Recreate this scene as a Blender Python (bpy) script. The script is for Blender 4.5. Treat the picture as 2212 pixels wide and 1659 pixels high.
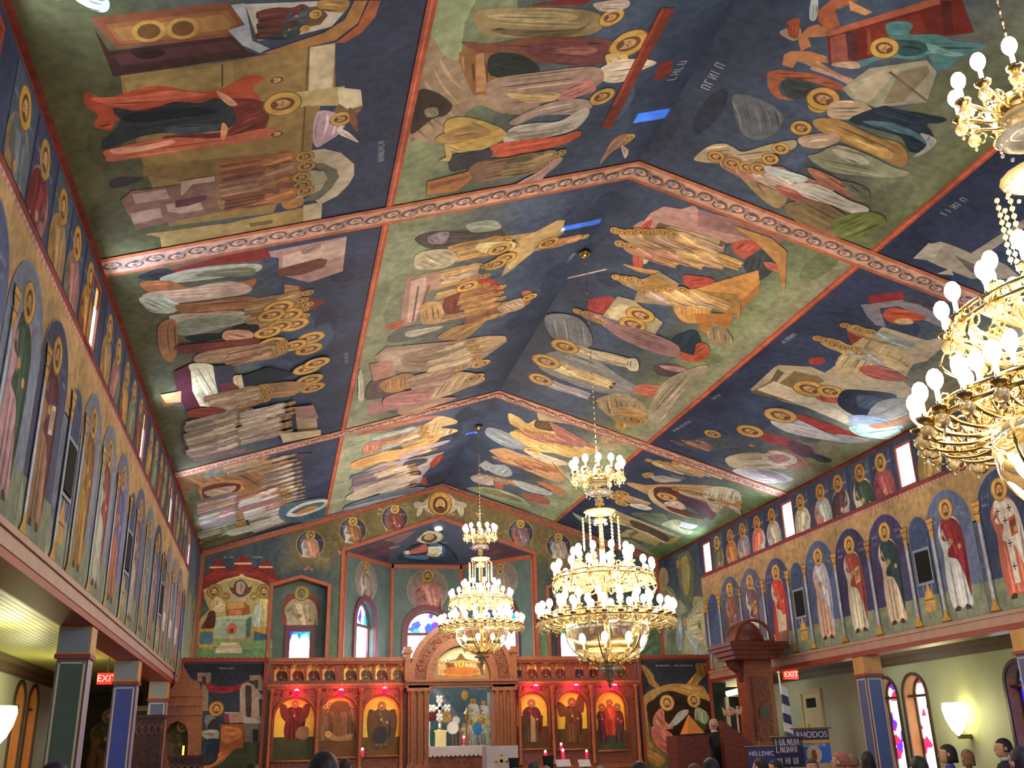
import bpy, bmesh, math, random
from math import sin, cos, pi, radians, sqrt, atan2
from mathutils import Vector, Matrix
from mathutils.geometry import tessellate_polygon
R = random.Random(7)
for o in list(bpy.data.objects): bpy.data.objects.remove(o)
SC = bpy.context.scene
COL = SC.collection
# ------------------------------------------------------------------ camera
CF, CP, CYW, CR = 2117.24, .3599, .2321, -.0278
_cy, _sy, _cp, _sp = cos(CYW), sin(CYW), cos(CP), sin(CP)
CFW = Vector((_sy*_cp, _cy*_cp, _sp)); _r = Vector((_cy, -_sy, 0)); _u = _r.cross(CFW)
CRT = cos(CR)*_r + sin(CR)*_u; CUP = -sin(CR)*_r + cos(CR)*_u
CO = Vector((-4.27375, 0, 1.7))
cam = bpy.data.cameras.new('camera'); cob = bpy.data.objects.new('camera', cam); COL.objects.link(cob)
cam.sensor_fit = 'HORIZONTAL'; cam.sensor_width = 36; cam.lens = CF*36/2212; cam.clip_start = .05; cam.clip_end = 200
cob.matrix_world = Matrix((CRT, CUP, -CFW)).transposed().to_4x4(); cob.location = CO
SC.camera = cob
# ------------------------------------------------------------------ world, lamps, exposure
SC.view_settings.view_transform = 'Standard'; SC.view_settings.look = 'None'
SC.view_settings.exposure = 0.1; SC.view_settings.gamma = 1; SC.view_settings.use_curve_mapping = False
w = bpy.data.worlds.new('daylight'); SC.world = w; w.use_nodes = True
w.node_tree.nodes['Background'].inputs[0].default_value = (.75, .85, 1, 1)
w.node_tree.nodes['Background'].inputs[1].default_value = 1.0
SC.cycles.max_bounces = 8; SC.cycles.diffuse_bounces = 4; SC.cycles.sample_clamp_indirect = 6
def lamp(name, kind, loc, power, col, size=.3, rot=None, **k):
    l = bpy.data.lights.new(name, kind); l.energy = power; l.color = col
    if kind == 'AREA':
        l.shape = 'RECTANGLE'; l.size = size; l.size_y = k.get('sy', size)
    else: l.shadow_soft_size = size
    if 'spread' in k: l.spread = k['spread']
    if kind == 'SPOT': l.spot_size = k.get('cone', 1); l.spot_blend = k.get('blend', .5)
    o = bpy.data.objects.new(name, l); COL.objects.link(o); o.location = loc
    if rot: o.rotation_euler = rot
    return o
WARM = (1, .80, .55); DAY = (.72, .84, 1)
# chandeliers light the nave; each has its glow spread over its tiers
CHY = (4.2, 12.92, 21.64); CHDZ = (.0, 0, .97)
for y, dz, pw in zip(CHY, CHDZ, (300, 390, 430)):
    lamp('chandelier_light', 'POINT', (0, y, 4.35+dz), pw, WARM, .75)
    lamp('chandelier_crown_light', 'POINT', (0, y, 5.75+dz), 70, WARM, .35)
# added unseen fill light behind the camera; daylight from the clerestory windows
lamp('west_fill_light', 'AREA', (0, -5.6, 5.2), 430, DAY, 9, (radians(90), 0, 0), sy=4)
WY = [1.8, 6.2, 10.6, 15.0, 19.41, 23.85]
for y in WY:
    for s in (-1, 1):
        lamp('clerestory_daylight', 'AREA', (s*6.3, y, 6.35), 26, DAY, .4, (radians(100), 0, radians(90*s)), sy=.65)
# aisle lamps
for s in (-1, 1):
    for y in (8.5, 15.2, 20):
        lamp('aisle_light', 'POINT', (s*8.0, y, 3.2), 22, (1, .92, .55) if s < 0 else (.95, .97, .82), .25)
lamp('sanctuary_light', 'POINT', (0, 28.6, 4.6), 60, (1, .9, .75), .5)
lamp('altar_light', 'POINT', (-.9, 25.2, 3.5), 90, (1, .93, .8), .3)
# ------------------------------------------------------------------ colour and materials
def lin(c): return ((c+.055)/1.055)**2.4 if c > .04045 else c/12.92
def hx(s, g=1.0):
    s = s.lstrip('#'); return tuple(min(.95, lin(int(s[i:i+2], 16)/255)*g) for i in (0, 2, 4))
MATS = {}
def mat(name, col, rough=.5, metal=0, emit=None, es=0, noise=0, nscale=6, bump=0, spec=.5, alpha=None, trans=0, stretch=None):
    if name in MATS: return MATS[name]
    m = bpy.data.materials.new(name); m.use_nodes = True; nt = m.node_tree; b = nt.nodes['Principled BSDF']
    if isinstance(col, str): col = hx(col)
    b.inputs['Base Color'].default_value = (*col, 1); b.inputs['Roughness'].default_value = rough
    b.inputs['Metallic'].default_value = metal; b.inputs['Specular IOR Level'].default_value = spec
    if trans: b.inputs['Transmission Weight'].default_value = trans
    if emit: 
        b.inputs['Emission Color'].default_value = (*(hx(emit) if isinstance(emit, str) else emit), 1); b.inputs['Emission Strength'].default_value = es
    if noise or bump:
        tc = nt.nodes.new('ShaderNodeTexCoord'); n = nt.nodes.new('ShaderNodeTexNoise')
        n.inputs['Scale'].default_value = nscale; n.inputs['Detail'].default_value = 4
        if stretch:
            mp = nt.nodes.new('ShaderNodeMapping'); mp.inputs['Scale'].default_value = stretch
            nt.links.new(tc.outputs['Object'], mp.inputs[0]); nt.links.new(mp.outputs[0], n.inputs['Vector'])
        else: nt.links.new(tc.outputs['Object'], n.inputs['Vector'])
        if noise:
            r = nt.nodes.new('ShaderNodeMapRange'); r.inputs[1].default_value = .25; r.inputs[2].default_value = .75
            r.inputs[3].default_value = 1-noise; r.inputs[4].default_value = 1+noise
            mx = nt.nodes.new('ShaderNodeMix'); mx.data_type = 'RGBA'; mx.blend_type = 'MULTIPLY'; mx.inputs[0].default_value = 1
            mx.inputs[6].default_value = (*col, 1); nt.links.new(n.outputs[0], r.inputs[0]); nt.links.new(r.outputs[0], mx.inputs[7])
            nt.links.new(mx.outputs[2], b.inputs['Base Color'])
        if bump:
            bp = nt.nodes.new('ShaderNodeBump'); bp.inputs['Strength'].default_value = bump; bp.inputs['Distance'].default_value = .02
            nt.links.new(n.outputs[0], bp.inputs['Height']); nt.links.new(bp.outputs[0], b.inputs['Normal'])
    MATS[name] = m; return m
def paint_mat(name, rough=.62, ns=1.1, amp=.30, fine=9, spec=.12):
    """Fresco / oil paint: each stroke's own colour with cloudy mottling and fine grain."""
    m = bpy.data.materials.new(name); m.use_nodes = True; nt = m.node_tree; b = nt.nodes['Principled BSDF']
    b.inputs['Roughness'].default_value = rough; b.inputs['Specular IOR Level'].default_value = spec
    at = nt.nodes.new('ShaderNodeAttribute'); at.attribute_name = 'pigment'
    tc = nt.nodes.new('ShaderNodeTexCoord'); cur = at.outputs['Color']
    for sc_, a_, d_ in ((ns, amp, 3), (fine, amp*.75, 4)):
        n = nt.nodes.new('ShaderNodeTexNoise'); n.inputs['Scale'].default_value = sc_; n.inputs['Detail'].default_value = d_
        nt.links.new(tc.outputs['Object'], n.inputs['Vector'])
        r = nt.nodes.new('ShaderNodeMapRange'); r.inputs[1].default_value = .3; r.inputs[2].default_value = .7
        r.inputs[3].default_value = 1-a_; r.inputs[4].default_value = 1+a_
        mx = nt.nodes.new('ShaderNodeMix'); mx.data_type = 'RGBA'; mx.blend_type = 'MULTIPLY'; mx.inputs[0].default_value = 1
        nt.links.new(cur, mx.inputs[6]); nt.links.new(n.outputs[0], r.inputs[0]); nt.links.new(r.outputs[0], mx.inputs[7]); cur = mx.outputs[2]
    nt.links.new(cur, b.inputs['Base Color']); MATS[name] = m; return m
FRESCO = paint_mat('fresco_paint'); ICON = paint_mat('icon_paint', .35, 3, .15, 25)
# ------------------------------------------------------------------ planes
class Plane:
    def __init__(s, o, U, V, inside=(0, 14, 4)):
        s.o = Vector(o); s.U = Vector(U).normalized(); s.V = Vector(V).normalized(); n = s.U.cross(s.V)
        s.flip = n.dot(Vector(inside)-s.o) < 0; s.N = -n if s.flip else n
    def px(s, u, v):
        d = CFW + CRT*((u-1106)/CF) - CUP*((v-829.5)/CF); t = (s.o-CO).dot(s.N)/d.dot(s.N); p = CO+d*t-s.o
        return (p.dot(s.U), p.dot(s.V))
    def at(s, a, b, h=0): return s.o + s.U*a + s.V*b + s.N*h
W, ZE, ZR, YG, YS = 6.5, 6.925, 8.989, 27.42, 24.39
SL = Vector((W, 0, ZR-ZE)).normalized(); SLEN = sqrt(W*W+(ZR-ZE)**2); BM = (W-3.279)/W*SLEN
PL = Plane((-W, 0, ZE), (0, 1, 0), (SL.x, 0, SL.z)); PR = Plane((W, 0, ZE), (0, 1, 0), (-SL.x, 0, SL.z))
WL = Plane((-W, 0, 0), (0, 1, 0), (0, 0, 1)); WR = Plane((W, 0, 0), (0, 1, 0), (0, 0, 1))
GW = Plane((0, YG, 0), (1, 0, 0), (0, 0, 1)); SW = Plane((0, YS, 0), (1, 0, 0), (0, 0, 1))
# ------------------------------------------------------------------ mesh helpers
def tag(o, label=None, cat=None, group=None, kind=None):
    if label: o['label'] = label
    if cat: o['category'] = cat
    if group: o['group'] = group
    if kind: o['kind'] = kind
    return o
def empty(name, loc, label, cat, group=None, rz=0):
    o = bpy.data.objects.new(name, None); COL.objects.link(o); o.location = loc; o.rotation_euler = (0, 0, rz); o.empty_display_size = .1
    return tag(o, label, cat, group)
class MB:
    def __init__(s): s.v = []; s.f = []; s.mi = []; s.sm = []; s.cur = 0; s.smooth = False
    def face(s, ids): s.f.append(tuple(ids)); s.mi.append(s.cur); s.sm.append(s.smooth)
    def add(s, vs, fs):
        n = len(s.v); s.v += [tuple(p) for p in vs]
        for f in fs: s.face([n+i for i in f])
        return s
    def box(s, x0, x1, y0, y1, z0, z1, M=None):
        vs = [Vector((x, y, z)) for z in (z0, z1) for y in (y0, y1) for x in (x0, x1)]
        if M: vs = [M @ p for p in vs]
        return s.add(vs, [(0, 2, 3, 1), (4, 5, 7, 6), (0, 1, 5, 4), (2, 6, 7, 3), (0, 4, 6, 2), (1, 3, 7, 5)])
    def lathe(s, prof, n=16, c=(0, 0, 0), M=None):
        c = Vector(c); vs = []; fs = []
        for (r, z) in prof:
            for i in range(n):
                a = 2*pi*i/n; p = Vector((r*cos(a), r*sin(a), z)); p = (M @ p) if M else p; vs.append(p+c)
        for k in range(len(prof)-1):
            for i in range(n):
                j = (i+1) % n; fs.append((k*n+i, k*n+j, (k+1)*n+j, (k+1)*n+i))
        fs.append(tuple(reversed(range(n)))); fs.append(tuple((len(prof)-1)*n+i for i in range(n)))
        return s.add(vs, fs)
    def ball(s, c, r, n=10, m=6, sx=1, sy=1, sz=1):
        c = Vector(c); pr = [(max(r*sin(pi*k/m), 1e-4), -r*cos(pi*k/m)*sz) for k in range(m+1)]
        return s.lathe(pr, n, c)
    def tube(s, pts, r, n=6, closed=False):
        pts = [Vector(p) for p in pts]; L = len(pts); vs = []; fs = []; rr = r if isinstance(r, (list, tuple)) else [r]*L
        up = Vector((0, 0, 1))
        for i, p in enumerate(pts):
            a = pts[(i-1) % L] if (closed or i) else p; b = pts[(i+1) % L] if (closed or i < L-1) else p
            t = (b-a).normalized(); x = t.cross(up)
            if x.length < .05: x = t.cross(Vector((1, 0, 0)))
            x.normalize(); y = t.cross(x)
            for k in range(n):
                q = 2*pi*k/n; vs.append(p+(x*cos(q)+y*sin(q))*rr[i])
        for i in range(L if closed else L-1):
            j = (i+1) % L
            for k in range(n):
                l = (k+1) % n; fs.append((i*n+k, i*n+l, j*n+l, j*n+k))
        if not closed: fs.append(tuple(reversed(range(n)))); fs.append(tuple((L-1)*n+k for k in range(n)))
        return s.add(vs, fs)
    def ring(s, R_, r, z, n=32, m=6, c=(0, 0)):
        return s.tube([(c[0]+R_*cos(2*pi*i/n), c[1]+R_*sin(2*pi*i/n), z) for i in range(n)], r, m, True)
    def prism(s, poly, pl, h0, h1, holes=()):
        """extrude an outline lying in plane pl (a,b) from h0 to h1 off the plane"""
        loops = [poly]+list(holes); flat = [p for l in loops for p in l]
        tri = tessellate_polygon([[Vector((a, b, 0)) for a, b in l] for l in loops]); n = len(flat)
        vs = [pl.at(a, b, h0) for a, b in flat]+[pl.at(a, b, h1) for a, b in flat]
        fs = [tuple(t) for t in tri]+[tuple(n+i for i in reversed(t)) for t in tri]; k = 0
        for l in loops:
            for i in range(len(l)):
                j = (i+1) % len(l); fs.append((k+i, k+j, n+k+j, n+k+i))
            k += len(l)
        return s.add(vs, fs)
    def build(s, name, m, parent=None, smooth=False, loc=None, recalc=True):
        me = bpy.data.meshes.new(name); me.from_pydata(s.v, [], s.f)
        for x in (m if isinstance(m, (list, tuple)) else [m]): me.materials.append(x)
        for p, i, q in zip(me.polygons, s.mi, s.sm): p.material_index = i; p.use_smooth = smooth or q
        if recalc:
            bm = bmesh.new(); bm.from_mesh(me); bmesh.ops.recalc_face_normals(bm, faces=bm.faces); bm.to_mesh(me); bm.free()
        o = bpy.data.objects.new(name, me); COL.objects.link(o)
        if loc is not None:
            o.location = loc
            if parent is None:
                for q in me.vertices: q.co -= Vector(loc)
        if parent: o.parent = parent; o.matrix_parent_inverse = Matrix.Identity(4)
        return o
def child(mb, name, m, parent, smooth=False):
    """mesh given in world coordinates, parented to an empty that sits at parent.location"""
    M = (Matrix.Translation(parent.location) @ parent.rotation_euler.to_matrix().to_4x4()).inverted()
    mb.v = [tuple(M @ Vector(p)) for p in mb.v]; return mb.build(name, m, parent, smooth)
def st(o): o['kind'] = 'structure'; return o
# ------------------------------------------------------------------ painting on a plane
GAIN = 1.75
def catmull(P, n=4):
    o = []; L = len(P)
    for i in range(L):
        p0, p1, p2, p3 = P[i-1], P[i], P[(i+1) % L], P[(i+2) % L]
        for k in range(n):
            t = k/n; o.append(tuple(.5*(2*p1[c]+(p2[c]-p0[c])*t+(2*p0[c]-5*p1[c]+4*p2[c]-p3[c])*t*t+(3*p1[c]-p0[c]-3*p2[c]+p3[c])*t**3) for c in (0, 1)))
    return o
def clip(P, x0, x1, y0, y1):
    for ax, val, sg in ((0, x0, 1), (0, x1, -1), (1, y0, 1), (1, y1, -1)):
        o = []
        for i in range(len(P)):
            a, b = P[i-1], P[i]; da = (a[ax]-val)*sg; db = (b[ax]-val)*sg
            if (da < 0) != (db < 0):
                t = da/(da-db); o.append((a[0]+(b[0]-a[0])*t, a[1]+(b[1]-a[1])*t))
            if db >= 0: o.append(b)
        P = o
        if len(P) < 3: return []
    return P
def shade(c, f):
    if isinstance(c, str): c = c.lstrip('#'); c = tuple(int(c[i:i+2], 16) for i in (0, 2, 4))
    return tuple(max(0, min(255, x*f)) for x in c)
def tolin(c, g):
    c = shade(c, 1); m = (c[0]+c[1]+c[2])/3; c = [x+(m-x)*.17 for x in c]
    return tuple(min(.95, lin(x/255)*g) for x in c)
class Paint:
    def __init__(s, pl, rect=None, gain=GAIN, base=.002, step=.00016):
        s.pl = pl; s.rect = rect; s.g = gain; s.items = []; s.base = base; s.step = step; s.K = (0, 0, 1)
    # coordinates: ab tuples; self.q turns crop text into ab
    def q(s, u, v): return s.pl.px(s.K[0]+u/s.K[2], s.K[1]+v/s.K[2])
    def poly(s, P, c, smooth=False, cols=None, lv=None):
        if smooth: P = catmull(P)
        if s.rect and cols is None: P = clip(P, *s.rect)
        if len(P) < 3: return
        xs = [p[0] for p in P]; ys = [p[1] for p in P]; bb = (min(xs), max(xs), min(ys), max(ys))
        if lv is None:
            lv = 0
            for it in reversed(s.items):
                b2 = it[3]
                if it[4] >= lv and bb[0] < b2[1] and bb[1] > b2[0] and bb[2] < b2[3] and bb[3] > b2[2]: lv = it[4]+1
        s.items.append((P, c, cols, bb, lv))
    def grad(s, x0, x1, stops, ny=1, x_n=1):
        """background: stops [(b, colour)...] bottom to top"""
        for (b0, c0), (b1, c1) in zip(stops, stops[1:]):
            P = [(x0, b0), (x1, b0), (x1, b1), (x0, b1)]; s.poly(P, None, cols=[c0, c0, c1, c1], lv=0)
    def ell(s, c, rx, ry, col, n=18, a0=0, a1=2*pi, rot=0):
        P = []
        for i in range(n):
            a = a0+(a1-a0)*i/(n if a1-a0 > 6.28 else n-1); x, y = rx*cos(a), ry*sin(a); P.append((c[0]+x*cos(rot)-y*sin(rot), c[1]+x*sin(rot)+y*cos(rot)))
        s.poly(P, col)
    def folds(s, P, c):
        """brush strokes that follow the long way of a painted form: light and dark folds"""
        n = len(P); mx = sum(p[0] for p in P)/n; my = sum(p[1] for p in P)/n
        A = abs(sum(P[i-1][0]*P[i][1]-P[i][0]*P[i-1][1] for i in range(n)))/2
        if A < .015: return
        sxx = sum((p[0]-mx)**2 for p in P); syy = sum((p[1]-my)**2 for p in P); sxy = sum((p[0]-mx)*(p[1]-my) for p in P)
        th = .5*atan2(2*sxy, sxx-syy); ct, sn = cos(th), sin(th)
        Q = [((p[0]-mx)*ct+(p[1]-my)*sn, -(p[0]-mx)*sn+(p[1]-my)*ct) for p in P]; v0 = min(q[1] for q in Q); v1 = max(q[1] for q in Q); H = v1-v0
        k = max(3, min(11, int(H/.07)))
        for i in range(k):
            v = v0+H*(i+.5+R.uniform(-.3, .3))/k; X = []
            for a, b in zip(Q, Q[1:]+Q[:1]):
                if (a[1] < v) != (b[1] < v): X.append(a[0]+(b[0]-a[0])*(v-a[1])/(b[1]-a[1]))
            if len(X) < 2: continue
            X.sort(); x0, x1 = X[0], X[1]
            for j in range(0, len(X)-1, 2):
                if X[j+1]-X[j] > x1-x0: x0, x1 = X[j], X[j+1]
            L = x1-x0
            if L < .08: continue
            x0 += L*R.uniform(.03, .3); x1 -= L*R.uniform(.03, .3); w_ = H/k*R.uniform(.18, .42); bd = R.uniform(-.25, .25)*H/k; f = R.choice((.62, .74, .84, 1.2, 1.34))
            S = [(x0, v), ((x0*2+x1)/3, v+w_*.5+bd), ((x0+2*x1)/3, v+w_*.45+bd), (x1, v), ((x0+2*x1)/3, v-w_*.4+bd), ((x0*2+x1)/3, v-w_*.5+bd)]
            s.poly(catmull([(mx+a*ct-b*sn, my+a*sn+b*ct) for a, b in S], 2), shade(c, f))
    def line(s, a, b, w_, c):
        dx, dy = b[0]-a[0], b[1]-a[1]; L = sqrt(dx*dx+dy*dy) or 1; nx, ny = -dy/L*w_/2, dx/L*w_/2
        s.poly([(a[0]+nx, a[1]+ny), (b[0]+nx, b[1]+ny), (b[0]-nx, b[1]-ny), (a[0]-nx, a[1]-ny)], c)
    def text(s, a, b, h, c='727a8a', n=None):
        """a row of small brush letters, too small to read"""
        dx, dy = b[0]-a[0], b[1]-a[1]; L = sqrt(dx*dx+dy*dy); n = n or max(3, int(L/(h*.75))); ex, ey = dx/L, dy/L; nx, ny = -ey, ex
        for i in range(n):
            x, y = a[0]+dx*i/n, a[1]+dy*i/n; k = R.choice('ILOHN'); T = lambda p, q: (x+ex*p*h+nx*q*h, y+ey*p*h+ny*q*h)
            s.line(T(0, 0), T(0, 1), h*.16, c)
            if k in 'LO': s.line(T(0, .05), T(.45, .05), h*.14, c)
            if k in 'HNO': s.line(T(.45, 0), T(.45, 1), h*.16, c)
            if k == 'N': s.line(T(0, 1), T(.45, 0), h*.12, c)
            if k == 'H': s.line(T(0, .5), T(.45, .5), h*.12, c)
    def head(s, c, r, skin='a07850', hair='5a3c24', halo='a8823c', up=(0, 1), beard=True):
        ux, uy = up; T = lambda x, y: (c[0]+(uy*x+ux*y)*r, c[1]+(-ux*x+uy*y)*r); rot = atan2(-ux, uy)
        if halo:
            s.ell(T(0, 0), r*1.0, r*1.0, shade(halo, .62), 20); s.ell(T(0, 0), r*.92, r*.92, halo, 20)
        s.ell(T(0, 0), r*.52, r*.62, hair, 14, rot=rot)
        s.ell(T(0, -.1), r*.36, r*.5, skin, 12, rot=rot)
        if r > .07:
            if beard: s.ell(T(0, -.42), r*.28, r*.2, hair, 8, rot=rot)
            s.ell(T(-.14, 0), r*.06, r*.04, '2e2018', 6, rot=rot); s.ell(T(.14, 0), r*.06, r*.04, '2e2018', 6, rot=rot)
            s.poly([T(-.03, .02), T(.04, .02), T(.06, -.2), T(-.04, -.2)], shade(skin, .8))
            s.ell(T(-.12, .2), r*.16, r*.04, shade(skin, 1.15), 6, rot=rot)
    def fig(s, foot, head, w_=.34, robe='7a4038', cloak='3a4050', halo='a8823c', skin='a07850', hair='5a3c24', flip=1, feet=True, book=None, simple=False):
        """one painted standing figure, foot and crown-of-head given"""
        ex, ey = head[0]-foot[0], head[1]-foot[1]; h = sqrt(ex*ex+ey*ey); ux, uy = ex/h, ey/h
        T = lambda x, y: (foot[0]+(uy*x*w_*flip+ux*y)*h, foot[1]+(-ux*x*w_*flip+uy*y)*h)
        L = lambda pts: [T(*p) for p in pts]
        if feet:
            s.poly(L([(-.3, .05), (-.36, 0), (-.12, 0), (-.08, .06)]), '3c2a1e'); s.poly(L([(.1, .06), (.12, 0), (.34, 0), (.28, .06)]), '3c2a1e')
        s.poly(L([(-.42, .04), (-.5, .3), (-.42, .55), (-.52, .7), (-.34, .82), (0, .86), (.34, .82), (.5, .7), (.42, .5), (.48, .3), (.42, .03), (.2, .05), (0, .02), (-.2, .05)]), robe, True)
        for x in (-.25, -.05, .2):
            s.poly(L([(x, .05), (x+.09, .05), (x+.05, .45), (x+.01, .45)]), shade(robe, R.choice((.68, 1.28))))
        s.poly(L([(-.3, .83), (.1, .84), (.45, .76), (.56, .55), (.5, .25), (.42, .1), (.3, .3), (.1, .45), (-.25, .5), (-.1, .62), (-.38, .66)]), cloak, True)
        s.poly(L([(.36, .18), (.5, .3), (.5, .6), (.42, .5)]), shade(cloak, .65)); s.poly(L([(-.2, .78), (.0, .79), (.2, .5), (.1, .48)]), shade(cloak, 1.3)); s.poly(L([(.15, .76), (.22, .76), (.36, .35), (.3, .35)]), shade(cloak, 1.2))
        if not simple:
            s.poly(L([(-.48, .66), (-.3, .7), (-.1, .56), (-.02, .6), (-.06, .66), (-.16, .62), (-.3, .76)]), shade(robe, .8)); s.ell(T(-.02, .62), h*.028, h*.028, skin, 8)
            if book: s.poly(L([(.08, .5), (.36, .52), (.38, .68), (.1, .66)]), book); s.poly(L([(.12, .53), (.33, .545), (.34, .65), (.13, .635)]), shade(book, .75))
            s.ell(T(.3, .56), h*.026, h*.026, skin, 8)
        s.poly(L([(-.1, .82), (.1, .82), (.07, .88), (-.07, .88)]), shade(skin, .8))
        s.head(T(0, .925), h*.105, skin, hair, halo, (ux, uy))
    def crowd(s, a, b, n, h, up, robes, halo='9a7638', w_=.32):
        L = sqrt(up[0]**2+up[1]**2); up = (up[0]/L, up[1]/L)
        for i in range(n):
            t = (i+.5)/n; x = a[0]+(b[0]-a[0])*t+R.uniform(-.05, .05)*h; y = a[1]+(b[1]-a[1])*t+R.uniform(-.05, .05)*h
            s.fig((x, y), (x+up[0]*h, y+up[1]*h), w_, R.choice(robes), R.choice(robes), halo=halo, feet=False, simple=True)
    def run(s, txt):
        """one painted form per line; coordinates are read off the photograph and land on this wall's own plane"""
        for ln in txt.strip().splitlines():
            t = ln.split()
            if not t: continue
            k = t[0]
            if k == 'K': s.K = (float(t[1]), float(t[2]), float(t[3])); continue
            def pt(x): u, v = x.split(','); return s.q(float(u), float(v))
            if k in 'PS':
                P = [pt(x) for x in t[2:]]; s.poly(P, t[1], k == 'S')
                if k == 'S': s.folds(catmull(P), t[1])
            elif k == 'F': s.fig(pt(t[3]), pt(t[4]), float(t[5]) if len(t) > 5 else .34, t[1], t[2], halo=(None if len(t) > 6 and t[6] == '0' else 'a8823c'))
            elif k == 'H': s.head(pt(t[2]), float(t[1]), halo=(None if len(t) > 3 and t[3] == '0' else (t[3] if len(t) > 3 else 'a8823c')))
            elif k == 'E':
                c = pt(t[2]); s.ell(c, float(t[3]), float(t[4]), t[1])
            elif k == 'T': s.text(pt(t[2]), pt(t[3]), float(t[1])*.8)
            elif k == 'L':
                P = [pt(x) for x in t[3:]]
                for a, b in zip(P, P[1:]): s.line(a, b, float(t[2]), t[1])
            elif k == 'C': s.crowd(pt(t[2]), pt(t[3]), int(t[1]), float(t[4]), (0, 1), t[5].split('/'), halo=((t[6] if t[6] != '0' else None) if len(t) > 6 else '9a7638'))
    def build(s, name, m=None, parent=None, origin=None):
        v = []; f = []; cl = []; pl = s.pl
        for P, c, cols, bb, lv in s.items:
            ar = sum(P[i-1][0]*P[i][1]-P[i][0]*P[i-1][1] for i in range(len(P)))
            if abs(ar) < 1e-7: continue
            cc = [tolin(x, s.g) for x in cols] if cols else [tolin(c, s.g)]*len(P); P = list(P)
            if (ar < 0) != pl.flip: P.reverse(); cc.reverse()
            h = s.base+lv*s.step; n = len(v); v += [pl.at(a, b, h) for a, b in P]; f.append(tuple(range(n, n+len(P)))); cl += cc
        og = Vector(origin) if origin is not None else Vector(v[0])
        if parent: og = parent.location
        me = bpy.data.meshes.new(name); me.from_pydata([tuple(p-og) for p in v], [], f); me.materials.append(m or FRESCO)
        at = me.color_attributes.new('pigment', 'FLOAT_COLOR', 'CORNER')
        buf = [x for c in cl for x in (*c, 1.0)]; at.data.foreach_set('color', buf)
        o = bpy.data.objects.new(name, me); COL.objects.link(o)
        if parent: o.parent = parent
        else: o.location = og
        return o
# =================================================================== the room
Y0 = -6.0
plaster = mat('plaster', '8a8468', .8, noise=.12, nscale=2)
st(MB().box(-9.3, 9.3, Y0, 32, -.2, 0).build('floor', mat('floor_tile', '6a4a38', .45, noise=.2, nscale=1.5)))
st(MB().box(-6.3, 6.3, 19.3, 24.1, 0.002, .45).box(-6.3, 6.3, 24.1, 32, 0.002, .85).build('floor_platform', mat('platform_carpet', '6a2020', .9, noise=.1, nscale=8)))
cm = mat('ceiling_board', '3c4456', .6)
for nm, pl in (('ceiling', PL), ('ceiling', PR)):
    st(MB().prism([(Y0, 0), (YG+.02, 0), (YG+.02, SLEN+.0), (Y0, SLEN)], pl, -.2, 0).build(nm, cm))
# upper nave walls with the clerestory openings
wm = mat('wall_plaster', '5a5a50', .8, noise=.1)
WH = .215; WZ0, WZ1 = 6.0, 6.72
for nm, pl in (('wall_left', WL), ('wall_right', WR)):
    hs = [[(y-WH, WZ0), (y+WH, WZ0), (y+WH, WZ1), (y-WH, WZ1)] for y in WY]
    st(MB().prism([(Y0, 3.29), (YG, 3.29), (YG, ZE+.15), (Y0, ZE+.15)], pl, -.34, 0, hs).build(nm, wm))
# beam moulding along the gallery, soffit strip and red edge
mo_p = mat('moulding_rose', hx('8c7066', 1.7), .5, noise=.12, nscale=5); mo_r = mat('moulding_red', hx('7a2c20', 1.6), .5, noise=.15)
red = mat('orange_red_trim', hx('96402a', 1.7), .5, noise=.18, nscale=3)
for nm, pl in (('trim_1', WL), ('trim_2', WR)):
    b = MB(); b.cur = 0
    for z0, z1, d in ((3.33, 3.40, .05), (3.40, 3.47, .035), (3.47, 3.53, .06)): b.prism([(Y0, z0), (YS, z0), (YS, z1), (Y0, z1)], pl, 0.001, d)
    b.cur = 1; b.prism([(Y0, 3.25), (YS, 3.25), (YS, 3.33), (Y0, 3.33)], pl, -.34, .04)
    st(b.build(nm, [mo_p, mo_r]))
# end gable wall: niches, apse opening
NX0, NX1, NZ1, NZA = 3.12, 4.56, 6.08, 6.30
def nichepoly(s, grow=0):
    return [(s*(NX0-grow), 3.4), (s*(NX1+grow), 3.4), (s*(NX1+grow), NZ1+grow*.8), (s*(NX0+NX1)/2, NZA+grow), (s*(NX0-grow), NZ1+grow*.8)]
AX, AZ, AA = 2.68, 7.06, 8.02
apse_hole = [(-AX, .5), (AX, .5), (AX, AZ), (0, AA), (-AX, AZ)]
gout = [(-W, 0), (W, 0), (W, ZE), (0, ZR), (-W, ZE)]
st(MB().prism(gout, GW, -.02, 0, [apse_hole, nichepoly(-1), nichepoly(1)]).build('wall_front', wm))
niche_m = mat('niche_side', hx('5a3a30', 1.6), .6, noise=.2)
green_m = mat('niche_back', hx('3c4a46', 2.5), .6, noise=.25, nscale=3)
for s in (-1, 1):
    b = MB(); P = nichepoly(s)
    D = .45
    for i in range(5):
        a, c = P[i], P[(i+1) % 5]; b.cur = 0
        b.add([GW.at(*a, 0), GW.at(*c, 0), GW.at(*c, -D), GW.at(*a, -D)], [(0, 1, 2, 3)])
    b.cur = 1
    wx = s*3.79; hole = [(wx-.27, 3.5), (wx+.27, 3.5), (wx+.27, 4.95), (wx-.27, 4.95)]
    b.prism(P, GW, -D-.04, -D, [hole])
    st(b.build('wall_front_niche', [niche_m, green_m], recalc=False))
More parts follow.
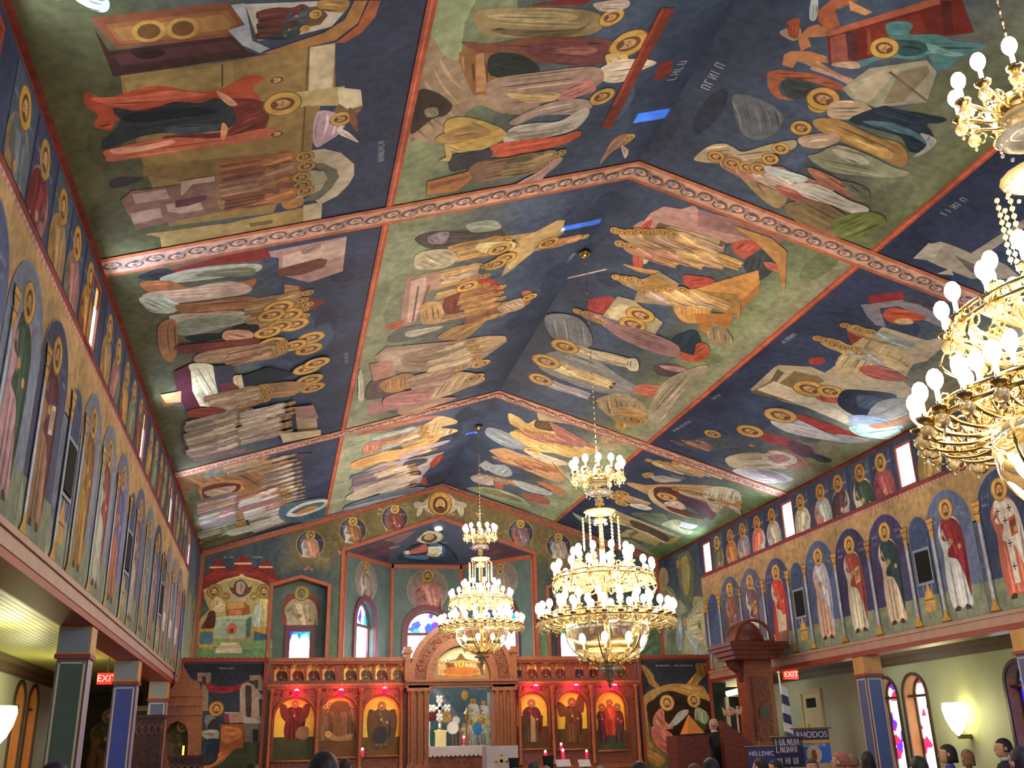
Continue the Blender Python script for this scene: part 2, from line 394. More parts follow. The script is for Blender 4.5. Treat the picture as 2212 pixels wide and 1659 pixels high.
# apse: three walls and a hipped vault
PX, PY, PZ = 1.1, 30.2, 7.22
AP = {'l': (Vector((-AX, YG, 0)), Vector((-PX, PY, 0))), 'c': (Vector((-PX, PY, 0)), Vector((PX, PY, 0))), 'r': (Vector((PX, PY, 0)), Vector((AX, YG, 0)))}
APL = {k: Plane(a, b-a, (0, 0, 1), (0, 27, 4)) for k, (a, b) in AP.items()}
AWL = {k: (b-a).length for k, (a, b) in AP.items()}
def topz(k, t): return {'l': AZ+(PZ-AZ)*t, 'c': PZ, 'r': PZ+(AZ-PZ)*t}[k]
AWIN = {'l': (AWL['l']*.44, .62), 'c': (PX+.02, .62), 'r': (AWL['r']*.56, .62)}   # centre along wall, half width
def archpoly(c, hw, z0, zs, n=14, top=None):
    return [(c-hw, z0), (c+hw, z0)]+[(c+hw*cos(pi*i/n), zs+(top or hw)*sin(pi*i/n)) for i in range(n+1)]
for k, pl in APL.items():
    L = AWL[k]; c, hw = AWIN[k]
    st(MB().prism([(0, .45), (L, .45), (L, topz(k, 1)), (0, topz(k, 0))], pl, -.25, 0, [archpoly(c, hw, 4.1, 5.2 if k == 'c' else 5.25)]).build('wall_apse', green_m))
V0 = [Vector((-AX, YG, AZ)), Vector((0, YG, AA)), Vector((AX, YG, AZ)), Vector((-PX, PY, PZ)), Vector((PX, PY, PZ))]
st(MB().add([V0[0], V0[1], V0[3], V0[4], V0[2]], [(0, 1, 2), (1, 3, 2), (1, 4, 3)]).build('ceiling_apse', mat('apse_vault', hx('2c3444', 1.9), .6, noise=.2, nscale=2), recalc=False))
# back wall, aisles
st(MB().box(-9.3, 9.3, Y0-.1, Y0, 0, 9.1).build('wall_back', plaster))
AXO, AZC = 9.15, 3.56
slat = mat('beadboard', hx('8a8a50', 1.35), .45)
for s, sd in ((-1, 'left'), (1, 'right')):
    b = MB()
    n = 26; wd = (AXO-6.84)/n
    for i in range(n):
        x0 = 6.84+i*wd; b.box(min(s*x0, s*(x0+wd*.9)), max(s*x0, s*(x0+wd*.9)), Y0, YG, AZC, AZC+.03)
    b.box(min(s*6.5, s*AXO), max(s*6.5, s*AXO), Y0, YG, AZC+.02, AZC+.1)
    st(b.build('ceiling_aisle_'+sd, slat))
    st(MB().box(min(s*6.84, s*6.9), max(s*6.84, s*6.9), Y0, YS, 3.3, AZC+.02).build('trim_beam_'+sd, mo_r))
aw = mat('aisle_wall_paint', hx('8c9080', 1.45), .7, noise=.16, nscale=.9)
# aisle windows: pairs of round-headed openings in deep reveals
def lancet(y, hw, z0, zs): return [(y-hw, z0), (y+hw, z0)]+[(y+hw*cos(pi*i/12), zs+hw*sin(pi*i/12)) for i in range(13)]
AW = {-1: (21.45, 22.6, 14.3, 15.4), 1: (20.78, 19.72, 16.42, 15.36, 12.1, 11.05)}
AWZ = {-1: 2.82, 1: 2.66}
AWP = {-1: Plane((-AXO, 0, 0), (0, 1, 0), (0, 0, 1)), 1: Plane((AXO, 0, 0), (0, 1, 0), (0, 0, 1))}
cor_m = mat('dark_cornice', hx('4a3a2c', 1.4), .5, noise=.2)
fr_m = mat('window_frame_wood', hx('3c2a20', 1.3), .5, noise=.2)
jamb_m = mat('window_reveal', hx('9a6a3c', 1.3), .6, noise=.15)
def glass(name, base, es):
    """leaded stained glass lit from outside: irregular coloured panes between dark cames"""
    m = bpy.data.materials.new(name); m.use_nodes = True; nt = m.node_tree; b = nt.nodes['Principled BSDF']
    tc = nt.nodes.new('ShaderNodeTexCoord'); v = nt.nodes.new('ShaderNodeTexVoronoi'); v.inputs['Scale'].default_value = 5.5
    nt.links.new(tc.outputs['Object'], v.inputs['Vector']); r = nt.nodes.new('ShaderNodeValToRGB'); e = r.color_ramp.elements
    r.color_ramp.interpolation = 'CONSTANT'; e[0].color = (*hx(base[0]), 1); e[1].position = 1/len(base); e[1].color = (*hx(base[1]), 1)
    for i in range(2, len(base)): q = e.new(i/len(base)); q.color = (*hx(base[i]), 1)
    sp = nt.nodes.new('ShaderNodeSeparateColor'); nt.links.new(v.outputs['Color'], sp.inputs[0]); nt.links.new(sp.outputs[0], r.inputs[0])
    nt.links.new(r.outputs[0], b.inputs['Emission Color']); b.inputs['Emission Strength'].default_value = es
    nt.links.new(r.outputs[0], b.inputs['Base Color']); b.inputs['Roughness'].default_value = .2; MATS[name] = m; return m
g_white = glass('window_glass_daylit', ['f4f8ff', 'ffffff', 'ffffff', 'e8f0ff'], 6)
g_blue = glass('window_glass_blue', ['2a1ab8', '3020d0', '2418a0', '2a80e0', '3020c8'], 1.6)
g_red = glass('window_glass_red', ['ffffff', 'ffffff', 'd02848', 'ffffff', 'ffffff', 'f0f4ff', 'ffffff', '4a20b0', 'ffffff', 'b02048'], 3.0)
g_amber = glass('window_glass_amber', ['d8a050', 'c89858', 'd8a878'], 1.5)
g_mix = glass('window_glass_mixed', ['ffffff', 'ffffff', 'ffffff', 'ffffff', '9ad0ff', 'ffffff', 'c8a0ff', 'ffffff'], 7)
g_teal = glass('window_glass_teal', ['18a0c8', '1890d0', '30b8c8', '2848d0'], 1.3)
wn = 0
for s, sd in ((-1, 'left'), (1, 'right')):
    pl = AWP[s]; zs = AWZ[s]
    st(MB().prism([(Y0, 0), (30, 0), (30, AZC+.05), (Y0, AZC+.05)], pl, -.1, 0, [lancet(y, .40, .9, zs) for y in AW[s]]).build('wall_%s_aisle' % sd, aw))
    b = MB()
    for z0, z1, d in ((3.30, 3.34, .05), (3.34, 3.46, .10), (3.46, 3.56, .20)): b.prism([(Y0, z0), (28, z0), (28, z1), (Y0, z1)], pl, .001, d)
    st(b.build('trim_cornice_'+sd, cor_m))
    for y in AW[s]:
        wn += 1; D = .27
        b = MB(); P = lancet(y, .393, .907, zs); n = len(P); b.cur = 0
        for i in range(n):
            a, c = P[i], P[(i+1) % n]; b.add([pl.at(*a, .0), pl.at(*c, .0), pl.at(*c, -D), pl.at(*a, -D)], [(0, 1, 2, 3)])
        b.cur = 1; Q = lancet(y, .46, .86, zs); b.prism(Q, pl, .0, .035, [P])
        b.prism(lancet(y, .40, .9, zs), pl, -D, -D+.04, [lancet(y, .35, .95, zs)])
        b.prism([(y-.39, zs-.05), (y+.39, zs-.05), (y+.39, zs), (y-.39, zs)], pl, -D, -.07)
        b.prism([(y-.015, .95), (y+.015, .95), (y+.015, zs-.05), (y-.015, zs-.05)], pl, -D, -D+.03) if s < 0 else None
        root = st(b.build('window_%d' % wn, [jamb_m, fr_m], recalc=False))
        gm = g_amber if s < 0 else (g_red if y > 18 else g_blue)
        g = MB().prism(lancet(y, .38, .92, zs), pl, -D-.02, -D+.005); g.build('window_pane', gm, root)
# gable and apse windows
for s in (-1, 1):
    wn += 1; wx = s*3.79; b = MB(); D = .45
    b.prism([(wx-.40, 3.45), (wx+.40, 3.45), (wx+.40, 5.10), (wx-.40, 5.10)], GW, -D, -D+.05, [(lambda: [(wx-.26, 3.5), (wx+.26, 3.5), (wx+.26, 4.93), (wx-.26, 4.93)])()])
    root = st(b.build('window_%d' % wn, mat('plum_frame', hx('5a3038', 1.8), .5, noise=.15)))
    MB().prism([(wx-.27, 3.5), (wx+.27, 3.5), (wx+.27, 4.62), (wx-.27, 4.62)], GW, -D-.08, -D-.06).build('window_pane', g_white, root)
    MB().prism([(wx-.27, 4.62), (wx+.27, 4.62), (wx+.27, 4.95), (wx-.27, 4.95)], GW, -D-.08, -D-.06).build('window_pane', g_teal, root)
    MB().prism([(wx-.27, 4.62), (wx+.27, 4.62), (wx+.2, 4.86), (wx+.08, 4.86), (wx, 4.7), (wx-.08, 4.86), (wx-.2, 4.86)], GW, -D-.058, -D-.05).build('window_pane', g_white, root)
plum = MATS['plum_frame']
for k, pl in APL.items():
    c, hw = AWIN[k]; zs = 5.2 if k == 'c' else 5.25; wn += 1; b = MB()
    P = archpoly(c, hw, 4.1, zs); Q = archpoly(c, hw+.16, 4.0, zs)
    b.prism(Q, pl, -.02, .05, [P]); b.prism(P, pl, -.22, -.16, [archpoly(c, hw-.05, 4.15, zs)])
    b.prism([(c-hw, zs-.1), (c+hw, zs-.1), (c+hw, zs-.02), (c-hw, zs-.02)], pl, -.22, -.1)
    root = st(b.build('window_%d' % wn, plum))
    MB().prism([(c-hw, 4.1), (c+hw, 4.1), (c+hw, zs-.08), (c-hw, zs-.08)], pl, -.24, -.22).build('window_pane', g_mix, root)
    m = hw; MB().prism([(c-hw, zs-.08)]+[(c+hw, zs-.08)]+[(c+hw*cos(pi*i/12), zs+hw*sin(pi*i/12)) for i in range(13)], pl, -.24, -.22).build('window_pane', glass('window_glass_lunette_'+k, ['a8e0ff', '3048e0', 'e8f8ff', '18a8c0', 'd0f0ff', '5a30d8'], 2.4), root)
# clerestory windows: white glass at the back of the reveal, warm blind at the head
blind = mat('window_blind', 'e0b070', .6, emit='e8b070', es=.9); blind_r = mat('window_blind_pale', 'fff4e8', .6, emit='fff0e0', es=4)
rev = mat('clerestory_reveal', hx('c8ccd4', 1.1), .5)
for s, pl in ((-1, WL), (1, WR)):
    for y in WY:
        wn += 1; b = MB(); b.prism([(y-WH-.04, WZ0-.05), (y+WH+.04, WZ0-.05), (y+WH+.04, WZ1+.05), (y-WH-.04, WZ1+.05)], pl, .004, .012, [[(y-WH, WZ0), (y+WH, WZ0), (y+WH, WZ1), (y-WH, WZ1)]])
        root = st(b.build('window_%d' % wn, mo_r))
        MB().prism([(y-WH, WZ0), (y+WH, WZ0), (y+WH, WZ1-.13-.1*(s < 0)), (y-WH, WZ1-.13-.1*(s < 0))], pl, -.03, -.015).build('window_pane', g_white, root)
        MB().prism([(y-WH, WZ1-.13-.1*(s < 0)), (y+WH, WZ1-.13-.1*(s < 0)), (y+WH, WZ1), (y-WH, WZ1)], pl, -.03, -.015).build('window_blind', blind if s < 0 else blind_r, root)
# ------------------------------------------------------------------ aisle ends
dkg = mat('aisle_end_wall', hx('2c342c', 1.5), .7, noise=.2)
st(MB().box(-9.3, -6.2, YG-.1, YG, 0, 3.7).build('wall_left_aisle_end', mat('aisle_end_brown', hx('3a2c22', 1.5), .7, noise=.3, nscale=2)))
st(MB().box(6.2, 9.3, YG-.1, YG, 0, 3.7).build('wall_right_aisle_end', dkg))
# ------------------------------------------------------------------ square painted columns under the gallery
CYS = [4.3, 8.7, 13.0, 17.45, 22.2]
blue = mat('column_blue', hx('3c4a74', 1.9), .5, noise=.15, nscale=3); blue2 = mat('column_green', hx('3a4a44', 1.8), .5, noise=.15, nscale=3)
gold_c = mat('column_capital_gold', hx('9a7440', 1.8), .5, noise=.2, nscale=5); line_m = mat('column_line', hx('a89a8a', 1.7), .5)
ORD = {4.3: 'nearest', 8.7: 'second nearest', 13.0: 'third', 17.45: 'fourth', 22.2: 'farthest'}
for s, sd in ((-1, 'left'), (1, 'right')):
    for y in CYS:
        if s > 0 and y < 12: continue
        if s < 0 and y < 12: continue
        x = s*6.67; r = .17
        t = empty('square_column', (x, y, 0), {(-1, 13.0): 'square column with dark green face and lilac inner side, nearest of the left arcade', (-1, 17.45): 'square column with deep blue face and a red exit sign beside its head, left arcade', (-1, 22.2): 'small far square column with gold head beside the carved wooden arch, left arcade', (1, 13.0): 'square blue column with ochre head at the right edge of the photo', (1, 17.45): 'square blue column with ochre head, in front of the right aisle windows', (1, 22.2): 'far square blue column with gold head behind the carved throne, right arcade'}[(s, y)], 'column', 'square columns carrying the gallery walls')
        face = blue2 if (s < 0 and y == 13.0) else (mat('column_deep_blue', hx('2c3a86', 1.9), .5, noise=.12, nscale=3) if s < 0 and y < 20 else blue)
        if s < 0: child(MB().box(x+r, x+r+.002, y-r, y+r, 0, 2.88), 'lilac_side', mat('column_lilac', hx('7c7ca0', 1.7), .45), t); child(MB().box(x-r, x+r, y-r-.018, y-r-.0155, 2.95, 3.23), 'slate_panel', mat('column_slate', hx('6c7484', 1.6), .5), t)
        child(MB().box(x-r, x+r, y-r, y+r, 0, 2.9), 'shaft', face, t)
        b = MB().box(x-r-.015, x+r+.015, y-r-.015, y+r+.015, 2.93, 3.25); child(b, 'capital', gold_c, t)
        child(MB().box(x-r-.03, x+r+.03, y-r-.03, y+r+.03, 2.88, 2.93), 'collar', mo_r, t)
        b = MB(); q = .012; e = r+.004
        for sx in (-1, 1):
            for (u, v) in ((sx*(r-.03), -e), (-s*0+sx*(r-.03), e)): b.box(x+u-q, x+u+q, y+v-.003, y+v+.003, 0, 2.84)
            for xs in (-1, 1): b.box(x+xs*e-.003, x+xs*e+.003, y+sx*(r-.03)-q, y+sx*(r-.03)+q, 0, 2.84)
        for xs in (-1, 1):
            b.box(x+xs*e-.003, x+xs*e+.003, y-r+.03, y+r-.03, 2.82, 2.84); b.box(x-r+.03, x+r-.03, y+xs*e-.003, y+xs*e+.003, 2.82, 2.84)
        child(b, 'line_border', line_m, t)
        child(MB().box(x-s*(r+.002)-.004, x-s*(r+.002)+.004, y-r, y-r+.03, 0, 2.88), 'red_corner_line', mo_r, t)
# ------------------------------------------------------------------ exit signs
sign_red = mat('exit_sign_red', 'ff2020', .4, emit='ff1818', es=3.0); sign_lt = mat('exit_sign_letters', 'ff9080', .4, emit='ff7060', es=4)
def text_obj(txt, size, m, parent, loc, rot, name='lettering', ext=.004):
    cu = bpy.data.curves.new(name, 'FONT'); cu.body = txt; cu.size = size; cu.extrude = ext; cu.align_x = 'CENTER'; cu.align_y = 'CENTER'
    tmp = bpy.data.objects.new(name, cu); me = bpy.data.meshes.new_from_object(tmp); bpy.data.objects.remove(tmp); me.materials.clear(); me.materials.append(m)
    for p in me.polygons: p.material_index = 0
    o = bpy.data.objects.new(name, me); COL.objects.link(o); o.location = loc; o.rotation_euler = rot
    if parent: o.parent = parent
    return o
for s, x, y, z, lb in ((-1, -7.40, 20.2, 3.19, 'glowing red exit sign hanging between the columns of the left aisle'), (1, 7.05, 21.2, 3.2, 'glowing red exit sign hanging by the beam end of the right aisle')):
    t = empty('exit_sign', (x, y, z-.1), lb, 'exit sign', 'exit signs')
    child(MB().box(x-.17, x+.17, y-.03, y+.03, z-.1, z+.1), 'sign_box', sign_red, t)
    text_obj('EXIT', .17, sign_lt, t, (0, -.034, .1), (radians(90), 0, 0))
    child(MB().box(x-.012, x+.012, y-.012, y+.012, z+.1, AZC), 'hanger', cor_m, t)
# ------------------------------------------------------------------ wall sconces
sc_g = mat('sconce_glass', 'fff4c0', .4, emit='fff0a0', es=9)
for s, y, z, lb in ((1, 18.1, 2.15, 'bright half-bowl wall sconce glowing yellow-white between the right aisle windows'), (-1, 19.2, 2.42, 'bright wall sconce cut by the left edge of the photo')):
    x = s*(AXO-.02); t = empty('wall_sconce', (x, y, z-.3), lb, 'wall lamp', 'aisle sconces')
    pr = [(.02, -.36), (.12, -.24), (.2, -.05), (.24, .14), (.22, .26)]
    child(MB().lathe(pr, 16, (x-s*.26, y, z)), 'glass_shade', sc_g, t, True)
    child(MB().box(min(x, x-s*.26), max(x, x-s*.26), y-.05, y+.05, z-.42, z-.34), 'bracket', cor_m, t)
    lamp('sconce_light', 'POINT', (x-s*.55, y, z+.1), 48, (1, .93, .5), .12)
# =================================================================== painted side walls
NB = 10.58
def narrow_centres(): return [NB+4.4*k for k in range(-2, 4)]
OCH = '8e7650'
def shaft(p, y, z0=3.53):
    for d, c in ((-.035, '6f7486'), (0, 'a0a4b6'), (.03, '7c8194')): p.poly([(y+d-.02, 3.68), (y+d+.02, 3.68), (y+d+.015, 4.98), (y+d-.015, 4.98)], c)
    p.poly([(y-.13, 3.54), (y+.13, 3.54), (y+.1, 3.6), (y+.05, 3.66), (y+.05, 3.74), (y-.05, 3.74), (y-.05, 3.66), (y-.1, 3.6)], 'a07c38'); p.poly([(y-.13, 3.54), (y+.13, 3.54), (y+.12, 3.57), (y-.12, 3.57)], '5e4420')
    p.poly([(y-.035, 4.94), (y+.035, 4.94), (y+.06, 5.05), (y+.04, 5.1), (y+.09, 5.2), (y+.1, 5.3), (y-.1, 5.3), (y-.09, 5.2), (y-.04, 5.1), (y-.06, 5.05)], 'a07a3c')
    for z in (5.08, 5.2, 5.28): p.poly([(y-.09, z), (y+.09, z), (y+.09, z+.02), (y-.09, z+.02)], '6a4c24')
for nm, pl, ya, sd, gr in (('wall_left_fresco_ground', WL, 3.0, -1, ('4c5a58', '6a7468')), ('wall_right_fresco_ground', WR, 8.0, 1, ('586454', '646e60'))):
    p = Paint(pl, (ya, YS, 3.5, ZE)); blu = '3a4460' if sd > 0 else '5a6580'  # left ground colours paler: bluish daylight sheen put into the paint
    p.grad(ya, YS, [(3.53, '686e64' if sd > 0 else '868a86'), (4.03, gr[0])]); p.grad(ya, YS, [(4.03, blu), (5.0, blu)])
    p.grad(ya, YS, [(4.98, OCH if sd > 0 else '846e4a'), (5.84, '9a7c54')])
    p.grad(ya, YG, [(5.84, '8e6660'), (5.9, '8e6660')]); p.grad(ya, YG, [(5.9, '6e3430'), (5.97, '7a2e28')])
    edges = [ya]+[e for y in WY if y > ya for e in (y-WH, y+WH)]+[YG]
    for e0, e1 in zip(edges[0::2], edges[1::2]): p.grad(e0, e1, [(5.97, '343c58'), (6.75, '2c3450')])
    p.grad(ya, YG, [(6.88, '642820'), (6.925, '642820')]); p.grad(ya, YG, [(6.75, '2c3450'), (6.88, '2c3450')])
    y = ya
    while y < YS:   # rope pattern on the cornice, vine curls on the ochre
        p.poly([(y, 5.845), (y+.05, 5.845), (y+.08, 5.895), (y+.03, 5.895)], 'a5827a', lv=3); y += .11
    for n in narrow_centres():
        for d in (0, .58, 1.58, 2.8, 3.82):
            yy = n+d
            if ya < yy < YS-.2:
                for k in range(3): p.ell((yy+R.uniform(-.3, .3), 5.66+R.uniform(-.08, .1)), .05, .07, '86704c', 8); p.ell((yy+R.uniform(-.3, .3), 5.5+R.uniform(-.1, .2)), .03, .05, '967e56', 8)
    st(p.build(nm)); p2 = Paint(pl, (ya, YS, 3.5, ZE), base=.022)
    for n in narrow_centres():
        for d in (-.38, .38, 1.585, 2.80):
            if ya < n+d < YS-.15: shaft(p2, n+d)
    st(p2.build(nm.replace('ground', 'columns')))
    # last section between the icon screen and the end wall: mountain scene
    q = Paint(pl, (YS, YG, 3.53, 6.85), base=.006); q.grad(YS, YG, [(3.30, '5c7a50'), (4.2, '6c7c60'), (5.0, '5a6258'), (5.97, '3c4a58'), (6.86, '344258')])
    if sd > 0:
        q.rect = (YS, YG, 3.53, 6.8); q.K = (1200, 1020, 5.53)
        q.run('''S 7c7a5c 1230,1340 1400,1400 1500,1700 1480,1900 1250,1900 1180,1500
S 5c6044 1490,950 1560,900 1640,1050 1660,1250 1640,1500 1560,1560 1480,1300 1450,1100
S 8a8050 1500,1060 1560,1000 1600,1150 1600,1400 1560,1480 1520,1300
S a08a68 1260,1150 1330,1160 1350,1300 1290,1420 1240,1300
H .12 1465,1100''')
        q.K = (1340, 1240, 5.53)
        q.run('''S 8a8a68 880,280 950,270 1010,330 1040,700 1050,930 760,930 800,640 780,560 860,420
S 9a9474 900,430 980,400 1010,600 1020,850 900,780 800,650
S 6c6c54 930,560 960,560 970,660 930,640
S 76826a 480,330 680,300 800,420 740,480 620,560 600,900 470,940
S 8c98a8 680,560 720,540 740,640 745,860 700,920 670,800
S aab4c0 700,600 720,600 725,700 705,700
H .12 770,570
S 8294a0 770,680 830,720 1000,960 900,960 830,800
S 8a9698 500,520 540,540 560,780 520,900''')
    else:
        for k in range(7): yy = YS+.3+k*.4; q.poly([(yy-.2, 3.6), (yy+.2, 3.55), (yy+.14, 5.2+R.uniform(-.3, .3)), (yy-.1, 5.3)], R.choice(['7a7658', '6c7c68', '8a7c54', '5a6a70']), True)
        q.fig((YS+1.0, 3.8), (YS+1.0, 5.5), .34, '7a7450', '5a6a78'); q.fig((YS+2.2, 4.0), (YS+2.2, 5.6), .34, '8a7a5a', '6a3c30')
    o = q.build('wall_fresco_scene'); tag(o, 'painted mountain scene with a green glory, right wall beyond the icon screen' if sd > 0 else 'narrow sliver of painted scene on the left wall beside the tabernacle picture', 'painting')
# ---- standing saints in painted arches
def saint_arch(pl, y, robe, cloak, label, blu, book=None, kind=0, flip=1, skirt=None):
    p = Paint(pl, (y-.60, y+.60, 3.54, 5.7), base=.008)
    p.poly(archpoly(y, .59, 4.03, 5.06, 14, .62), '6c7078'); p.poly(archpoly(y, .575, 4.03, 5.06, 14, .60), blu)
    p.poly([(y-.595, 3.55), (y+.595, 3.55), (y+.595, 4.03), (y-.595, 4.03)], '667262')
    for k in (-1, 1):
        p.text((y+k*.36-.08, 5.28), (y+k*.36+.1, 5.28), .05, '8088a0', 3); p.text((y+k*.38-.08, 5.16), (y+k*.38+.1, 5.16), .05, '8088a0', 3)
    p.fig((y, 3.68), (y, 5.48), .33, robe, cloak, book=book, flip=flip)
    if kind == 1:   # soldier: skirt, bare legs, cloak behind
        p.poly([(y-.2, 4.05), (y+.2, 4.05), (y+.24, 4.4), (y-.24, 4.4)], skirt or 'a89a88'); p.poly([(y-.25, 3.7), (y+.26, 3.7), (y+.24, 4.06), (y-.22, 4.06)], '5c665c')
        p.poly([(y-.14, 3.7), (y-.06, 3.7), (y-.04, 4.06), (y-.15, 4.06)], '8a5248'); p.poly([(y+.05, 3.7), (y+.13, 3.7), (y+.15, 4.06), (y+.04, 4.06)], '8a5248')
        p.poly([(y+.18, 3.75), (y+.34, 3.8), (y+.3, 4.6), (y+.2, 4.7)], cloak, True)
    if kind == 2:   # bishop: stole with dark crosses
        p.poly([(y-.2, 5.12), (y+.2, 5.12), (y+.1, 4.9), (y-.1, 4.9)], 'b0aaa4'); p.poly([(y-.06, 3.9), (y+.06, 3.9), (y+.07, 4.95), (y-.07, 4.95)], 'b0aaa4')
        for (a, b) in ((-.13, 5.02), (.13, 5.02), (0, 4.85), (0, 4.5), (0, 4.15)):
            p.line((y+a-.05, b), (y+a+.05, b), .02, '3c2c34'); p.line((y+a, b-.06), (y+a, b+.06), .02, '3c2c34')
    o = p.build('painted_saint'); tag(o, label, 'wall painting', 'standing saints in painted arches')
R_ST = [(12.8, '9c5444', 'a8a4a0', 2, 'a05038', 'painted bishop saint in a white stole with dark crosses, holding a red book'),
        (14.14, 'a4acb4', '74202a', 0, None, 'painted young saint in a long crimson cloak over a pale blue tunic, right wall'),
        (15.95, 'a89684', '22363e', 0, None, 'painted saint in a short dark teal mantle over cream and orange, right wall'),
        (17.17, 'a09a86', '7e3432', 0, 'b09060', 'painted saint in red mantle over cream tunic carrying a tan box, right wall'),
        (18.39, 'a88878', '9494ac', 0, None, 'painted saint wrapped in a pale lilac mantle over a peach robe, right wall'),
        (20.27, 'aca088', 'a8322a', 1, None, 'painted soldier saint in cream armour with a scarlet cloak tail, right wall'),
        (21.59, 'a8a49c', '5a4450', 1, 'b08a3c', 'painted soldier saint in white with an orange-gold shield, right wall'),
        (22.72, '9a6c50', '6c4a44', 1, None, 'painted soldier saint in reddish brown, partly behind the carved throne top, right wall')]
for i, (y, rb, ck, kd, bk, lb) in enumerate(R_ST): saint_arch(WR, y, rb, ck, lb, ['2e3a5c', '4a587c', '36325a', '302e54', '3c4c74', '3a3a60', '4c4e6c', '444a64'][i], bk, kd, -1)
L_ST = [(6.96, '8a8090', '3a4668', 0, None, 'painted saint in blue mantle cut by the left edge of the photo'),
        (8.16, '9a7480', '2c4438', 0, None, 'painted saint in dark green mantle over a long pink robe, left wall'),
        (9.34, '7a5a44', '4a2434', 0, 'a09a90', 'painted saint in maroon and brown holding a pale scroll, left wall'),
        (11.4, '8a6a30', '6a4a28', 0, None, 'painted saint all in ochre and gold brown, left wall'),
        (12.6, '8a8f84', '6a3430', 0, None, 'painted saint in pale grey green with red skirt, left wall above the nearest column'),
        (13.8, '8a5038', '46447a', 0, None, 'painted saint in rust brown and violet blue, left wall'),
        (15.7, '7c7c74', '5a4448', 0, None, 'painted saint in grey and dull plum, left wall beyond the third high window'),
        (16.98, '7c6a50', '4c5a60', 0, None, 'painted saint in tan with slate mantle, left wall above the blue column'),
        (18.2, '84604c', '50506a', 0, None, 'painted saint in brown with dusky violet mantle, far part of the left wall'),
        (20.2, '6c7078', '7a4a30', 1, None, 'small foreshortened painted saint with orange cloak, far left wall'),
        (21.4, '7c7260', '4a4a5c', 1, None, 'small foreshortened painted saint in beige armour, far left wall'),
        (22.6, '6a6a74', '84443a', 1, None, 'farthest painted saint of the left wall, beside its end strip')]
for i, (y, rb, ck, kd, bk, lb) in enumerate(L_ST): saint_arch(WL, y, rb, ck, lb, ['46527a', '5e6a84', '363e5c', '626a80', '666e86', '5a608a'][i % 6], bk, kd)  # left arch blues lightened, the daylight sheen is in their colour
# ---- narrow arches with speaker grille and painted incense burner
grille = mat('speaker_cloth_dark', '0c0c0e', .9); pale = mat('grille_border', hx('6c7484', 1.9), .6)
for sd, pl, ns in ((-1, WL, (6.18, 10.45, 14.85, 19.3, 23.72)), (1, WR, (14.97, 19.36, 23.8))):
    for n in ns:
        far = n > 23
        p = Paint(pl, (n-.36, n+.36, 3.54, 5.45), base=.008); p.poly(archpoly(n, .30, 3.55, 5.08, 10, .33), '5a6478'); p.poly(archpoly(n, .275, 4.03, 5.08, 10, .31), '34446c'); p.poly([(n-.28, 3.55), (n+.28, 3.55), (n+.28, 4.03), (n-.28, 4.03)], '667262')
        if not far:
            g = 'a8803c'; p.poly([(n-.12, 3.78), (n+.12, 3.78), (n+.14, 3.92), (n+.1, 4.08), (n+.06, 4.12), (n, 4.24), (n-.06, 4.12), (n-.1, 4.08), (n-.14, 3.92)], g, True)
            p.poly([(n-.13, 3.95), (n+.13, 3.95), (n+.13, 3.98), (n-.13, 3.98)], '6e4e22'); p.ell((n, 3.87), .05, .06, '8c7a70', 10)
            for a in (-1, 1): p.line((n+a*.1, 4.08), (n+a*.14, 4.32), .012, '8c8c98'); p.line((n, 3.8), (n+a*.14, 3.6), .02, '7c5a40')
        nm = {(-1, 6.18): 'first', (-1, 10.45): 'second', (-1, 14.85): 'third', (-1, 19.3): 'fourth', (-1, 23.72): 'last and smallest', (1, 14.97): 'nearer', (1, 19.36): 'middle', (1, 23.8): 'plain'}[(sd, n)]
        o = p.build('painted_arch'); tag(o, '%s narrow blue painted arch%s, %s wall' % (nm, ' left empty behind the carved throne' if far and sd > 0 else (' with a gold censer under a dark grille' if not far else ''), 'right' if sd > 0 else 'left'), 'wall painting')
        if not far:
            t = empty('speaker_grille', pl.at(n, 4.22), '%s dark square speaker grille in a narrow blue arch of the %s wall' % (nm, 'right' if sd > 0 else 'left'), 'speaker', 'speaker grilles in the side walls')
            child(MB().prism([(n-.19, 4.28), (n+.19, 4.28), (n+.19, 4.78), (n-.19, 4.78)], pl, .016, .03), 'speaker_cloth', grille, t)
            child(MB().prism([(n-.23, 4.22), (n+.23, 4.22), (n+.23, 4.84), (n-.23, 4.84)], pl, .016, .024, [[(n-.2, 4.26), (n+.2, 4.26), (n+.2, 4.8), (n-.2, 4.8)]]), 'border', pale, t)
# ---- half-length saints between the high windows
BR = [(12.1, '5c6a70', '7a3a34', 'nearest'), (13.56, '8e8c8c', '8c8c90', 'greyish white robed'), (14.34, '8a7440', '7c6838', 'wide ochre robed'), (15.73, '6c3440', '7c3c44', 'crimson robed'), (16.45, 'a8a490', '2c3c34', 'dark green mantled'), (17.26, '8c8484', '3c2c34', 'black and grey robed'), (17.96, '9c6458', '7c8484', 'rose and grey robed'), (18.81, '9a9a90', '8c8c78', 'pale cream robed'),
      (20.15, '9494a0', '84847c', 'silver grey robed'), (20.91, 'a4a4ac', 'a8584c', 'white and coral robed'), (21.7, '8c8c94', '6c6474', 'mauve grey robed'), (22.39, '9a744c', '8a5a34', 'tan orange robed'), (23.2, '7c6c50', '4c4c38', 'olive robed')]
LC = ['dull gold', 'wine red', 'dark green', 'grey green', 'tan', 'smoky plum', 'rust', 'dusty rose', 'slate', 'khaki']
LCC = {'dull gold': '8a6a34', 'wine red': '5a2428', 'dark green': '3c4430', 'grey green': '5c6454', 'tan': '7c6444', 'smoky plum': '4c3a48', 'rust': '6c3c28', 'dusty rose': '7c5454', 'slate': '4a5460', 'khaki': '6c6440'}
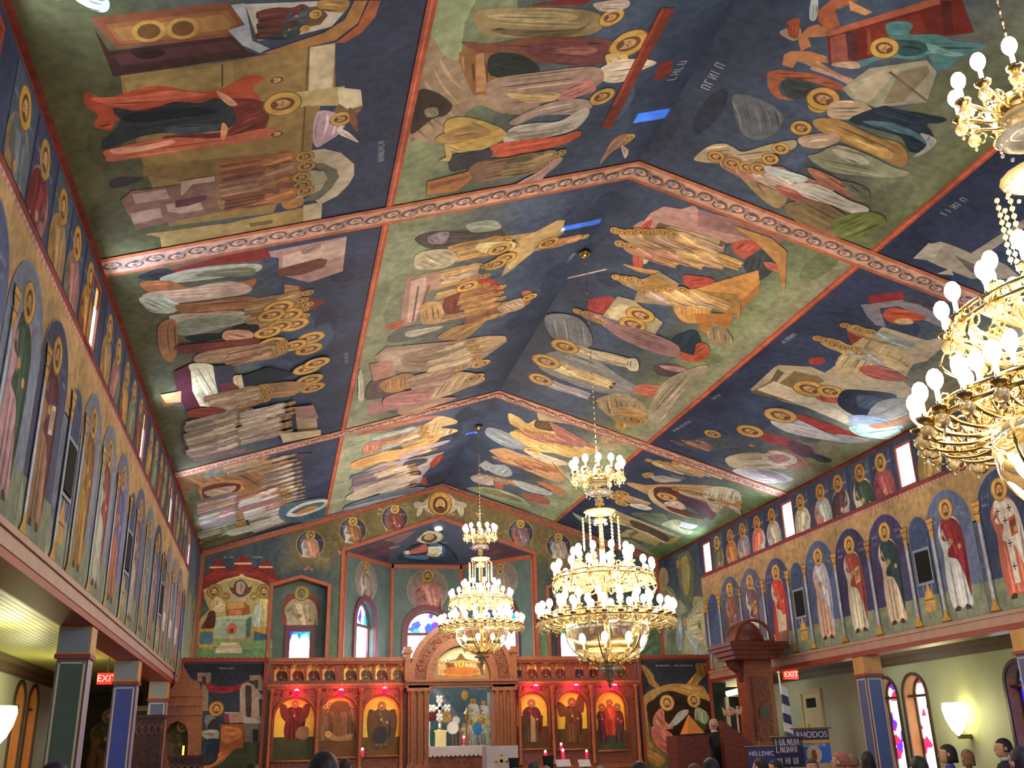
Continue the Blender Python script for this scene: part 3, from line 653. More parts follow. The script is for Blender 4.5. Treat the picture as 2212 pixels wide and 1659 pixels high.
def bust(pl, y, rb, ck, lb, hc):
    p = Paint(pl, (y-.34, y+.34, 5.98, 6.84), base=.006); bg = R.choice(['34405c', '2e3854', '38485a', '323a58'])
    p.poly([(y-.34, 5.98), (y+.34, 5.98), (y+.34, 6.84), (y-.34, 6.84)], bg); p.fig((y, 4.95), (y, 6.75), .36, rb, ck, halo=hc, feet=False, flip=R.choice((-1, 1)))
    for k in (-1, 1): p.text((y+k*.24-.07, 6.55), (y+k*.24+.08, 6.55), .045, '7c8494', 3)
    o = p.build('painted_saint_bust'); tag(o, lb, 'wall painting', 'half-length saints between the high windows')
for y, rb, ck, lb in BR: bust(WR, y, rb, ck, 'half-length %s saint high on the right wall' % lb, R.choice(['a8823c', '9c7034', 'a47030', '987838']))
k = 0
WORDS = ['before the nearest left window', 'after the first left window', 'after the second left window', 'after the third left window', 'after the fourth left window']
for i in range(5):
    for j in range(5):
        y = 2.1+4.4*i+[.71, 1.45, 2.25, 2.97, 3.75][j]
        if y < 5.2 or y > YS-.2: continue
        c = LC[(k*3+i) % 10]; c2 = LC[(k*3+i+4) % 10]; k += 1
        bust(WL, y, LCC[c], LCC[c2], 'half-length saint in %s and %s, %s %s' % (c, c2, ['first', 'second', 'third', 'fourth', 'fifth'][j], WORDS[i]), R.choice(['a07a34', '94702e', '8a7040']))
# =================================================================== painted ceiling: twelve canvases between patterned bands
BANDS = [(10.4, 10.84), (19.24, 19.68), (27.0, 27.42), (1.55, 1.98)]
def bay(pl, a0, a1, b0, b1, stops, K, txt, label, pre=None, post=None):
    p = Paint(pl, (a0, a1, b0, b1)); p.grad(a0, a1, stops)
    for _ in range(int((a1-a0)*3)):   # soft clouded patches of the painted sky and ground
        a = R.uniform(a0, a1); b = R.uniform(b0, b1); t = 0
        for (s0, c0), (s1, c1) in zip(stops, stops[1:]):
            if s0 <= b <= s1: col = c1 if (b-s0)/(s1-s0) > .5 else c0
        p.ell((a, b), R.uniform(.2, .7), R.uniform(.1, .3), shade(col, R.uniform(.86, 1.14)), 14)
    p.K = K
    if pre: pre(p)
    p.run(txt)
    if post: post(p)
    o = p.build('ceiling_painting'); tag(o, label, 'ceiling painting', 'painted canvases of the ceiling'); return o
N1, N2, N3 = '262e4a', '2c3853', '36455f'
GL = 'L'  # strips: outer 0..BM, inner BM..SLEN
outer = lambda g1, g2: [(0.05, g1), (.75, g2), (1.35, '444c4c'), (2.1, N2), (BM-.03, N1)]
inner = lambda g1, g2: [(BM+.03, g1), (BM+.6, g2), (BM+1.3, '464e50'), (BM+2.0, N3), (SLEN, '242e46')]
K1 = (0, 0, 2.458); K2 = (800, 0, 2.458); K3 = (1400, 0, 2.724); K4 = (0, 500, 2.458); K5 = (700, 500, 2.458); K6 = (1400, 500, 2.724)
KA = (1200, 1020, 5.53); KB = (340, 1140, 5.53); KC = (680, 1020, 5.53)
# ---- left outer, nearest: Christ before a tan wall; pale top patch paints reflected light
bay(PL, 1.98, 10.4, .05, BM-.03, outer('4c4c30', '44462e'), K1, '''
P 7c6438 650,480 640,400 1180,330 1780,225 1780,480 1700,560 1640,860 1550,900 1450,1130 900,1200 760,880
P 86703e 660,440 1200,340 1240,330 1240,480 1180,460 1000,480 860,455 680,500
P 6e5830 760,880 1560,800 1450,980 1180,1000 760,930
L 5a4626 .02 1180,340 1180,460
L 5a4626 .02 1640,250 1600,860
P a89a7c 1645,250 1780,230 1765,470 1640,480
P 9c8a5c 1560,490 1830,455 1825,560 1640,560 1560,570
P b4a888 1790,462 1915,475 1925,560 1850,580 1800,560
P 6a5232 1800,550 1850,580 1930,560 1900,600 1760,600
P 6c3c26 480,95 1180,10 1250,30 1290,130 1270,190 620,255 520,150
P 7c4c28 560,130 1200,50 1260,120 1240,170 640,235
P 8a6030 600,150 1180,75 1230,130 1210,155 650,215
E 9c7434 790,165 .13 .13
E 5c3c1c 790,165 .09 .09
E 9c7434 970,150 .13 .13
E 5c3c1c 970,150 .09 .09
P 38201e 500,150 580,270 1230,190 1310,270 1380,290 600,405 560,300
P 46282a 600,290 1220,215 1280,260 640,350
S 2c1a1c 700,260 820,250 880,280 800,310 720,300
P 8a9098 1225,25 1300,15 1340,215 1430,255 1380,280 1290,240 1210,160 1300,130
P 9a9488 1300,20 1800,0 1830,60 1760,140 1600,180 1370,215
P 5a3c28 1360,60 1700,30 1740,80 1700,130 1400,180
F 5a2a28 3a3c48 1360,110 1700,70 .5
F 4c2a26 2a3438 1360,165 1640,150 .5
S 8a6a38 1700,0 1850,0 1830,60 1760,60 1690,40
P 8c6034 1380,285 1540,230 1720,170 1830,100 1880,0 1950,0 1900,120 1780,210 1560,265
P 8e4a30 1780,225 1900,130 1960,0 2020,0 1990,90 1920,170 1830,225
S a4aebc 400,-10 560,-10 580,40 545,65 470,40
S 9c3e26 455,490 560,520 700,480 860,455 1000,480 1150,480 1230,440 1310,400 1400,410 1340,470 1380,520 1250,540 1100,535 900,590 740,620 620,640 590,690 500,670 520,610 450,560
S b4543a 480,520 700,510 900,480 1100,500 1000,515 800,540 620,560
S 7a2a1c 600,600 760,580 900,560 850,590 700,640
S 5c2420 1180,540 1300,520 1400,540 1430,600 1400,690 1300,740 1180,750 1000,770 900,765 880,720 1180,700 1240,640
S 262c34 600,570 760,590 920,540 1060,545 1150,520 1230,560 1250,640 1180,690 950,700 760,720 560,790 545,745 600,700 640,640
S 343c48 870,680 1000,655 1130,660 1180,670 1100,700 950,712
S 181e26 660,610 900,570 1080,570 1150,600 900,630 700,650
S a4523a 550,800 640,775 900,730 1150,730 1400,680 1490,700 1400,735 1200,765 950,800 600,855 560,830
S c08068 590,790 760,770 900,740 920,760 760,800 620,815
S b47a58 1150,480 1200,500 1260,550 1220,560 1170,520
S b47a58 1180,650 1210,680 1190,740 1170,720
H 0.19 1500,550
H 0.10 1470,425 0
H 0.10 1470,710 0
S 9a8090 1680,600 1760,590 1830,640 1810,700 1740,750 1680,780 1660,720
H 0.12 1810,630
S b8aca0 1790,680 1850,700 1905,755 1850,735 1800,710
S 6a4030 1850,570 1890,600 1900,700 1860,650
P a09480 1630,800 1720,790 1810,810 1880,870 1880,930 1850,980 1790,1040 1700,1085 1670,1060 1750,1000 1790,940 1750,880 1650,860
P 5c5a4c 1630,870 1720,865 1790,900 1800,940 1760,1000 1690,1060 1600,1070 1690,1000 1740,940 1700,900
P 948c74 1640,900 1720,910 1740,945 1700,1010 1600,1050 1440,1070 1400,1000 1440,900
P 3a3628 1500,985 1590,960 1580,990 1490,1015
S 9a5a34 1520,850 1600,835 1615,880 1540,900
S 9a6634 1500,1070 1610,1050 1600,1090 1520,1110
C 5 1120,900 1170,1120 1.0 7c4a2c/8c5a34/6c4030/7a5844
P 6c4c44 640,1060 700,1010 960,980 1140,960 1150,1100 1180,1120 720,1215
P 8a7268 700,1030 880,1000 900,1050 720,1080
P 8a7268 690,1130 850,1100 860,1150 710,1190
P 907a6c 960,960 1140,930 1140,960 1020,975 990,1010 960,1040
P 907a6c 880,1080 1060,1060 1080,1110 960,1130 890,1120
P 4c2c34 930,1060 1100,1030 1090,1060 1000,1090 930,1100
S 2c2830 580,960 640,940 760,940 720,970 600,1000
P 8c7444 780,1240 1180,1190 1610,1100 1610,1200 1200,1280 860,1330 850,1260
P 5c4a28 1320,1185 1450,1165 1445,1185 1330,1205
P a4987c 1610,1090 1710,1070 1705,1165 1610,1185
L 9c7040 .03 780,1245 1180,1190
T .09 2040,850 2040,740
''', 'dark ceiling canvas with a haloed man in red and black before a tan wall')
# ---- left inner, nearest: taking down from the cross
bay(PL, 1.98, 10.4, BM+.03, SLEN, inner('74805e', '5c6850'), K2, '''
P 80906c 340,0 560,0 500,120 480,300 430,340 360,280 320,190
S 84705a 320,190 400,300 520,340 700,420 900,500 860,600 700,600 560,560 420,700 330,760 250,740 200,760 250,480 300,320
S 2e2420 255,480 330,480 400,520 435,560 400,610 330,630 240,700 210,700 230,600
S 6e6458 290,580 350,570 360,610 300,620
S 7a5430 470,280 640,260 660,300 640,480 580,500 540,490
P a0744a 560,290 600,270 620,480 560,490
S 7c6e4c 560,60 760,40 1000,40 1180,60 1240,110 1200,170 1050,195 800,200 600,180
S 948660 620,80 900,60 1100,80 1000,120 760,110
S 5c5238 640,150 900,160 1100,150 1180,110 1050,190 760,190
H 0.14 1280,90
S a0948c 1180,20 1280,0 1370,0 1360,40 1240,60
P 7a1e1c 840,30 1000,0 1180,0 1130,20
S 6c3c2c 480,220 640,230 860,195 1000,190 1260,210 1340,250 1270,310 1100,330 900,330 760,270 600,280
S 5e3036 820,260 1000,220 1250,225 1280,300 1180,345 960,330
S 7c4c48 980,260 1160,240 1200,270 1080,290
S 1e2628 640,290 800,290 900,370 800,400 640,400
H 0.23 1370,230
S b89c64 1250,290 1360,290 1350,360 1280,370
S b4a890 1200,380 1300,320 1440,310 1520,330 1440,370 1340,430 1240,430
S 846c60 640,420 900,380 1180,350 1240,400 1190,460 1000,520 850,560 700,580 620,500
S a46a64 1000,500 1120,430 1180,430 1190,480 1100,510 1020,540
S a89060 730,490 860,500 1000,490 980,530 840,540 740,510
S 8a7870 1180,540 1120,600 900,610 780,660 740,640 900,560 1060,520
H 0.16 1230,510
S 9a9690 740,680 860,650 1000,640 1130,570 1160,600 1090,680 960,720 720,760
S 7c7468 700,700 900,690 1060,650 1000,700 800,740
S a08444 400,640 520,620 700,680 700,740 560,800 440,800 400,740
S 8a6c3c 340,740 420,690 560,660 640,700 520,740 430,760
P a08850 390,760 430,760 430,850 360,850 400,830
S a4442e 640,770 800,740 1000,720 1100,690 1110,720 1000,770 860,800 680,830
S 2c2c38 440,820 600,790 650,800 600,860 480,900 420,900
S 6a5040 560,860 760,830 960,820 900,880 760,920 620,960 500,960
C 4 690,930 700,860 .8 6c5a3c/7a6444/584c38 8c7040
P 9a6238 300,960 520,905 540,940 460,1010 300,1030
P 7a4a2c 310,975 520,925 520,940 320,1000
S 8c6c70 900,900 960,850 1020,830 990,870 920,930 900,960 760,980
P 6a2a20 1540,40 1620,40 1480,290 1280,680 1220,680 1420,280
P 6a261c 1540,330 1610,320 1600,380 1540,430 1500,420
P 8a3626 1545,45 1560,45 1300,560 1280,560
S 84604c 1290,740 1350,710 1400,720 1370,760 1290,800 1220,870 1240,820
S a09080 1330,770 1370,800 1350,840
H 0.08 1375,730
T .14 1620,420 1690,310
T .14 1755,460 1850,310
''', 'navy ceiling canvas with a crowd and a body below a slanting red cross')
# ---- right inner, nearest
bay(PR, 1.98, 10.4, BM+.03, SLEN, inner('5c6648', '5e6650'), K3, '''
S 505660 500,560 700,600 800,700 720,800 620,820 540,760
S 8c9ca0 960,0 1000,0 990,110 950,110
P 8c4a30 1000,60 1080,0 1240,0 1100,60 1130,150 1050,180 1000,120
P a8744c 1180,0 1320,70 1280,90 1190,60
S 8c7a70 780,180 880,150 900,200 860,240 790,210
S 8c3c28 820,130 890,110 880,220 830,210
P 98603c 1000,140 1050,170 1060,210 940,220 960,270 900,300 880,220 940,160
P 98603c 840,300 950,300 1050,330 1060,370 880,350 850,400 790,380 800,320
S 8a4630 700,440 760,410 860,420 1000,440 1180,520 1120,530 960,480 820,460 770,500 790,560 860,590 780,580 720,540
S 2c3438 790,480 880,465 960,490 960,560 860,580 800,540
S 96746c 980,390 1100,420 1320,520 1280,540 1080,450 960,410
S 8a684a 860,350 1000,360 1170,480 1100,440 940,380
P 5c1e1c 1050,190 1460,70 1840,-20 1920,190 1600,230 1320,340 1070,380
P 8c4a34 1040,185 1840,-60 1860,-20 1060,215
P 7c4038 1070,220 1180,190 1200,350 1080,375
P 44242c 1160,190 1220,180 1240,340 1180,350
P 6c2620 1280,160 1600,80 1640,190 1300,300
P 4a1c1c 1720,0 1780,0 1800,180 1740,200
L 7a3c2c .03 1300,170 1300,320
S 3c6a70 1400,140 1500,120 1560,150 1540,200 1700,200 1800,240 1990,260 1900,310 1830,340 1780,390 1690,410 1650,330 1560,350 1400,340 1240,400 1230,360 1330,330 1440,260 1410,200
S 5c8a8c 1640,250 1760,290 1860,320 1780,330 1660,300
S 28484e 1420,240 1600,240 1640,300 1500,330
H 0.15 1390,280
S 9a8068 1090,370 1220,360 1240,400 1100,390
P 7c7c6c 1140,520 1300,400 1640,350 1700,420 1640,600 1340,630 1200,580
P 928a74 1180,500 1400,400 1480,400 1300,600 1220,580
P 6c6450 1480,420 1640,380 1660,420 1500,600 1380,610
L 5a4c40 .03 1420,420 1640,590
S a48038 940,570 1000,520 1060,515 1110,560 1100,620 1020,660 950,640
H 0.19 1030,580
S 94826c 1080,600 1230,590 1320,640 1300,680 1160,700 1060,680
S 1e2a3c 1180,700 1380,620 1460,640 1740,690 1720,720 1640,730 1680,800 1640,880 1540,890 1480,800 1300,750
S 3a5868 1260,710 1440,720 1600,790 1640,850 1560,800 1400,760
S 84888c 1600,780 1700,820 1640,890 1560,920 1640,850
S 86683c 980,700 1120,700 1340,800 1480,840 1530,920 1500,980 1400,940 1160,840 1000,760
S a4844c 1160,790 1360,850 1440,900 1400,930 1200,840
H 0.13 900,750
S 9c8472 900,800 1100,780 1120,830 1000,870 900,850
S 787c68 1000,900 1120,850 1280,900 1440,980 1540,1010 1460,1040 1240,1030 1060,1000 940,920
S 9c9c88 1080,870 1250,910 1300,960 1180,950
S 94866a 270,930 350,860 440,840 500,860 560,890 700,850 860,820 860,870 740,900 620,960 540,980 420,960 320,950
S 70582c 380,930 480,900 560,930 520,970 420,960
S 887450 500,970 640,930 720,960 760,1060 820,1160 760,1220 640,1140
C 4 800,1090 1130,1160 1.1 9a8a84/8c5c54/7c6a74/94887c
S 94a0a0 700,970 860,1010 940,1040 900,1070 780,1040 700,1010
S 8c4c44 760,1080 940,1150 1140,1200 1060,1200 880,1180 780,1130
S a8a4a0 860,1080 1000,1080 1180,1170 1300,1220 1240,1260 1080,1200 920,1150
S 96604c 940,980 1060,1020 1200,1100 1280,1180 1180,1150 1000,1060
S 5a5c54 1140,1060 1280,1100 1300,1160 1220,1160
H 0.11 780,870
H 0.11 720,930
S 6c5c40 800,1200 1000,1180 1160,1260 1180,1330 1060,1400 900,1320
S 5c6838 1100,1280 1300,1240 1400,1300 1240,1400 1100,1380
T .14 165,460 225,340
T .14 310,510 410,350
''', 'navy ceiling canvas with a teal figure, a red loom and a rocky hill')
# ---- right outer, nearest
bay(PR, 1.98, 10.4, .05, BM-.03, outer('5c5c48', '5a5c4c'), K3, '''
P 8a8478 1560,1520 1640,1440 1720,1420 1810,1450 1900,1490 2210,1290 2212,1340 1980,1500 2110,1560 2200,1640 1900,1640 1700,1560 1640,1530
P a09a90 1560,1520 1650,1430 1740,1440 1690,1510
P 5c5248 1800,1500 1980,1580 2010,1640 1900,1600
P a09a90 1700,1610 1780,1580 1800,1620
S 7a2024 2120,1060 2212,990 2260,1100 2180,1130
T .12 1720,1250 1860,1150
''', 'navy ceiling canvas with pale grey crossed beams behind the big chandelier, right edge')
# ---- left outer, middle: falling asleep scene with a crowd round a bier
bay(PL, 10.84, 19.24, .05, BM-.03, outer('464830', '4a4c3c'), K4, '''
P 8a6a68 1360,120 1840,25 1820,210 1640,270 1480,230 1480,140
P a08882 1500,130 1840,30 1830,120 1650,190 1500,200
P 5c342e 1470,200 1700,140 1740,150 1720,190 1600,230 1480,240
S 7a5c5c 1600,100 1690,60 1700,90 1620,120
P 6c2220 880,210 1180,130 1420,90 1440,140 1320,160 1100,180 900,230
S 2a2c34 740,230 860,195 930,220 860,255 760,255
S 8c8e80 860,240 1060,190 1360,170 1370,210 1200,240 1000,265 880,270
S 5c6050 1030,230 1200,200 1340,190 1340,230 1180,240
S 8a5434 740,275 900,260 1020,300 1260,270 1360,250 1300,320 1050,345 860,350
S 9a8478 800,320 1000,300 1200,260 1330,290 1300,330 1100,360 900,380 760,350
S 8c988c 740,350 860,340 960,390 920,430 820,430 770,400
S 7a5032 930,390 1100,370 1300,340 1380,360 1360,390 1200,420 1000,440
S 948a7c 900,445 1060,430 1250,420 1400,440 1300,470 1150,490 960,500
S 6c7468 900,500 1100,440 1250,450 1300,480 1180,510 980,550
S 865c34 840,500 930,470 940,640 900,690 850,640
P 8a6a4a 1510,280 1590,290 1580,420 1510,410
P 6a2c20 1590,280 1650,350 1735,375 1640,420 1590,420
C 6 1300,370 1300,560 .9 7a5c3c/8a6a48/6c4c38/84684c
H 0.23 1480,400
H 0.23 1530,440
H 0.21 1440,440
H 0.23 1560,490
H 0.21 1480,500
H 0.21 1420,530
S 1a1e24 980,560 1100,540 1220,540 1200,565 1050,585
S 1a1e24 1240,500 1360,490 1370,520 1300,545
S 9a705c 1200,520 1320,520 1340,560 1240,580 1180,560
S 5e281e 940,600 1150,580 1360,560 1360,590 1200,620 1040,640 960,640
H 0.23 1650,565
H 0.23 1640,625
H 0.23 1440,590
H 0.21 1560,600
S 7c6248 1060,640 1300,600 1500,580 1520,640 1380,680 1180,690 1040,690
C 5 1180,640 1200,700 .9 6c4c38/7a5a4c/84684c/5c4430
P 4a1c2c 920,740 1000,700 1100,700 1130,760 1200,1000 1160,950 1000,960 940,860
S aca488 1000,700 1110,695 1150,740 1160,820 1220,890 1230,920 1080,920 1040,850 1040,780
P c0b898 1010,730 1030,740 1050,840 1040,860 1090,920 1060,920 1020,840
P 2c2c3c 1130,705 1230,700 1250,790 1240,860 1160,870 1140,780
P 5a2628 1160,800 1250,790 1300,860 1240,900 1190,880
S a48460 1240,760 1280,760 1290,820 1240,800
P 18202a 1280,760 1420,710 1500,730 1570,745 1480,780 1380,820 1290,820
P a09470 1260,760 1280,750 1295,825 1400,820 1390,835 1270,835
H 0.25 1630,720
H 0.25 1640,780
H 0.23 1660,830
H 0.23 1680,690
S 866444 1300,830 1500,790 1620,800 1560,860 1400,880 1300,890
H 0.18 1270,880
C 6 1080,880 1110,960 1.05 7c6044/8a7458/6c4c3c/907c6c
P 844a2c 850,870 900,860 920,920 870,930
P a88458 850,860 960,840 960,900 880,905
S 6a2a20 1000,940 1130,920 1200,940 1100,970 1010,975
C 9 960,1010 990,1190 1.15 8a7c6c/6c6058/7c7064/3c3438/948874 7c6440
C 7 1250,960 1270,1120 1.0 7c6c60/94887c/5c4c48 8c6c3c
P 94846c 1570,980 1680,990 1690,1080 1580,1060
P 7c5c5c 1560,920 1660,910 1690,980 1570,980
P a8987c 1480,1060 1700,1040 1700,1070 1500,1110
P 6c4c50 1020,1200 1300,1150 1310,1165 1030,1225
T .08 1848,700 1848,640
''', 'ceiling canvas with a haloed crowd round a white draped bier')
# ---- left outer, far: glory in an oval
bay(PL, 19.68, 27.0, .05, BM-.03, outer('4c5034', '6a5c44'), K4, '''
S 7c5a3c 940,1290 1100,1250 1350,1260 1420,1330 1360,1400 1100,1440 970,1420
S 5c6448 980,1390 1060,1370 1080,1430 1000,1440
S 9c6a40 1060,1350 1180,1320 1290,1325 1310,1360 1250,1410 1150,1440 1080,1430
S 5a2818 1080,1360 1180,1335 1270,1340 1275,1365 1220,1400 1130,1425 1080,1415
S 9c8874 1080,1385 1160,1360 1250,1350 1230,1380 1140,1410
S 5c7470 1080,1290 1180,1260 1170,1285 1110,1305
C 10 1180,1240 1200,1300 .9 8a7458/7c6a58/9c8c78/6c5444 8c7040
C 12 1330,1230 1420,1480 .95 8a7458/7c7068/a09484/5c5048/84684c 8c7040
C 14 1020,1440 1070,1640 1.1 7c6a5c/8a8a94/5c5c58/8c7460/6c4c50 8c7040
C 14 1240,1420 1330,1600 1.2 9c9c98/6c5c5c/848c84/7c5048/a89c8c 8c7040
P 4a3438 1560,1180 1660,1170 1600,1200
S 3c5c70 1490,1460 1620,1420 1740,1420 1740,1530 1640,1540 1500,1530
S b4b4ac 1520,1490 1600,1440 1700,1418 1745,1425 1720,1460 1620,1500 1540,1510
S 3c5c70 1545,1488 1620,1450 1700,1430 1720,1438 1690,1460 1610,1490
S b47a34 1570,1490 1640,1455 1690,1455 1650,1475 1590,1498
C 8 1040,1600 1060,1659 1.2 5c6448/8c8c74/4c5038
S a4ac9c 1200,1590 1340,1550 1440,1540 1380,1570 1240,1610
''', 'ceiling canvas with a brown oval glory below and a small white oval in its sky')
# ---- left inner, middle
bay(PL, 10.84, 19.24, BM+.03, SLEN, inner('747c64', '6c7660'), K5, '''
P 8c7450 880,40 1000,20 1280,-20 1270,10 1120,100 1000,200 940,240 980,140 1020,40
P a48a5c 960,150 1010,60 1240,-60 1280,-60 1260,0 1040,160 980,200
P 80603c 700,60 960,20 940,40 800,60
S 3c3838 480,40 560,0 700,-10 880,-40 960,0 940,40 800,50 700,80 560,90
S 6c6470 560,20 660,0 640,60 560,60
S 7c8478 760,-40 900,-60 940,-20 860,0 780,0
C 6 640,90 700,150 .95 9a7a48/8a6c44/a48a5c
S 948c78 490,120 600,90 680,100 700,150 640,190 540,200 480,190
S b8a878 820,60 1000,50 1000,90 900,110 820,100
H 0.19 930,90
H 0.19 960,140
H 0.19 910,170
S 8a7a80 620,240 700,190 790,180 820,210 780,260 680,280
S a08c90 660,230 760,200 780,230 700,260
S 8c3028 800,260 880,250 950,290 940,320 900,350 840,340
C 6 580,210 600,500 .9 9a7c50/8a6a48/a08458/7c5c40
P 8c6c64 440,240 620,210 620,300 560,320 520,400 470,500 400,500 420,350
P a88c84 460,260 540,240 540,300 480,480 440,480
L 5c4448 .03 500,290 470,480
L 5c4448 .03 560,280 520,400
S 9a7850 520,390 600,370 640,420 600,490 520,490
H 0.19 760,290
H 0.19 800,330
S 5c2a24 640,360 740,320 780,360 720,430 640,430
C 6 700,330 740,500 .8 84603c/7c5434/946c44/6c4430
S 9c5430 1050,320 1100,320 1090,380 1040,400 1060,350
S 98806c 920,400 1040,350 1060,400 960,430
H 0.14 1090,345
C 3 1080,100 1200,60 .7 9a6a44/8c7c74/7c4c3c
H 0.18 1190,60
S 4c5250 340,560 440,500 640,490 700,490 640,530 480,570 360,590
S 8c8c80 440,530 620,500 600,520 460,560
S a04c30 330,500 420,470 400,510 340,520
S 84643c 600,560 700,500 800,480 900,430 860,470 760,560 680,575
P 8a7468 270,660 330,610 680,580 860,550 960,550 970,580 860,660 780,720 640,760 560,740 300,740
P 988478 300,640 640,600 620,680 300,720
S a48a64 620,600 850,560 960,555 940,590 800,650 700,680 620,660
S 7c6458 420,650 600,620 700,640 720,680 640,700 440,720
C 4 480,640 560,740 1.1 8c7c64/a49074/7c6458
H 0.21 830,700
S 4c3c40 240,800 320,780 380,800 360,860 260,890 220,880
S 94683c 300,800 420,750 480,770 420,840 330,850
P 94685c 240,700 360,680 380,760 260,790
P 8a5c60 230,920 320,890 330,960 230,975
C 4 420,780 440,880 1.2 8a7464/9c8474/7a5a50
S 9c6468 330,870 520,830 640,850 560,900 380,940 320,930
S a4886c 640,790 740,740 850,770 820,800 740,830 640,870 560,880
H 0.21 800,770
S 8a6c60 400,930 600,880 700,880 560,930 420,970
S a0a494 180,750 200,740 210,880 180,890 180,820
T .07 1300,160 1340,110
T .07 1410,150 1440,110
S 3c3424 1370,100 1400,95 1395,180 1380,150
''', 'ceiling canvas with a pink walled city and red winged angels, left of the ridge')
# ---- left inner, far
bay(PL, 19.68, 27.0, BM+.03, SLEN, inner('848c74', '74806c'), K5, '''
S 8c5448 180,1080 300,1020 560,980 620,985 460,1020 300,1060
S a8906c 560,1010 620,980 700,1000 700,1020 620,1040 700,1050 700,1065 600,1100 500,1130 420,1150 440,1080
C 6 260,1090 290,1160 1.2 a09484/7c8c94/a4744c/6c5c54
S 9c6454 220,1130 300,1110 290,1160 210,1180
S a88454 300,1170 480,1140 620,1070 600,1110 500,1160 360,1220 290,1210
S b0804c 150,1225 280,1180 440,1150 420,1180 280,1230 160,1260
C 5 400,1130 440,1200 .8 b08c54/a48054/94744c
S 94808c 400,1190 560,1130 650,1105 660,1115 540,1160 420,1210
P 8c8288 150,1300 300,1230 540,1190 640,1165 600,1200 520,1300 540,1330 400,1340 200,1400
S 3c3c48 430,1220 520,1200 550,1215 480,1250 420,1260
S 3c3c48 410,1290 500,1265 510,1290 430,1320
S 8c3428 560,1230 610,1180 630,1190 580,1250
S 8c3428 510,1330 530,1300 545,1320 540,1345
C 9 130,1300 140,1420 1.2 7c6c74/94868a/5c5460/8c7468
C 8 260,1280 290,1400 1.1 9c8c80/6c5c60/b0a088
S b4a894 120,1400 340,1310 520,1290 400,1340 180,1420
S 5c6c80 120,1450 300,1390 500,1350 520,1370 300,1430 120,1480
S 94a4b0 100,1470 280,1420 440,1390 420,1410 240,1450
''', 'far ceiling canvas with peach mountains and white arches, above the end gable')
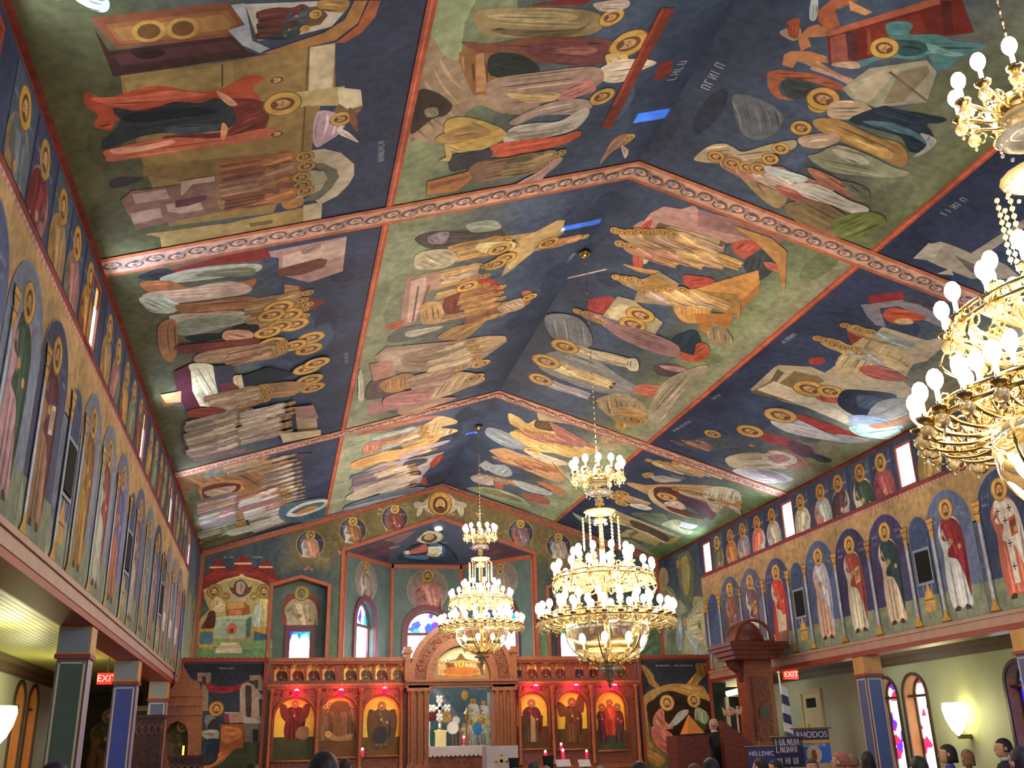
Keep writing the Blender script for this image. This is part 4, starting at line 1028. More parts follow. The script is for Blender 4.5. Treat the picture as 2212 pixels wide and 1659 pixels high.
# ---- right inner, middle
bay(PR, 10.84, 19.24, BM+.03, SLEN, inner('7c7c68', '6c7858'), K5, '''
P 8c6a64 1640,-30 1690,-60 1740,-30 1900,0 2100,60 2130,60 2120,110 1980,90 1880,90 1800,100 1690,60
''', 'ceiling canvas with a crowded table, a red dome and three haloed men in the sky', post=lambda p: (setattr(p, 'K', K2), p.run('''
P 96706c 1400,1270 1430,1200 1490,1130 1560,1095 1650,1110 1720,1090 1740,1110 2212,1250 2180,1290 1900,1290 1560,1330 1480,1300
P 7c5a5c 1740,1110 2212,1260 2170,1300 1900,1240 1740,1200
P 5c4838 1480,1270 1530,1180 1800,1250 1900,1290 1720,1370 1560,1320
P 907c60 1540,1230 1590,1200 1860,1270 1840,1340 1640,1340
S 9c3c30 1400,1270 1440,1200 1500,1160 1480,1220 1450,1280
S a44a34 1395,1300 1440,1300 1450,1400 1420,1440 1395,1400
S a89c80 1450,1320 1480,1320 1480,1380 1450,1400
S a87848 1340,1400 1420,1420 1540,1440 1520,1460 1420,1440
C 7 1560,1400 2000,1420 .9 a07c4c/947040/8c6844/a8885c/9c6c5c
C 8 1540,1330 1900,1330 .85 a88458/8c6c50/a08060/947c64
S 984438 1920,1290 2040,1270 2080,1300 2000,1370 1940,1350
S 343c44 1980,1400 2060,1330 2120,1330 2160,1400 2100,1470 2040,1480
S a85c48 2090,1390 2160,1400 2212,1450 2120,1430
P 9c7040 1920,1190 2130,1260 2212,1330 2200,1560 2160,1400 2060,1290
P a8763c 1680,1540 2060,1430 2070,1500 1960,1600 1680,1620
P 8a5c30 1960,1600 2070,1500 2070,1540 1980,1640
S 943c30 1660,1460 1800,1470 1820,1500 1700,1530
P 7c6c54 1440,1480 1540,1440 1640,1500 1600,1620 1400,1600
C 5 1540,1560 1700,1590 .9 8c7458/7c6c54/94805c
S 943038 1155,1620 1200,1580 1280,1575 1290,1610 1220,1659 1170,1659
'''), setattr(p, 'K', K5), p.run('''
S 8c2c30 1400,380 1440,350 1530,350 1500,420 1450,450 1410,420
P 8c8468 1460,470 1560,340 1640,360 1800,480 1760,540 1600,540 1480,490
P a89c7c 1500,420 1580,380 1700,440 1640,480 1520,460
C 3 1560,500 1720,560 .9 8c6c54/7c5c54/5c5460
H 0.26 1680,440
H 0.25 1640,490
P 8a6838 1680,310 1740,220 1900,300 2180,330 2212,360 2212,460 1900,340 1760,360
S a4783c 1850,380 1900,330 2020,330 2060,430 2000,480 1900,470
P 94602c 1960,430 2180,430 2150,500 2080,570 2000,520
C 4 1900,400 2200,400 .9 9c7c54/8c7c74/a48860
S 1e2c3c 1850,560 1960,520 2000,570 1990,650 1920,640 1860,600
S 9c4430 1860,620 1960,650 1980,590 2040,600 2040,660 1980,690 1900,670
S 7c5c60 1500,480 1700,520 1880,600 1860,660 1700,620 1540,540
S 7c6c54 2060,480 2140,520 2170,590 2080,600 2040,560
S 4c3c44 1750,710 1860,700 1930,740 1860,770 1770,760
S 9c7474 1780,710 1900,720 1920,745 1840,740
S 6a6c70 1200,640 1400,660 1560,760 1700,860 1500,860 1300,800 1140,720
S 5c6068 1180,440 1320,440 1400,500 1420,600 1300,620 1200,540
F a08c60 b09c74 1540,820 1140,680 .3
F 94866c 8c8478 1640,700 1240,600 .3
F 8c8490 7c7c84 1420,880 1120,780 .3
H 0.30 1180,690
H 0.28 1280,605
H 0.26 1150,785
S a8a08c 1600,680 1660,670 1670,730 1620,730
S a4584a 1650,830 1700,810 1860,840 1850,880 1780,890 1660,860
S a4584a 1800,880 1850,890 1830,930 1800,910
S 8c7c60 1440,900 1580,860 1700,920 1720,1010 1640,1040 1540,1000
S a08050 1520,940 1640,930 1720,970 1640,990 1560,970
S 88806c 1800,800 1960,720 2040,720 1900,860 1780,1010 1720,960
S a47c3c 1540,1010 1600,1010 1600,1050 1560,1050
H 0.19 1650,1000
L a08c8c .03 1240,260 1500,200
''')))
# ---- right inner, far
bay(PR, 19.68, 27.0, BM+.03, SLEN, inner('74845c', '7c846c'), K5, '''
S 6a7684 880,1040 1000,1080 1100,1140 1080,1160 960,1140 860,1080
S a88c58 980,965 1040,990 1080,1020 1130,1000 1200,1050 1300,1100 1440,1130 1460,1160 1400,1190 1300,1200 1160,1150 1060,1100 1040,1050 990,1020
S b4945c 985,1070 1040,1060 1080,1090 1150,1150 1240,1170 1160,1170 1060,1130
S 4c3828 1130,1000 1200,1010 1240,1050 1200,1060 1120,1040
C 4 1200,1120 1420,1150 1.0 8c5c50/94705c/7c4c48/6c5c64
S 8a5a54 1200,1010 1300,1060 1420,1130 1440,1150 1320,1120 1240,1080
P 8c806c 1130,960 1220,960 1500,1050 1480,1070 1300,1020 1140,1000
S 94866c 1480,1080 1620,1100 1640,1130 1500,1160
S 9c7854 880,1160 960,1150 1040,1180 1120,1200 1240,1240 1280,1300 1240,1330 1100,1280 980,1230 900,1180
C 5 1060,1260 1260,1280 .9 8a5c44/7c4c3c/94745c
H 0.26 1110,1170
S a09480 1060,1160 1160,1180 1300,1230 1240,1240 1140,1210
P 8c9090 820,1240 860,1215 900,1240 860,1270
S 7c888c 850,1250 960,1240 1000,1290 940,1300
S 9c9088 780,1300 850,1290 920,1330 880,1350 800,1330
S 905040 900,1310 960,1320 950,1370 910,1360
C 4 960,1340 1200,1380 .9 8c7c6c/9c5c44/5c6c74/7c6c50
S 94a0a0 1000,1320 1100,1340 1210,1385 1180,1400 1060,1370
S a46440 1130,1330 1200,1340 1290,1385 1240,1390
S 8a4c3c 1050,1390 1140,1400 1200,1430 1180,1450 1080,1420
S 7c8c6c 760,1360 900,1360 1060,1420 1100,1480 960,1440 820,1390
C 4 900,1390 1080,1440 .7 7c6c50/6c5c44/8c7c5c
L 4c4c38 .025 1210,1220 1260,1290 1390,1395
''', 'far ceiling canvas with ochre rocks, right of the ridge above the end gable')
# ---- right outer, middle
bay(PR, 10.84, 19.24, .05, BM-.03, outer('6a7054', '6c6c58'), K6, '''
P 7a2028 1290,380 1500,350 1510,400 1310,430
P 6c6874 1250,430 1310,425 1500,400 1600,410 1830,560 1820,600 1620,520 1480,440 1360,450 1400,560 1340,550 1290,500
P 3c3440 1510,370 1640,400 1830,500 1830,560 1600,430 1500,410
S 983c20 1380,490 1430,450 1560,470 1640,510 1540,530 1440,540
S a88454 1450,520 1530,510 1560,540 1480,545
S 7c2c24 1170,560 1230,570 1300,620 1350,680 1340,710 1240,700 1190,650
S 903028 950,750 1030,740 1035,775 960,780
P 948870 600,930 740,800 770,785 960,795 1040,830 1200,720 1380,560 1640,640 1830,600 1640,760 1560,780 1500,880 1640,1000 1500,1100 1440,1160 1250,1180 1000,1050 800,1000
P 5c4830 600,945 720,880 760,810 800,830 720,930 1000,1010 980,1040
P 6c5838 760,900 860,820 1000,850 1040,880 900,940
P a89c84 640,930 740,880 900,940 1100,1040 1240,1120 1160,1130 900,1020
S 9a8a64 1120,740 1300,600 1360,600 1500,680 1560,760 1480,860 1300,860 1120,860
C 6 1240,720 1560,820 .9 8c8060/7c7c78/9c6c44/848c84/a08c5c
C 3 1360,640 1600,700 .8 a07848/7c8484/94704c
S 8c4038 1240,800 1380,790 1520,860 1480,880 1320,860
S 984434 980,910 1080,920 1140,960 1160,1000 1080,1010 990,980
H 0.30 950,925
H 0.23 1070,940
S 1c2230 1140,940 1240,930 1460,960 1400,1020 1330,1060 1240,1090 1120,1020
S 303a4c 1240,960 1400,990 1320,1040 1240,1030
S 74746c 1330,1020 1440,980 1560,1000 1500,1080 1300,1100
S 7c8ca0 1180,1090 1300,1080 1500,1140 1440,1170 1300,1160 1220,1150
S 8cb0a0 1180,1150 1260,1140 1440,1150 1490,1180 1440,1220 1300,1210 1220,1190
P 94603c 1290,1140 1460,1110 1560,1060 1660,1010 1660,1040 1480,1140 1340,1160
L 2c3c40 .02 1310,1180 1460,1160
S 8a2a24 840,1070 920,1080 1100,1140 1220,1190 1260,1210 1100,1190 900,1120
S a09ca0 720,1110 860,1100 960,1140 1100,1200 1280,1230 1180,1240 960,1210 800,1170
H 0.32 780,1080
S 848484 1100,1190 1260,1210 1300,1230 1180,1240
S 84282a 620,1170 720,1190 860,1230 960,1300 920,1330 800,1270 660,1220
S 4c2834 820,1230 960,1270 960,1330 860,1300
H 0.28 600,1175
S 2c343c 960,1300 1080,1340 1040,1360 940,1320
S 3c4450 230,1240 400,1200 500,1210 580,1260 480,1300 360,1280
H 0.18 380,1190
H 0.16 610,1260 0
C 3 280,1290 480,1290 .7 7c5c48/6c4c44/3c444c 0
S a09478 460,1330 600,1300 760,1320 900,1360 860,1390 700,1400 560,1400 480,1380
S 8c5c54 700,1290 820,1290 920,1340 940,1380 860,1400 800,1380
S b0a494 680,1310 760,1290 860,1320 870,1360 760,1380 680,1350
S 905c5c 710,1320 780,1310 840,1340 770,1365 720,1345
S a09ca0 500,1400 700,1400 860,1460 700,1480 560,1440
S 7c7484 640,1400 760,1420 820,1470 700,1440
T .1 780,650 860,590
T .1 370,980 420,950
T .1 140,1170 240,1110
''', 'ceiling canvas with pale towers and haloed crimson figures walking, above the right high windows')
# ---- right outer, far
bay(PR, 19.68, 27.0, .05, BM-.03, outer('5c7448', '5c6c50'), KA, '''
S 8c7448 1030,20 1140,0 1180,40 1080,70
S 8c8884 1140,60 1260,40 1380,60 1500,90 1460,110 1240,120
S 4c5064 1380,30 1530,60 1520,90 1420,70
C 6 1500,20 2200,90 1.0 9c8c64/94744c/8c7c74/7c6c50
S 9a7c50 850,140 920,125 1080,150 1300,140 1700,150 1900,170 1850,220 1780,260 1500,220 1280,190 1170,180 1100,260
S a08c64 1100,240 1180,170 1220,200 1180,280 1260,360 1400,440 1600,560 1500,520 1300,440 1150,340
S 4c2c28 1180,190 1330,175 1340,220 1280,290 1260,350 1190,300
S 5c2028 1330,180 1500,210 1740,260 1800,340 1910,480 1900,540 1840,560 1700,440 1600,340 1400,270
S 3c2c3c 1480,300 1600,330 1760,440 1800,540 1720,500 1600,420 1480,380
S a08468 1280,270 1380,260 1440,300 1400,330 1300,320
S a48c80 1300,360 1460,340 1560,420 1480,450 1340,400
S 5c2c20 1320,400 1480,440 1700,500 1780,560 1620,530 1400,470
H 0.26 1330,290
S a0987c 1760,260 1840,180 2000,170 2200,240 2212,440 2080,360 1920,480 1820,380
C 4 1800,330 2190,420 1.0 8c8c70/9c8c6c/7c8474/a0703c
S 3c4434 1820,300 1900,320 1920,340 1840,335
S a0703c 2120,370 2200,340 2212,390 2140,400
S a8a0a0 2080,380 2200,440 2212,500 2100,430
C 5 740,330 1180,400 1.0 9c7448/94704c/8c6c50/a0845c
H 0.19 740,305
H 0.19 800,250
H 0.19 790,370
S b0aca0 880,380 1020,380 1160,430 1080,450 940,420
S 5c6850 900,490 1100,480 1300,500 1340,590 1240,620 1080,560
S b4b8cc 1420,620 1500,590 1620,620 1700,640 1620,680 1500,650
S 8c8c6c 1260,620 1400,560 1500,580 1480,660 1640,700 1560,740 1300,640
P 9a8c60 580,440 700,450 1500,770 1480,790 700,500
P 8c7c50 620,470 760,500 900,570 1300,760 1340,830 1200,780 900,640 640,570
S 4c3c34 900,570 1060,620 1300,730 1360,800 1300,830 1080,720 920,640
P b0a070 650,560 1100,720 1350,850 1330,860 900,660 640,580
P a08040 1300,840 1420,780 1500,770 1380,860
P 94885c 720,770 860,680 1000,700 1260,820 1200,880 900,780
P 6c5c3c 860,740 960,690 1000,720 900,780
P 8c8c70 720,790 900,800 1000,860 1200,1000 1040,960 740,870
S 7c9078 200,480 340,540 500,570 480,620 300,580
''', 'far ceiling canvas with a dark red oval cave and a long ochre roof')
# ---- patterned bands and red lines
def band(pl, a0, a1, b0, b1, name, gr=None):
    p = Paint(pl, base=.016)
    p.poly([(a0, b0), (a1, b0), (a1, b1), (a0, b1)], 'a67e6c', lv=0); e = (a1-a0)*.16
    for x0, x1, c in ((a0, a0+e*.7, 'a44e2c'), (a1-e*.7, a1, '96482c'), (a0+e*.75, a0+e, '7a5248'), (a1-e, a1-e*.75, '7a5248')): p.poly([(x0, b0), (x1, b0), (x1, b1), (x0, b1)], c, lv=1)
    b = b0+.1; am = (a0+a1)/2; r = (a1-a0)*.26; i = 0; c1, c2 = '5c4448', '7c6c68'
    while b < b1-.05:
        s = 1 if i % 2 else -1
        p.ell((am+s*r*.25, b), r*.72, .11, c1, 10); p.ell((am+s*r*.25, b), r*.5, .075, 'a88c80', 10); p.ell((am-s*r*.3, b+.02), r*.3, .035, '4c4458', 7)
        p.ell((am+s*r*.3, b), r*.2, .03, '8c4c34', 6); p.line((am+s*r*.9, b-.02), (am-s*r*.9, b+.14), .03, c2); b += .235; i += 1
    return st(p.build(name))
k = 3
for pl in (PL, PR):
    for a0, a1 in BANDS: band(pl, a0, a1, .04, SLEN, 'trim_%d' % k); k += 1
    p = Paint(pl, base=.012); 
    for b0, c in ((BM-.05, '96402a'), (0.0, '6a2a20')): p.poly([(Y0, b0), (YG, b0), (YG, b0+(.1 if b0 else .055)), (Y0, b0+(.1 if b0 else .055))], c, lv=0)
    p.poly([(Y0, BM-.015), (YG, BM-.015), (YG, BM+.01), (Y0, BM+.01)], 'ac5840', lv=1)
    st(p.build('trim_%d' % k)); k += 1

# three added narrow blue lamps under the ridge, in place of stained-glass daylight
for u, v, pl, sx, sy, pw in ((1413, 232, PR, .36, .2, .3), (1256, 486, PL, .62, .15, .33), (1020, 932, PR, .26, .14, .15)):
    a, b_ = pl.px(u, v); c = pl.at(a, b_, .5); o = lamp('added_blue_beam', 'AREA', c, pw*6, (.12, .42, 1), sx, sy=sy, spread=radians(6)); o.rotation_mode = 'QUATERNION'; o.rotation_quaternion = Vector((0, 0, -1)).rotation_difference(-pl.N)
# =================================================================== painted end gable and apse
def zs(x): return ZR-(ZR-ZE)*abs(x)/W
p = Paint(GW, gain=2.3)
def zc(z, u):
    if z < 4.6: return '4a5f44' if u < 3 else '587c48'
    if z < 5.6: return '3e4f48' if u < 3 else '4a6648'
    if z < 6.6: return '343f44' if abs(u) > 3 else '44503e'
    return '5c5234' if abs(u) < 4.2 else '38424a'
def quad(x0, x1, zb, zt, n=6):
    for i in range(n):
        a = [zb(x0)+(zt(x0)-zb(x0))*i/n, zb(x1)+(zt(x1)-zb(x1))*i/n, zb(x1)+(zt(x1)-zb(x1))*(i+1)/n, zb(x0)+(zt(x0)-zb(x0))*(i+1)/n]
        P = [(x0, a[0]), (x1, a[1]), (x1, a[2]), (x0, a[3])]; p.poly(P, None, cols=[zc(z, x) for (x, z) in P], lv=0)
nr = lambda x: NZ1+(NZA-NZ1)*(1-abs(abs(x)-3.84)/.72)
ar = lambda x: AZ+(AA-AZ)*(1-abs(x)/AX)
for s in (-1, 1):
    for a, b, f in ((6.5, 5.5, lambda x: 3.4), (5.5, NX1, lambda x: 3.4), (NX1, 3.84, nr), (3.84, NX0, nr), (NX0, AX, lambda x: 3.4), (AX, 1.4, ar), (1.4, 0, ar)):
        quad(s*a, s*b, f, lambda x: zs(x)-.02)
for i in range(60):   # scattered leaves and flowers round the medallions
    x = R.uniform(-3.9, 3.9); z0 = (ar(x) if abs(x) < AX else 6.5)+.08; z = R.uniform(z0, zs(x)-.15); c = R.choice(['7a5438', '6c6440', '8a7048', '5c6044', '7c4c38'])
    for k in range(4): p.ell((x+R.uniform(-.12, .12), z+R.uniform(-.08, .08)), R.uniform(.03, .07), R.uniform(.02, .05), c, 7)
def medal(u, v, r, ro, ck):
    c = p.q(u, v); p.ell(c, r*1.08, r*1.08, '7a6c48', 24); p.ell(c, r, r, '34303c', 24); p.ell((c[0]-r*.3, c[1]), r*.5, r*.85, '4c4858', 16)
    old = p.rect; p.rect = (c[0]-r, c[0]+r, c[1]-r*.98, c[1]+r*1.1); p.fig((c[0], c[1]-r*2.6), (c[0], c[1]+r*.98), .36, ro, ck, feet=False, halo='9c8438'); p.rect = old
    for k in (-1, 1): p.text((c[0]+k*r*.65-.08, c[1]+r*.25), (c[0]+k*r*.65+.08, c[1]+r*.25), .05, '7c7484', 3)
p.K = (0, 0, 1)
for u, v, ro, ck in ((670, 1176, '8c9490', '8c6450'), (762, 1146, '9c9c94', '6c4c34'), (852.7, 1119.5, '6c3c34', '5c3430'), (1125, 1151, '984c34', '5c4c58'), (1207, 1180, '94948c', '7c7468'), (1290, 1212, '8a6c50', '6c6c70')): medal(u, v, .36, ro, ck)
p.K = KC
p.run('''
S 8c8470 1180,380 1220,350 1290,360 1320,330 1400,270 1500,248 1600,265 1680,330 1720,350 1790,360 1815,400 1780,430 1720,420 1660,470 1580,505 1490,515 1400,500 1330,460 1290,420 1240,430 1200,420
S a09880 1330,370 1420,290 1500,270 1590,290 1670,370 1600,470 1500,500 1400,470
S 94907c 1240,420 1290,410 1280,470 1240,530 1215,510 1225,470
S 94907c 1700,420 1760,410 1780,470 1760,530 1720,500
E 6e4c2c 1498,378 .36 .36
E 9c7a34 1498,372 .32 .33
E 4c3420 1498,392 .22 .25
E a07c50 1500,390 .14 .18
E 4c3420 1500,440 .12 .09
E 2c2018 1478,382 .025 .012
E 2c2018 1522,382 .025 .012
''')
# tabernacle picture left, mirrored ground right
p.K = KB
p.run('''
P 6c2420 545,600 640,480 720,355 740,350 810,460 880,520 960,370 1035,325 1100,380 1150,480 1210,460 1310,372 1370,450 1430,580 1500,690 1370,700 1190,620 1010,590 800,640 560,760 500,860
S 7c2c26 560,640 700,500 900,520 1150,500 1400,620 1440,680 1100,560 800,580
P b4886c 625,465 810,462 815,480 630,485
P b4886c 915,418 1125,414 1130,440 918,440
P b4886c 1208,458 1375,458 1378,480 1215,482
P 6c2420 500,720 560,740 530,960 460,1060
P 8c7c4c 550,740 800,615 970,575 1005,550 1060,585 1220,625 1370,710 1350,1330 1330,1400 500,1430 450,1300 520,1080 620,980 560,840
P a89868 550,745 800,620 970,578 1005,550 1060,585 1220,628 1370,712 1370,730 1200,650 1000,590 800,650 555,770
S a4945c 1230,860 1330,880 1310,1180 1240,1080
S 4a342c 860,700 900,720 930,650 1000,620 1060,660 1090,710 1130,700 1110,760 1070,800 1000,830 930,810 880,760
S 8c7468 950,660 1000,640 1050,680 1040,740 1000,800 940,760
S 7c7464 890,820 930,800 960,880 900,880
S 7c7464 1050,820 1090,800 1070,880 1020,880
H .2 680,760 7c6c34
H .2 1275,760 7c6c34
H .12 820,820 7c6c34
H .12 1155,820 7c6c34
S a48c60 690,830 760,850 800,920 760,980 680,990 640,940
S a09070 700,930 790,900 830,950 760,1000 690,1000
P 7a4c20 830,890 1040,885 1100,930 1110,1020 1030,1060 820,1060 810,960
P 9c7434 840,895 1030,890 1040,960 830,975
P a8603c 860,985 1020,980 1000,1050 850,1055
P 6a8274 690,1095 1060,1095 1130,1040 1140,1060 1110,1300 1060,1350 670,1330
P 8a9c84 700,1080 760,1060 1140,1040 1060,1092 690,1100
P 7c907c 690,1110 1055,1110 1050,1325 670,1325
E a8583c 888,1210 .14 .16
E 6c3424 888,1230 .05 .07
P 9c6c28 668,1328 1055,1325 1055,1360 670,1365
P 48584c 1060,1100 1120,1060 1110,1300 1060,1325
S 4c2820 620,1000 690,1010 690,1150 660,1200 520,1210 580,1100
P 3a6474 510,1240 665,1235 665,1400 500,1390
P a4782c 520,1205 665,1205 665,1245 510,1245
P a4782c 500,1390 660,1395 655,1445 498,1440
S 8a9c94 1180,930 1230,940 1220,1180 1150,1180 1140,1050
P 2c5068 1160,1230 1310,1270 1310,1390 1150,1380
P a4782c 1155,1180 1315,1240 1312,1280 1160,1235
P a4782c 1150,1370 1310,1400 1310,1445 1150,1415
P 5c7c4c 430,1430 700,1440 700,1330 1060,1360 1370,1330 1370,1560 420,1560
P 50704a 440,1460 1370,1440 1370,1560 420,1560
P a49478 760,1370 960,1370 975,1405 750,1405
P 948468 735,1405 990,1405 1000,1440 720,1440
P a49478 700,1440 1010,1440 1015,1500 690,1495
T .07 800,365 910,365
T .07 1140,365 1260,365
''')
p.run('K 1200 1020 5.53\nS 44604a 1100,1900 1230,1850 1250,2240 800,2240 900,2000')
o = p.build('wall_front_fresco'); st(o)
# orange borders along the slope, niches and the apse opening
b = MB()
for s in (-1, 1):
    b.prism([(s*W, ZE-.10), (0, ZR-.10), (0, ZR-.0), (s*W, ZE+.0)], GW, .004, .05)
    P = nichepoly(s); Q = nichepoly(s, .09)
    for i, j in ((1, 2), (2, 3), (3, 4), (4, 0)): b.prism([P[i], P[j], Q[j], Q[i]], GW, .004, .04)
    b.prism([(s*AX, .6), (s*(AX+.1), .6), (s*(AX+.1), AZ+.06), (s*AX, AZ)], GW, .004, .05)
    b.prism([(s*AX, AZ), (s*(AX+.1), AZ+.06), (0, AA+.11), (0, AA)], GW, .004, .05)
    b.prism([(s*(W-.1), 3.4), (s*W, 3.4), (s*W, ZE), (s*(W-.1), ZE-.05)], GW, .004, .04)
    b.prism([(s*5.0-s*.42, 3.4), (s*5.0-s*.34, 3.4), (s*5.0-s*.34, NZ1+.05), (s*5.0-s*.42, NZ1+.05)], GW, .004, .03) if s < 0 else None
st(b.build('trim_%d' % k, mat('orange_trim_far', hx('8e4a34', 1.75), .5, noise=.15))); k += 1
# niche saints
for s, lb in ((-1, 'painted winged bust over the small lit window in the left niche'), (1, 'painted bust with wings over the small lit window, in the right niche behind the chandelier')):
    pl = Plane((0, YG+.45, 0), (1, 0, 0), (0, 0, 1)); q = Paint(pl, base=.004); c = s*3.80
    for k2 in (-1, 1): q.poly([(c+k2*.1, 5.2), (c+k2*.46, 5.12), (c+k2*.5, 5.5), (c+k2*.42, 5.85), (c+k2*.3, 5.95), (c+k2*.14, 5.8)], '7a4034', True)
    q.rect = (c-.6, c+.6, 5.1, 6.25); q.fig((c, 4.1), (c, 6.12), .42, '988c70', '94886c', feet=False, halo='948838', skin='7c6c58', hair='5c5c50')
    for k2 in (-1, 1): q.text((c+k2*.5-.1, 5.85), (c+k2*.5+.08, 5.85), .06, '6c7c78', 3)
    tag(q.build('painted_bust'), lb, 'wall painting', 'busts in the end wall niches')
# apse: borders and roundel saints, Christ figure on the vault
b = MB()
for kk, pl in APL.items():
    L = AWL[kk]
    for x0, x1 in ((0, .07), (L-.07, L)): b.prism([(x0, .5), (x1, .5), (x1, topz(kk, x1/L)), (x0, topz(kk, x0/L))], pl, .003, .03)
    b.prism([(0, topz(kk, 0)-.12), (L, topz(kk, 1)-.12), (L, topz(kk, 1)), (0, topz(kk, 0))], pl, .003, .03)
st(b.build('trim_%d' % k, MATS['orange_trim_far'])); k += 1
for kk, rr, lb, ro, ck in (('l', (.72, .56), 'oval painted bishop over the left apse window', '94948c', '6c5c54'), ('c', (.62, .62), 'round painted bishop over the wide middle apse window', '7a5050', '8c5c54'), ('r', (.72, .56), 'oval painted bishop over the right apse window, behind the far chandelier', '8c8c84', '7c6c60')):
    pl = APL[kk]; c = AWIN[kk][0]; z = 6.45; q = Paint(pl, base=.004)
    q.ell((c, z), rr[0]*1.04, rr[1]*1.04, '74746c', 28); q.ell((c, z), rr[0], rr[1], '70605c', 28); q.rect = (c-rr[0]*.9, c+rr[0]*.9, z-rr[1]*.95, z+rr[1])
    q.fig((c, z-rr[1]*2.4), (c, z+rr[1]*.95), .4, ro, ck, feet=False, halo='8c7c34'); q.rect = None
    tag(q.build('painted_roundel'), lb, 'wall painting', 'roundel saints of the apse')
vc = Plane(V0[3], (1, 0, 0), (V0[1]-(V0[3]+V0[4])/2), (0, 27, 4)); q = Paint(vc, base=.03)
q.K = KC
q.run('''
S 222c3c 1000,1040 1100,900 1300,840 1450,830 1600,900 1700,1060 1400,1075
S 36506a 1060,960 1200,990 1350,980 1340,1030 1200,1030 1080,1000
S a89c78 1060,940 1110,925 1170,940 1160,960 1090,970
S 984c3c 1130,930 1220,890 1320,850 1345,900 1320,940 1200,960 1130,955
S 2c4c68 1380,830 1450,830 1540,870 1560,940 1500,1000 1380,960
P b0aa94 1350,880 1520,872 1520,955 1460,985 1355,965
L 6c6854 .02 1375,905 1500,900
L 6c6854 .02 1375,925 1500,922
L 6c6854 .02 1375,945 1500,942
S a48c58 1340,960 1480,965 1470,1000 1370,990
E 7c7460 1368,765 .42 .42
E a49878 1368,765 .38 .38
E 4a3824 1365,775 .24 .27
E a08058 1365,765 .15 .19
E 4a3824 1365,815 .13 .10
E 281c14 1350,762 .025 .015
E 281c14 1382,762 .025 .015
T .07 1140,835 1210,835
T .07 1520,835 1590,835
S 8c6450 1620,690 1700,720 1780,770 1830,800 1760,790 1680,760
''')
tag(q.build('painted_christ'), 'painted bearded haloed man with an open book, on the dark apse vault', 'ceiling painting')
for kk, pts in (('left', (V0[0], V0[1], V0[3])), ('right', (V0[2], V0[1], V0[4]))):
    a, bb, c = pts; pl = Plane(a, bb-a, ((c-a)-(bb-a).normalized()*(c-a).dot((bb-a).normalized())), (0, 27, 4)); q = Paint(pl, base=.008)
    L = (bb-a).length; hgt = (c-a).dot(pl.V); ca = (c-a).dot(pl.U)
    In = lambda t, w_: (t*L*(1-w_)+ca*w_, hgt*w_)
    for cc, P in (('4c3038', [In(.05, .1), In(.45, .08), In(.5, .4), In(.3, .6), In(.15, .5)]), ('6a4c48', [In(.4, .05), In(.75, .06), In(.6, .3), In(.5, .2)]), ('3c2c3c', [In(.1, .5), In(.4, .6), In(.2, .8)]), ('84685c', [In(.45, .35), In(.62, .4), In(.6, .45), In(.45, .4)])):
        q.poly(P, cc, True); q.folds(catmull(P), cc)
    tag(q.build('painted_cloud'), 'wine dark painted angel cloud on the %s slope of the apse vault' % kk, 'ceiling painting')
spot = mat('downlight', 'fff8f0', .3, emit='fff8f0', es=8)
for u, v, lb in ((919, 1140, 'smaller left ceiling spotlight above the bearded painted man'), (947, 1141, 'wider right ceiling spotlight above the bearded painted man')):
    a = vc.px(u, v); c = vc.at(*a, .02); o = MB().lathe([(.02, -.01), (.09 if u < 930 else .11, -.01), (.09 if u < 930 else .11, .01), (.02, .012)], 16, (0, 0, 0)).build('ceiling_spotlight', spot)
    o.location = c; o.rotation_mode = 'QUATERNION'; o.rotation_quaternion = Vector((0, 0, 1)).rotation_difference(vc.N); tag(o, lb, 'spotlight', 'apse spotlights')
# dotted cornice in front of the gable foot
# =================================================================== carved icon screen
wood = mat('carved_wood', hx('6c3826', 1.45), .38, noise=.3, nscale=14, bump=.9); wood_d = mat('carved_wood_dark', hx('54221a', 1.5), .4, noise=.35, nscale=16, bump=.9)
wood_l = mat('carved_wood_light', hx('7e4c2e', 1.55), .38, noise=.22, nscale=12, bump=.6)
KI1 = (560, 1359, 5.53); KI2 = (860, 1359, 5.53); KI3 = (1220, 1359, 5.53)
def sp(K, u, v, pl=SW): return pl.px(K[0]+u/K[2], K[1]+v/K[2])
SX, ST_, SM = 4.50, 3.90, 3.30
scr = empty('icon_screen', (0, YS, .85), 'long carved red-brown icon screen with a tall central arch, across the front of the nave', 'icon screen')
DX0, DX1, DZ = -.79, .76, 3.22
def aop(c, hw, z0, zs, n=12): return archpoly(c, hw, z0, zs, n)
LI = []   # large icons: centre, half width, bottom, spring
for K, u0, u1, vt, vb in ((KI1, 185, 650, 820, 1560), (KI1, 725, 1165, 800, 1520), (KI1, 1240, 1690, 785, 1500), (KI2, 1405, 1810, 755, 1420), (KI2, 1880, 2290, 740, 1420), (KI3, 350, 760, 740, 1435)):
    a0, zt = sp(K, u0, vt); a1, zb = sp(K, u1, vb); LI.append(((a0+a1)/2, (a1-a0)/2, max(zb, 1.45), zt-(a1-a0)/2))
SI = []
for K, L in ((KI1, ((180, 340), (375, 530), (565, 725), (755, 910), (1010, 1165), (1195, 1355), (1385, 1535), (1570, 1735))), (KI2, ((1365, 1485), (1530, 1670), (1700, 1840), (1870, 2005))), (KI3, ((115, 235), (285, 405), (455, 575), (615, 745)))):
    for u0, u1 in L:
        a0, zt = sp(K, u0, 460 if K is KI1 else 430); a1, zb = sp(K, u1, 660 if K is KI1 else 605); SI.append(((a0+a1)/2, (a1-a0)/2, 3.415, 3.66))
holes = [aop(c, hw-.02, zb, zs_) for c, hw, zb, zs_ in LI]+[aop(c, hw-.01, zb, zs_, 8) for c, hw, zb, zs_ in SI]
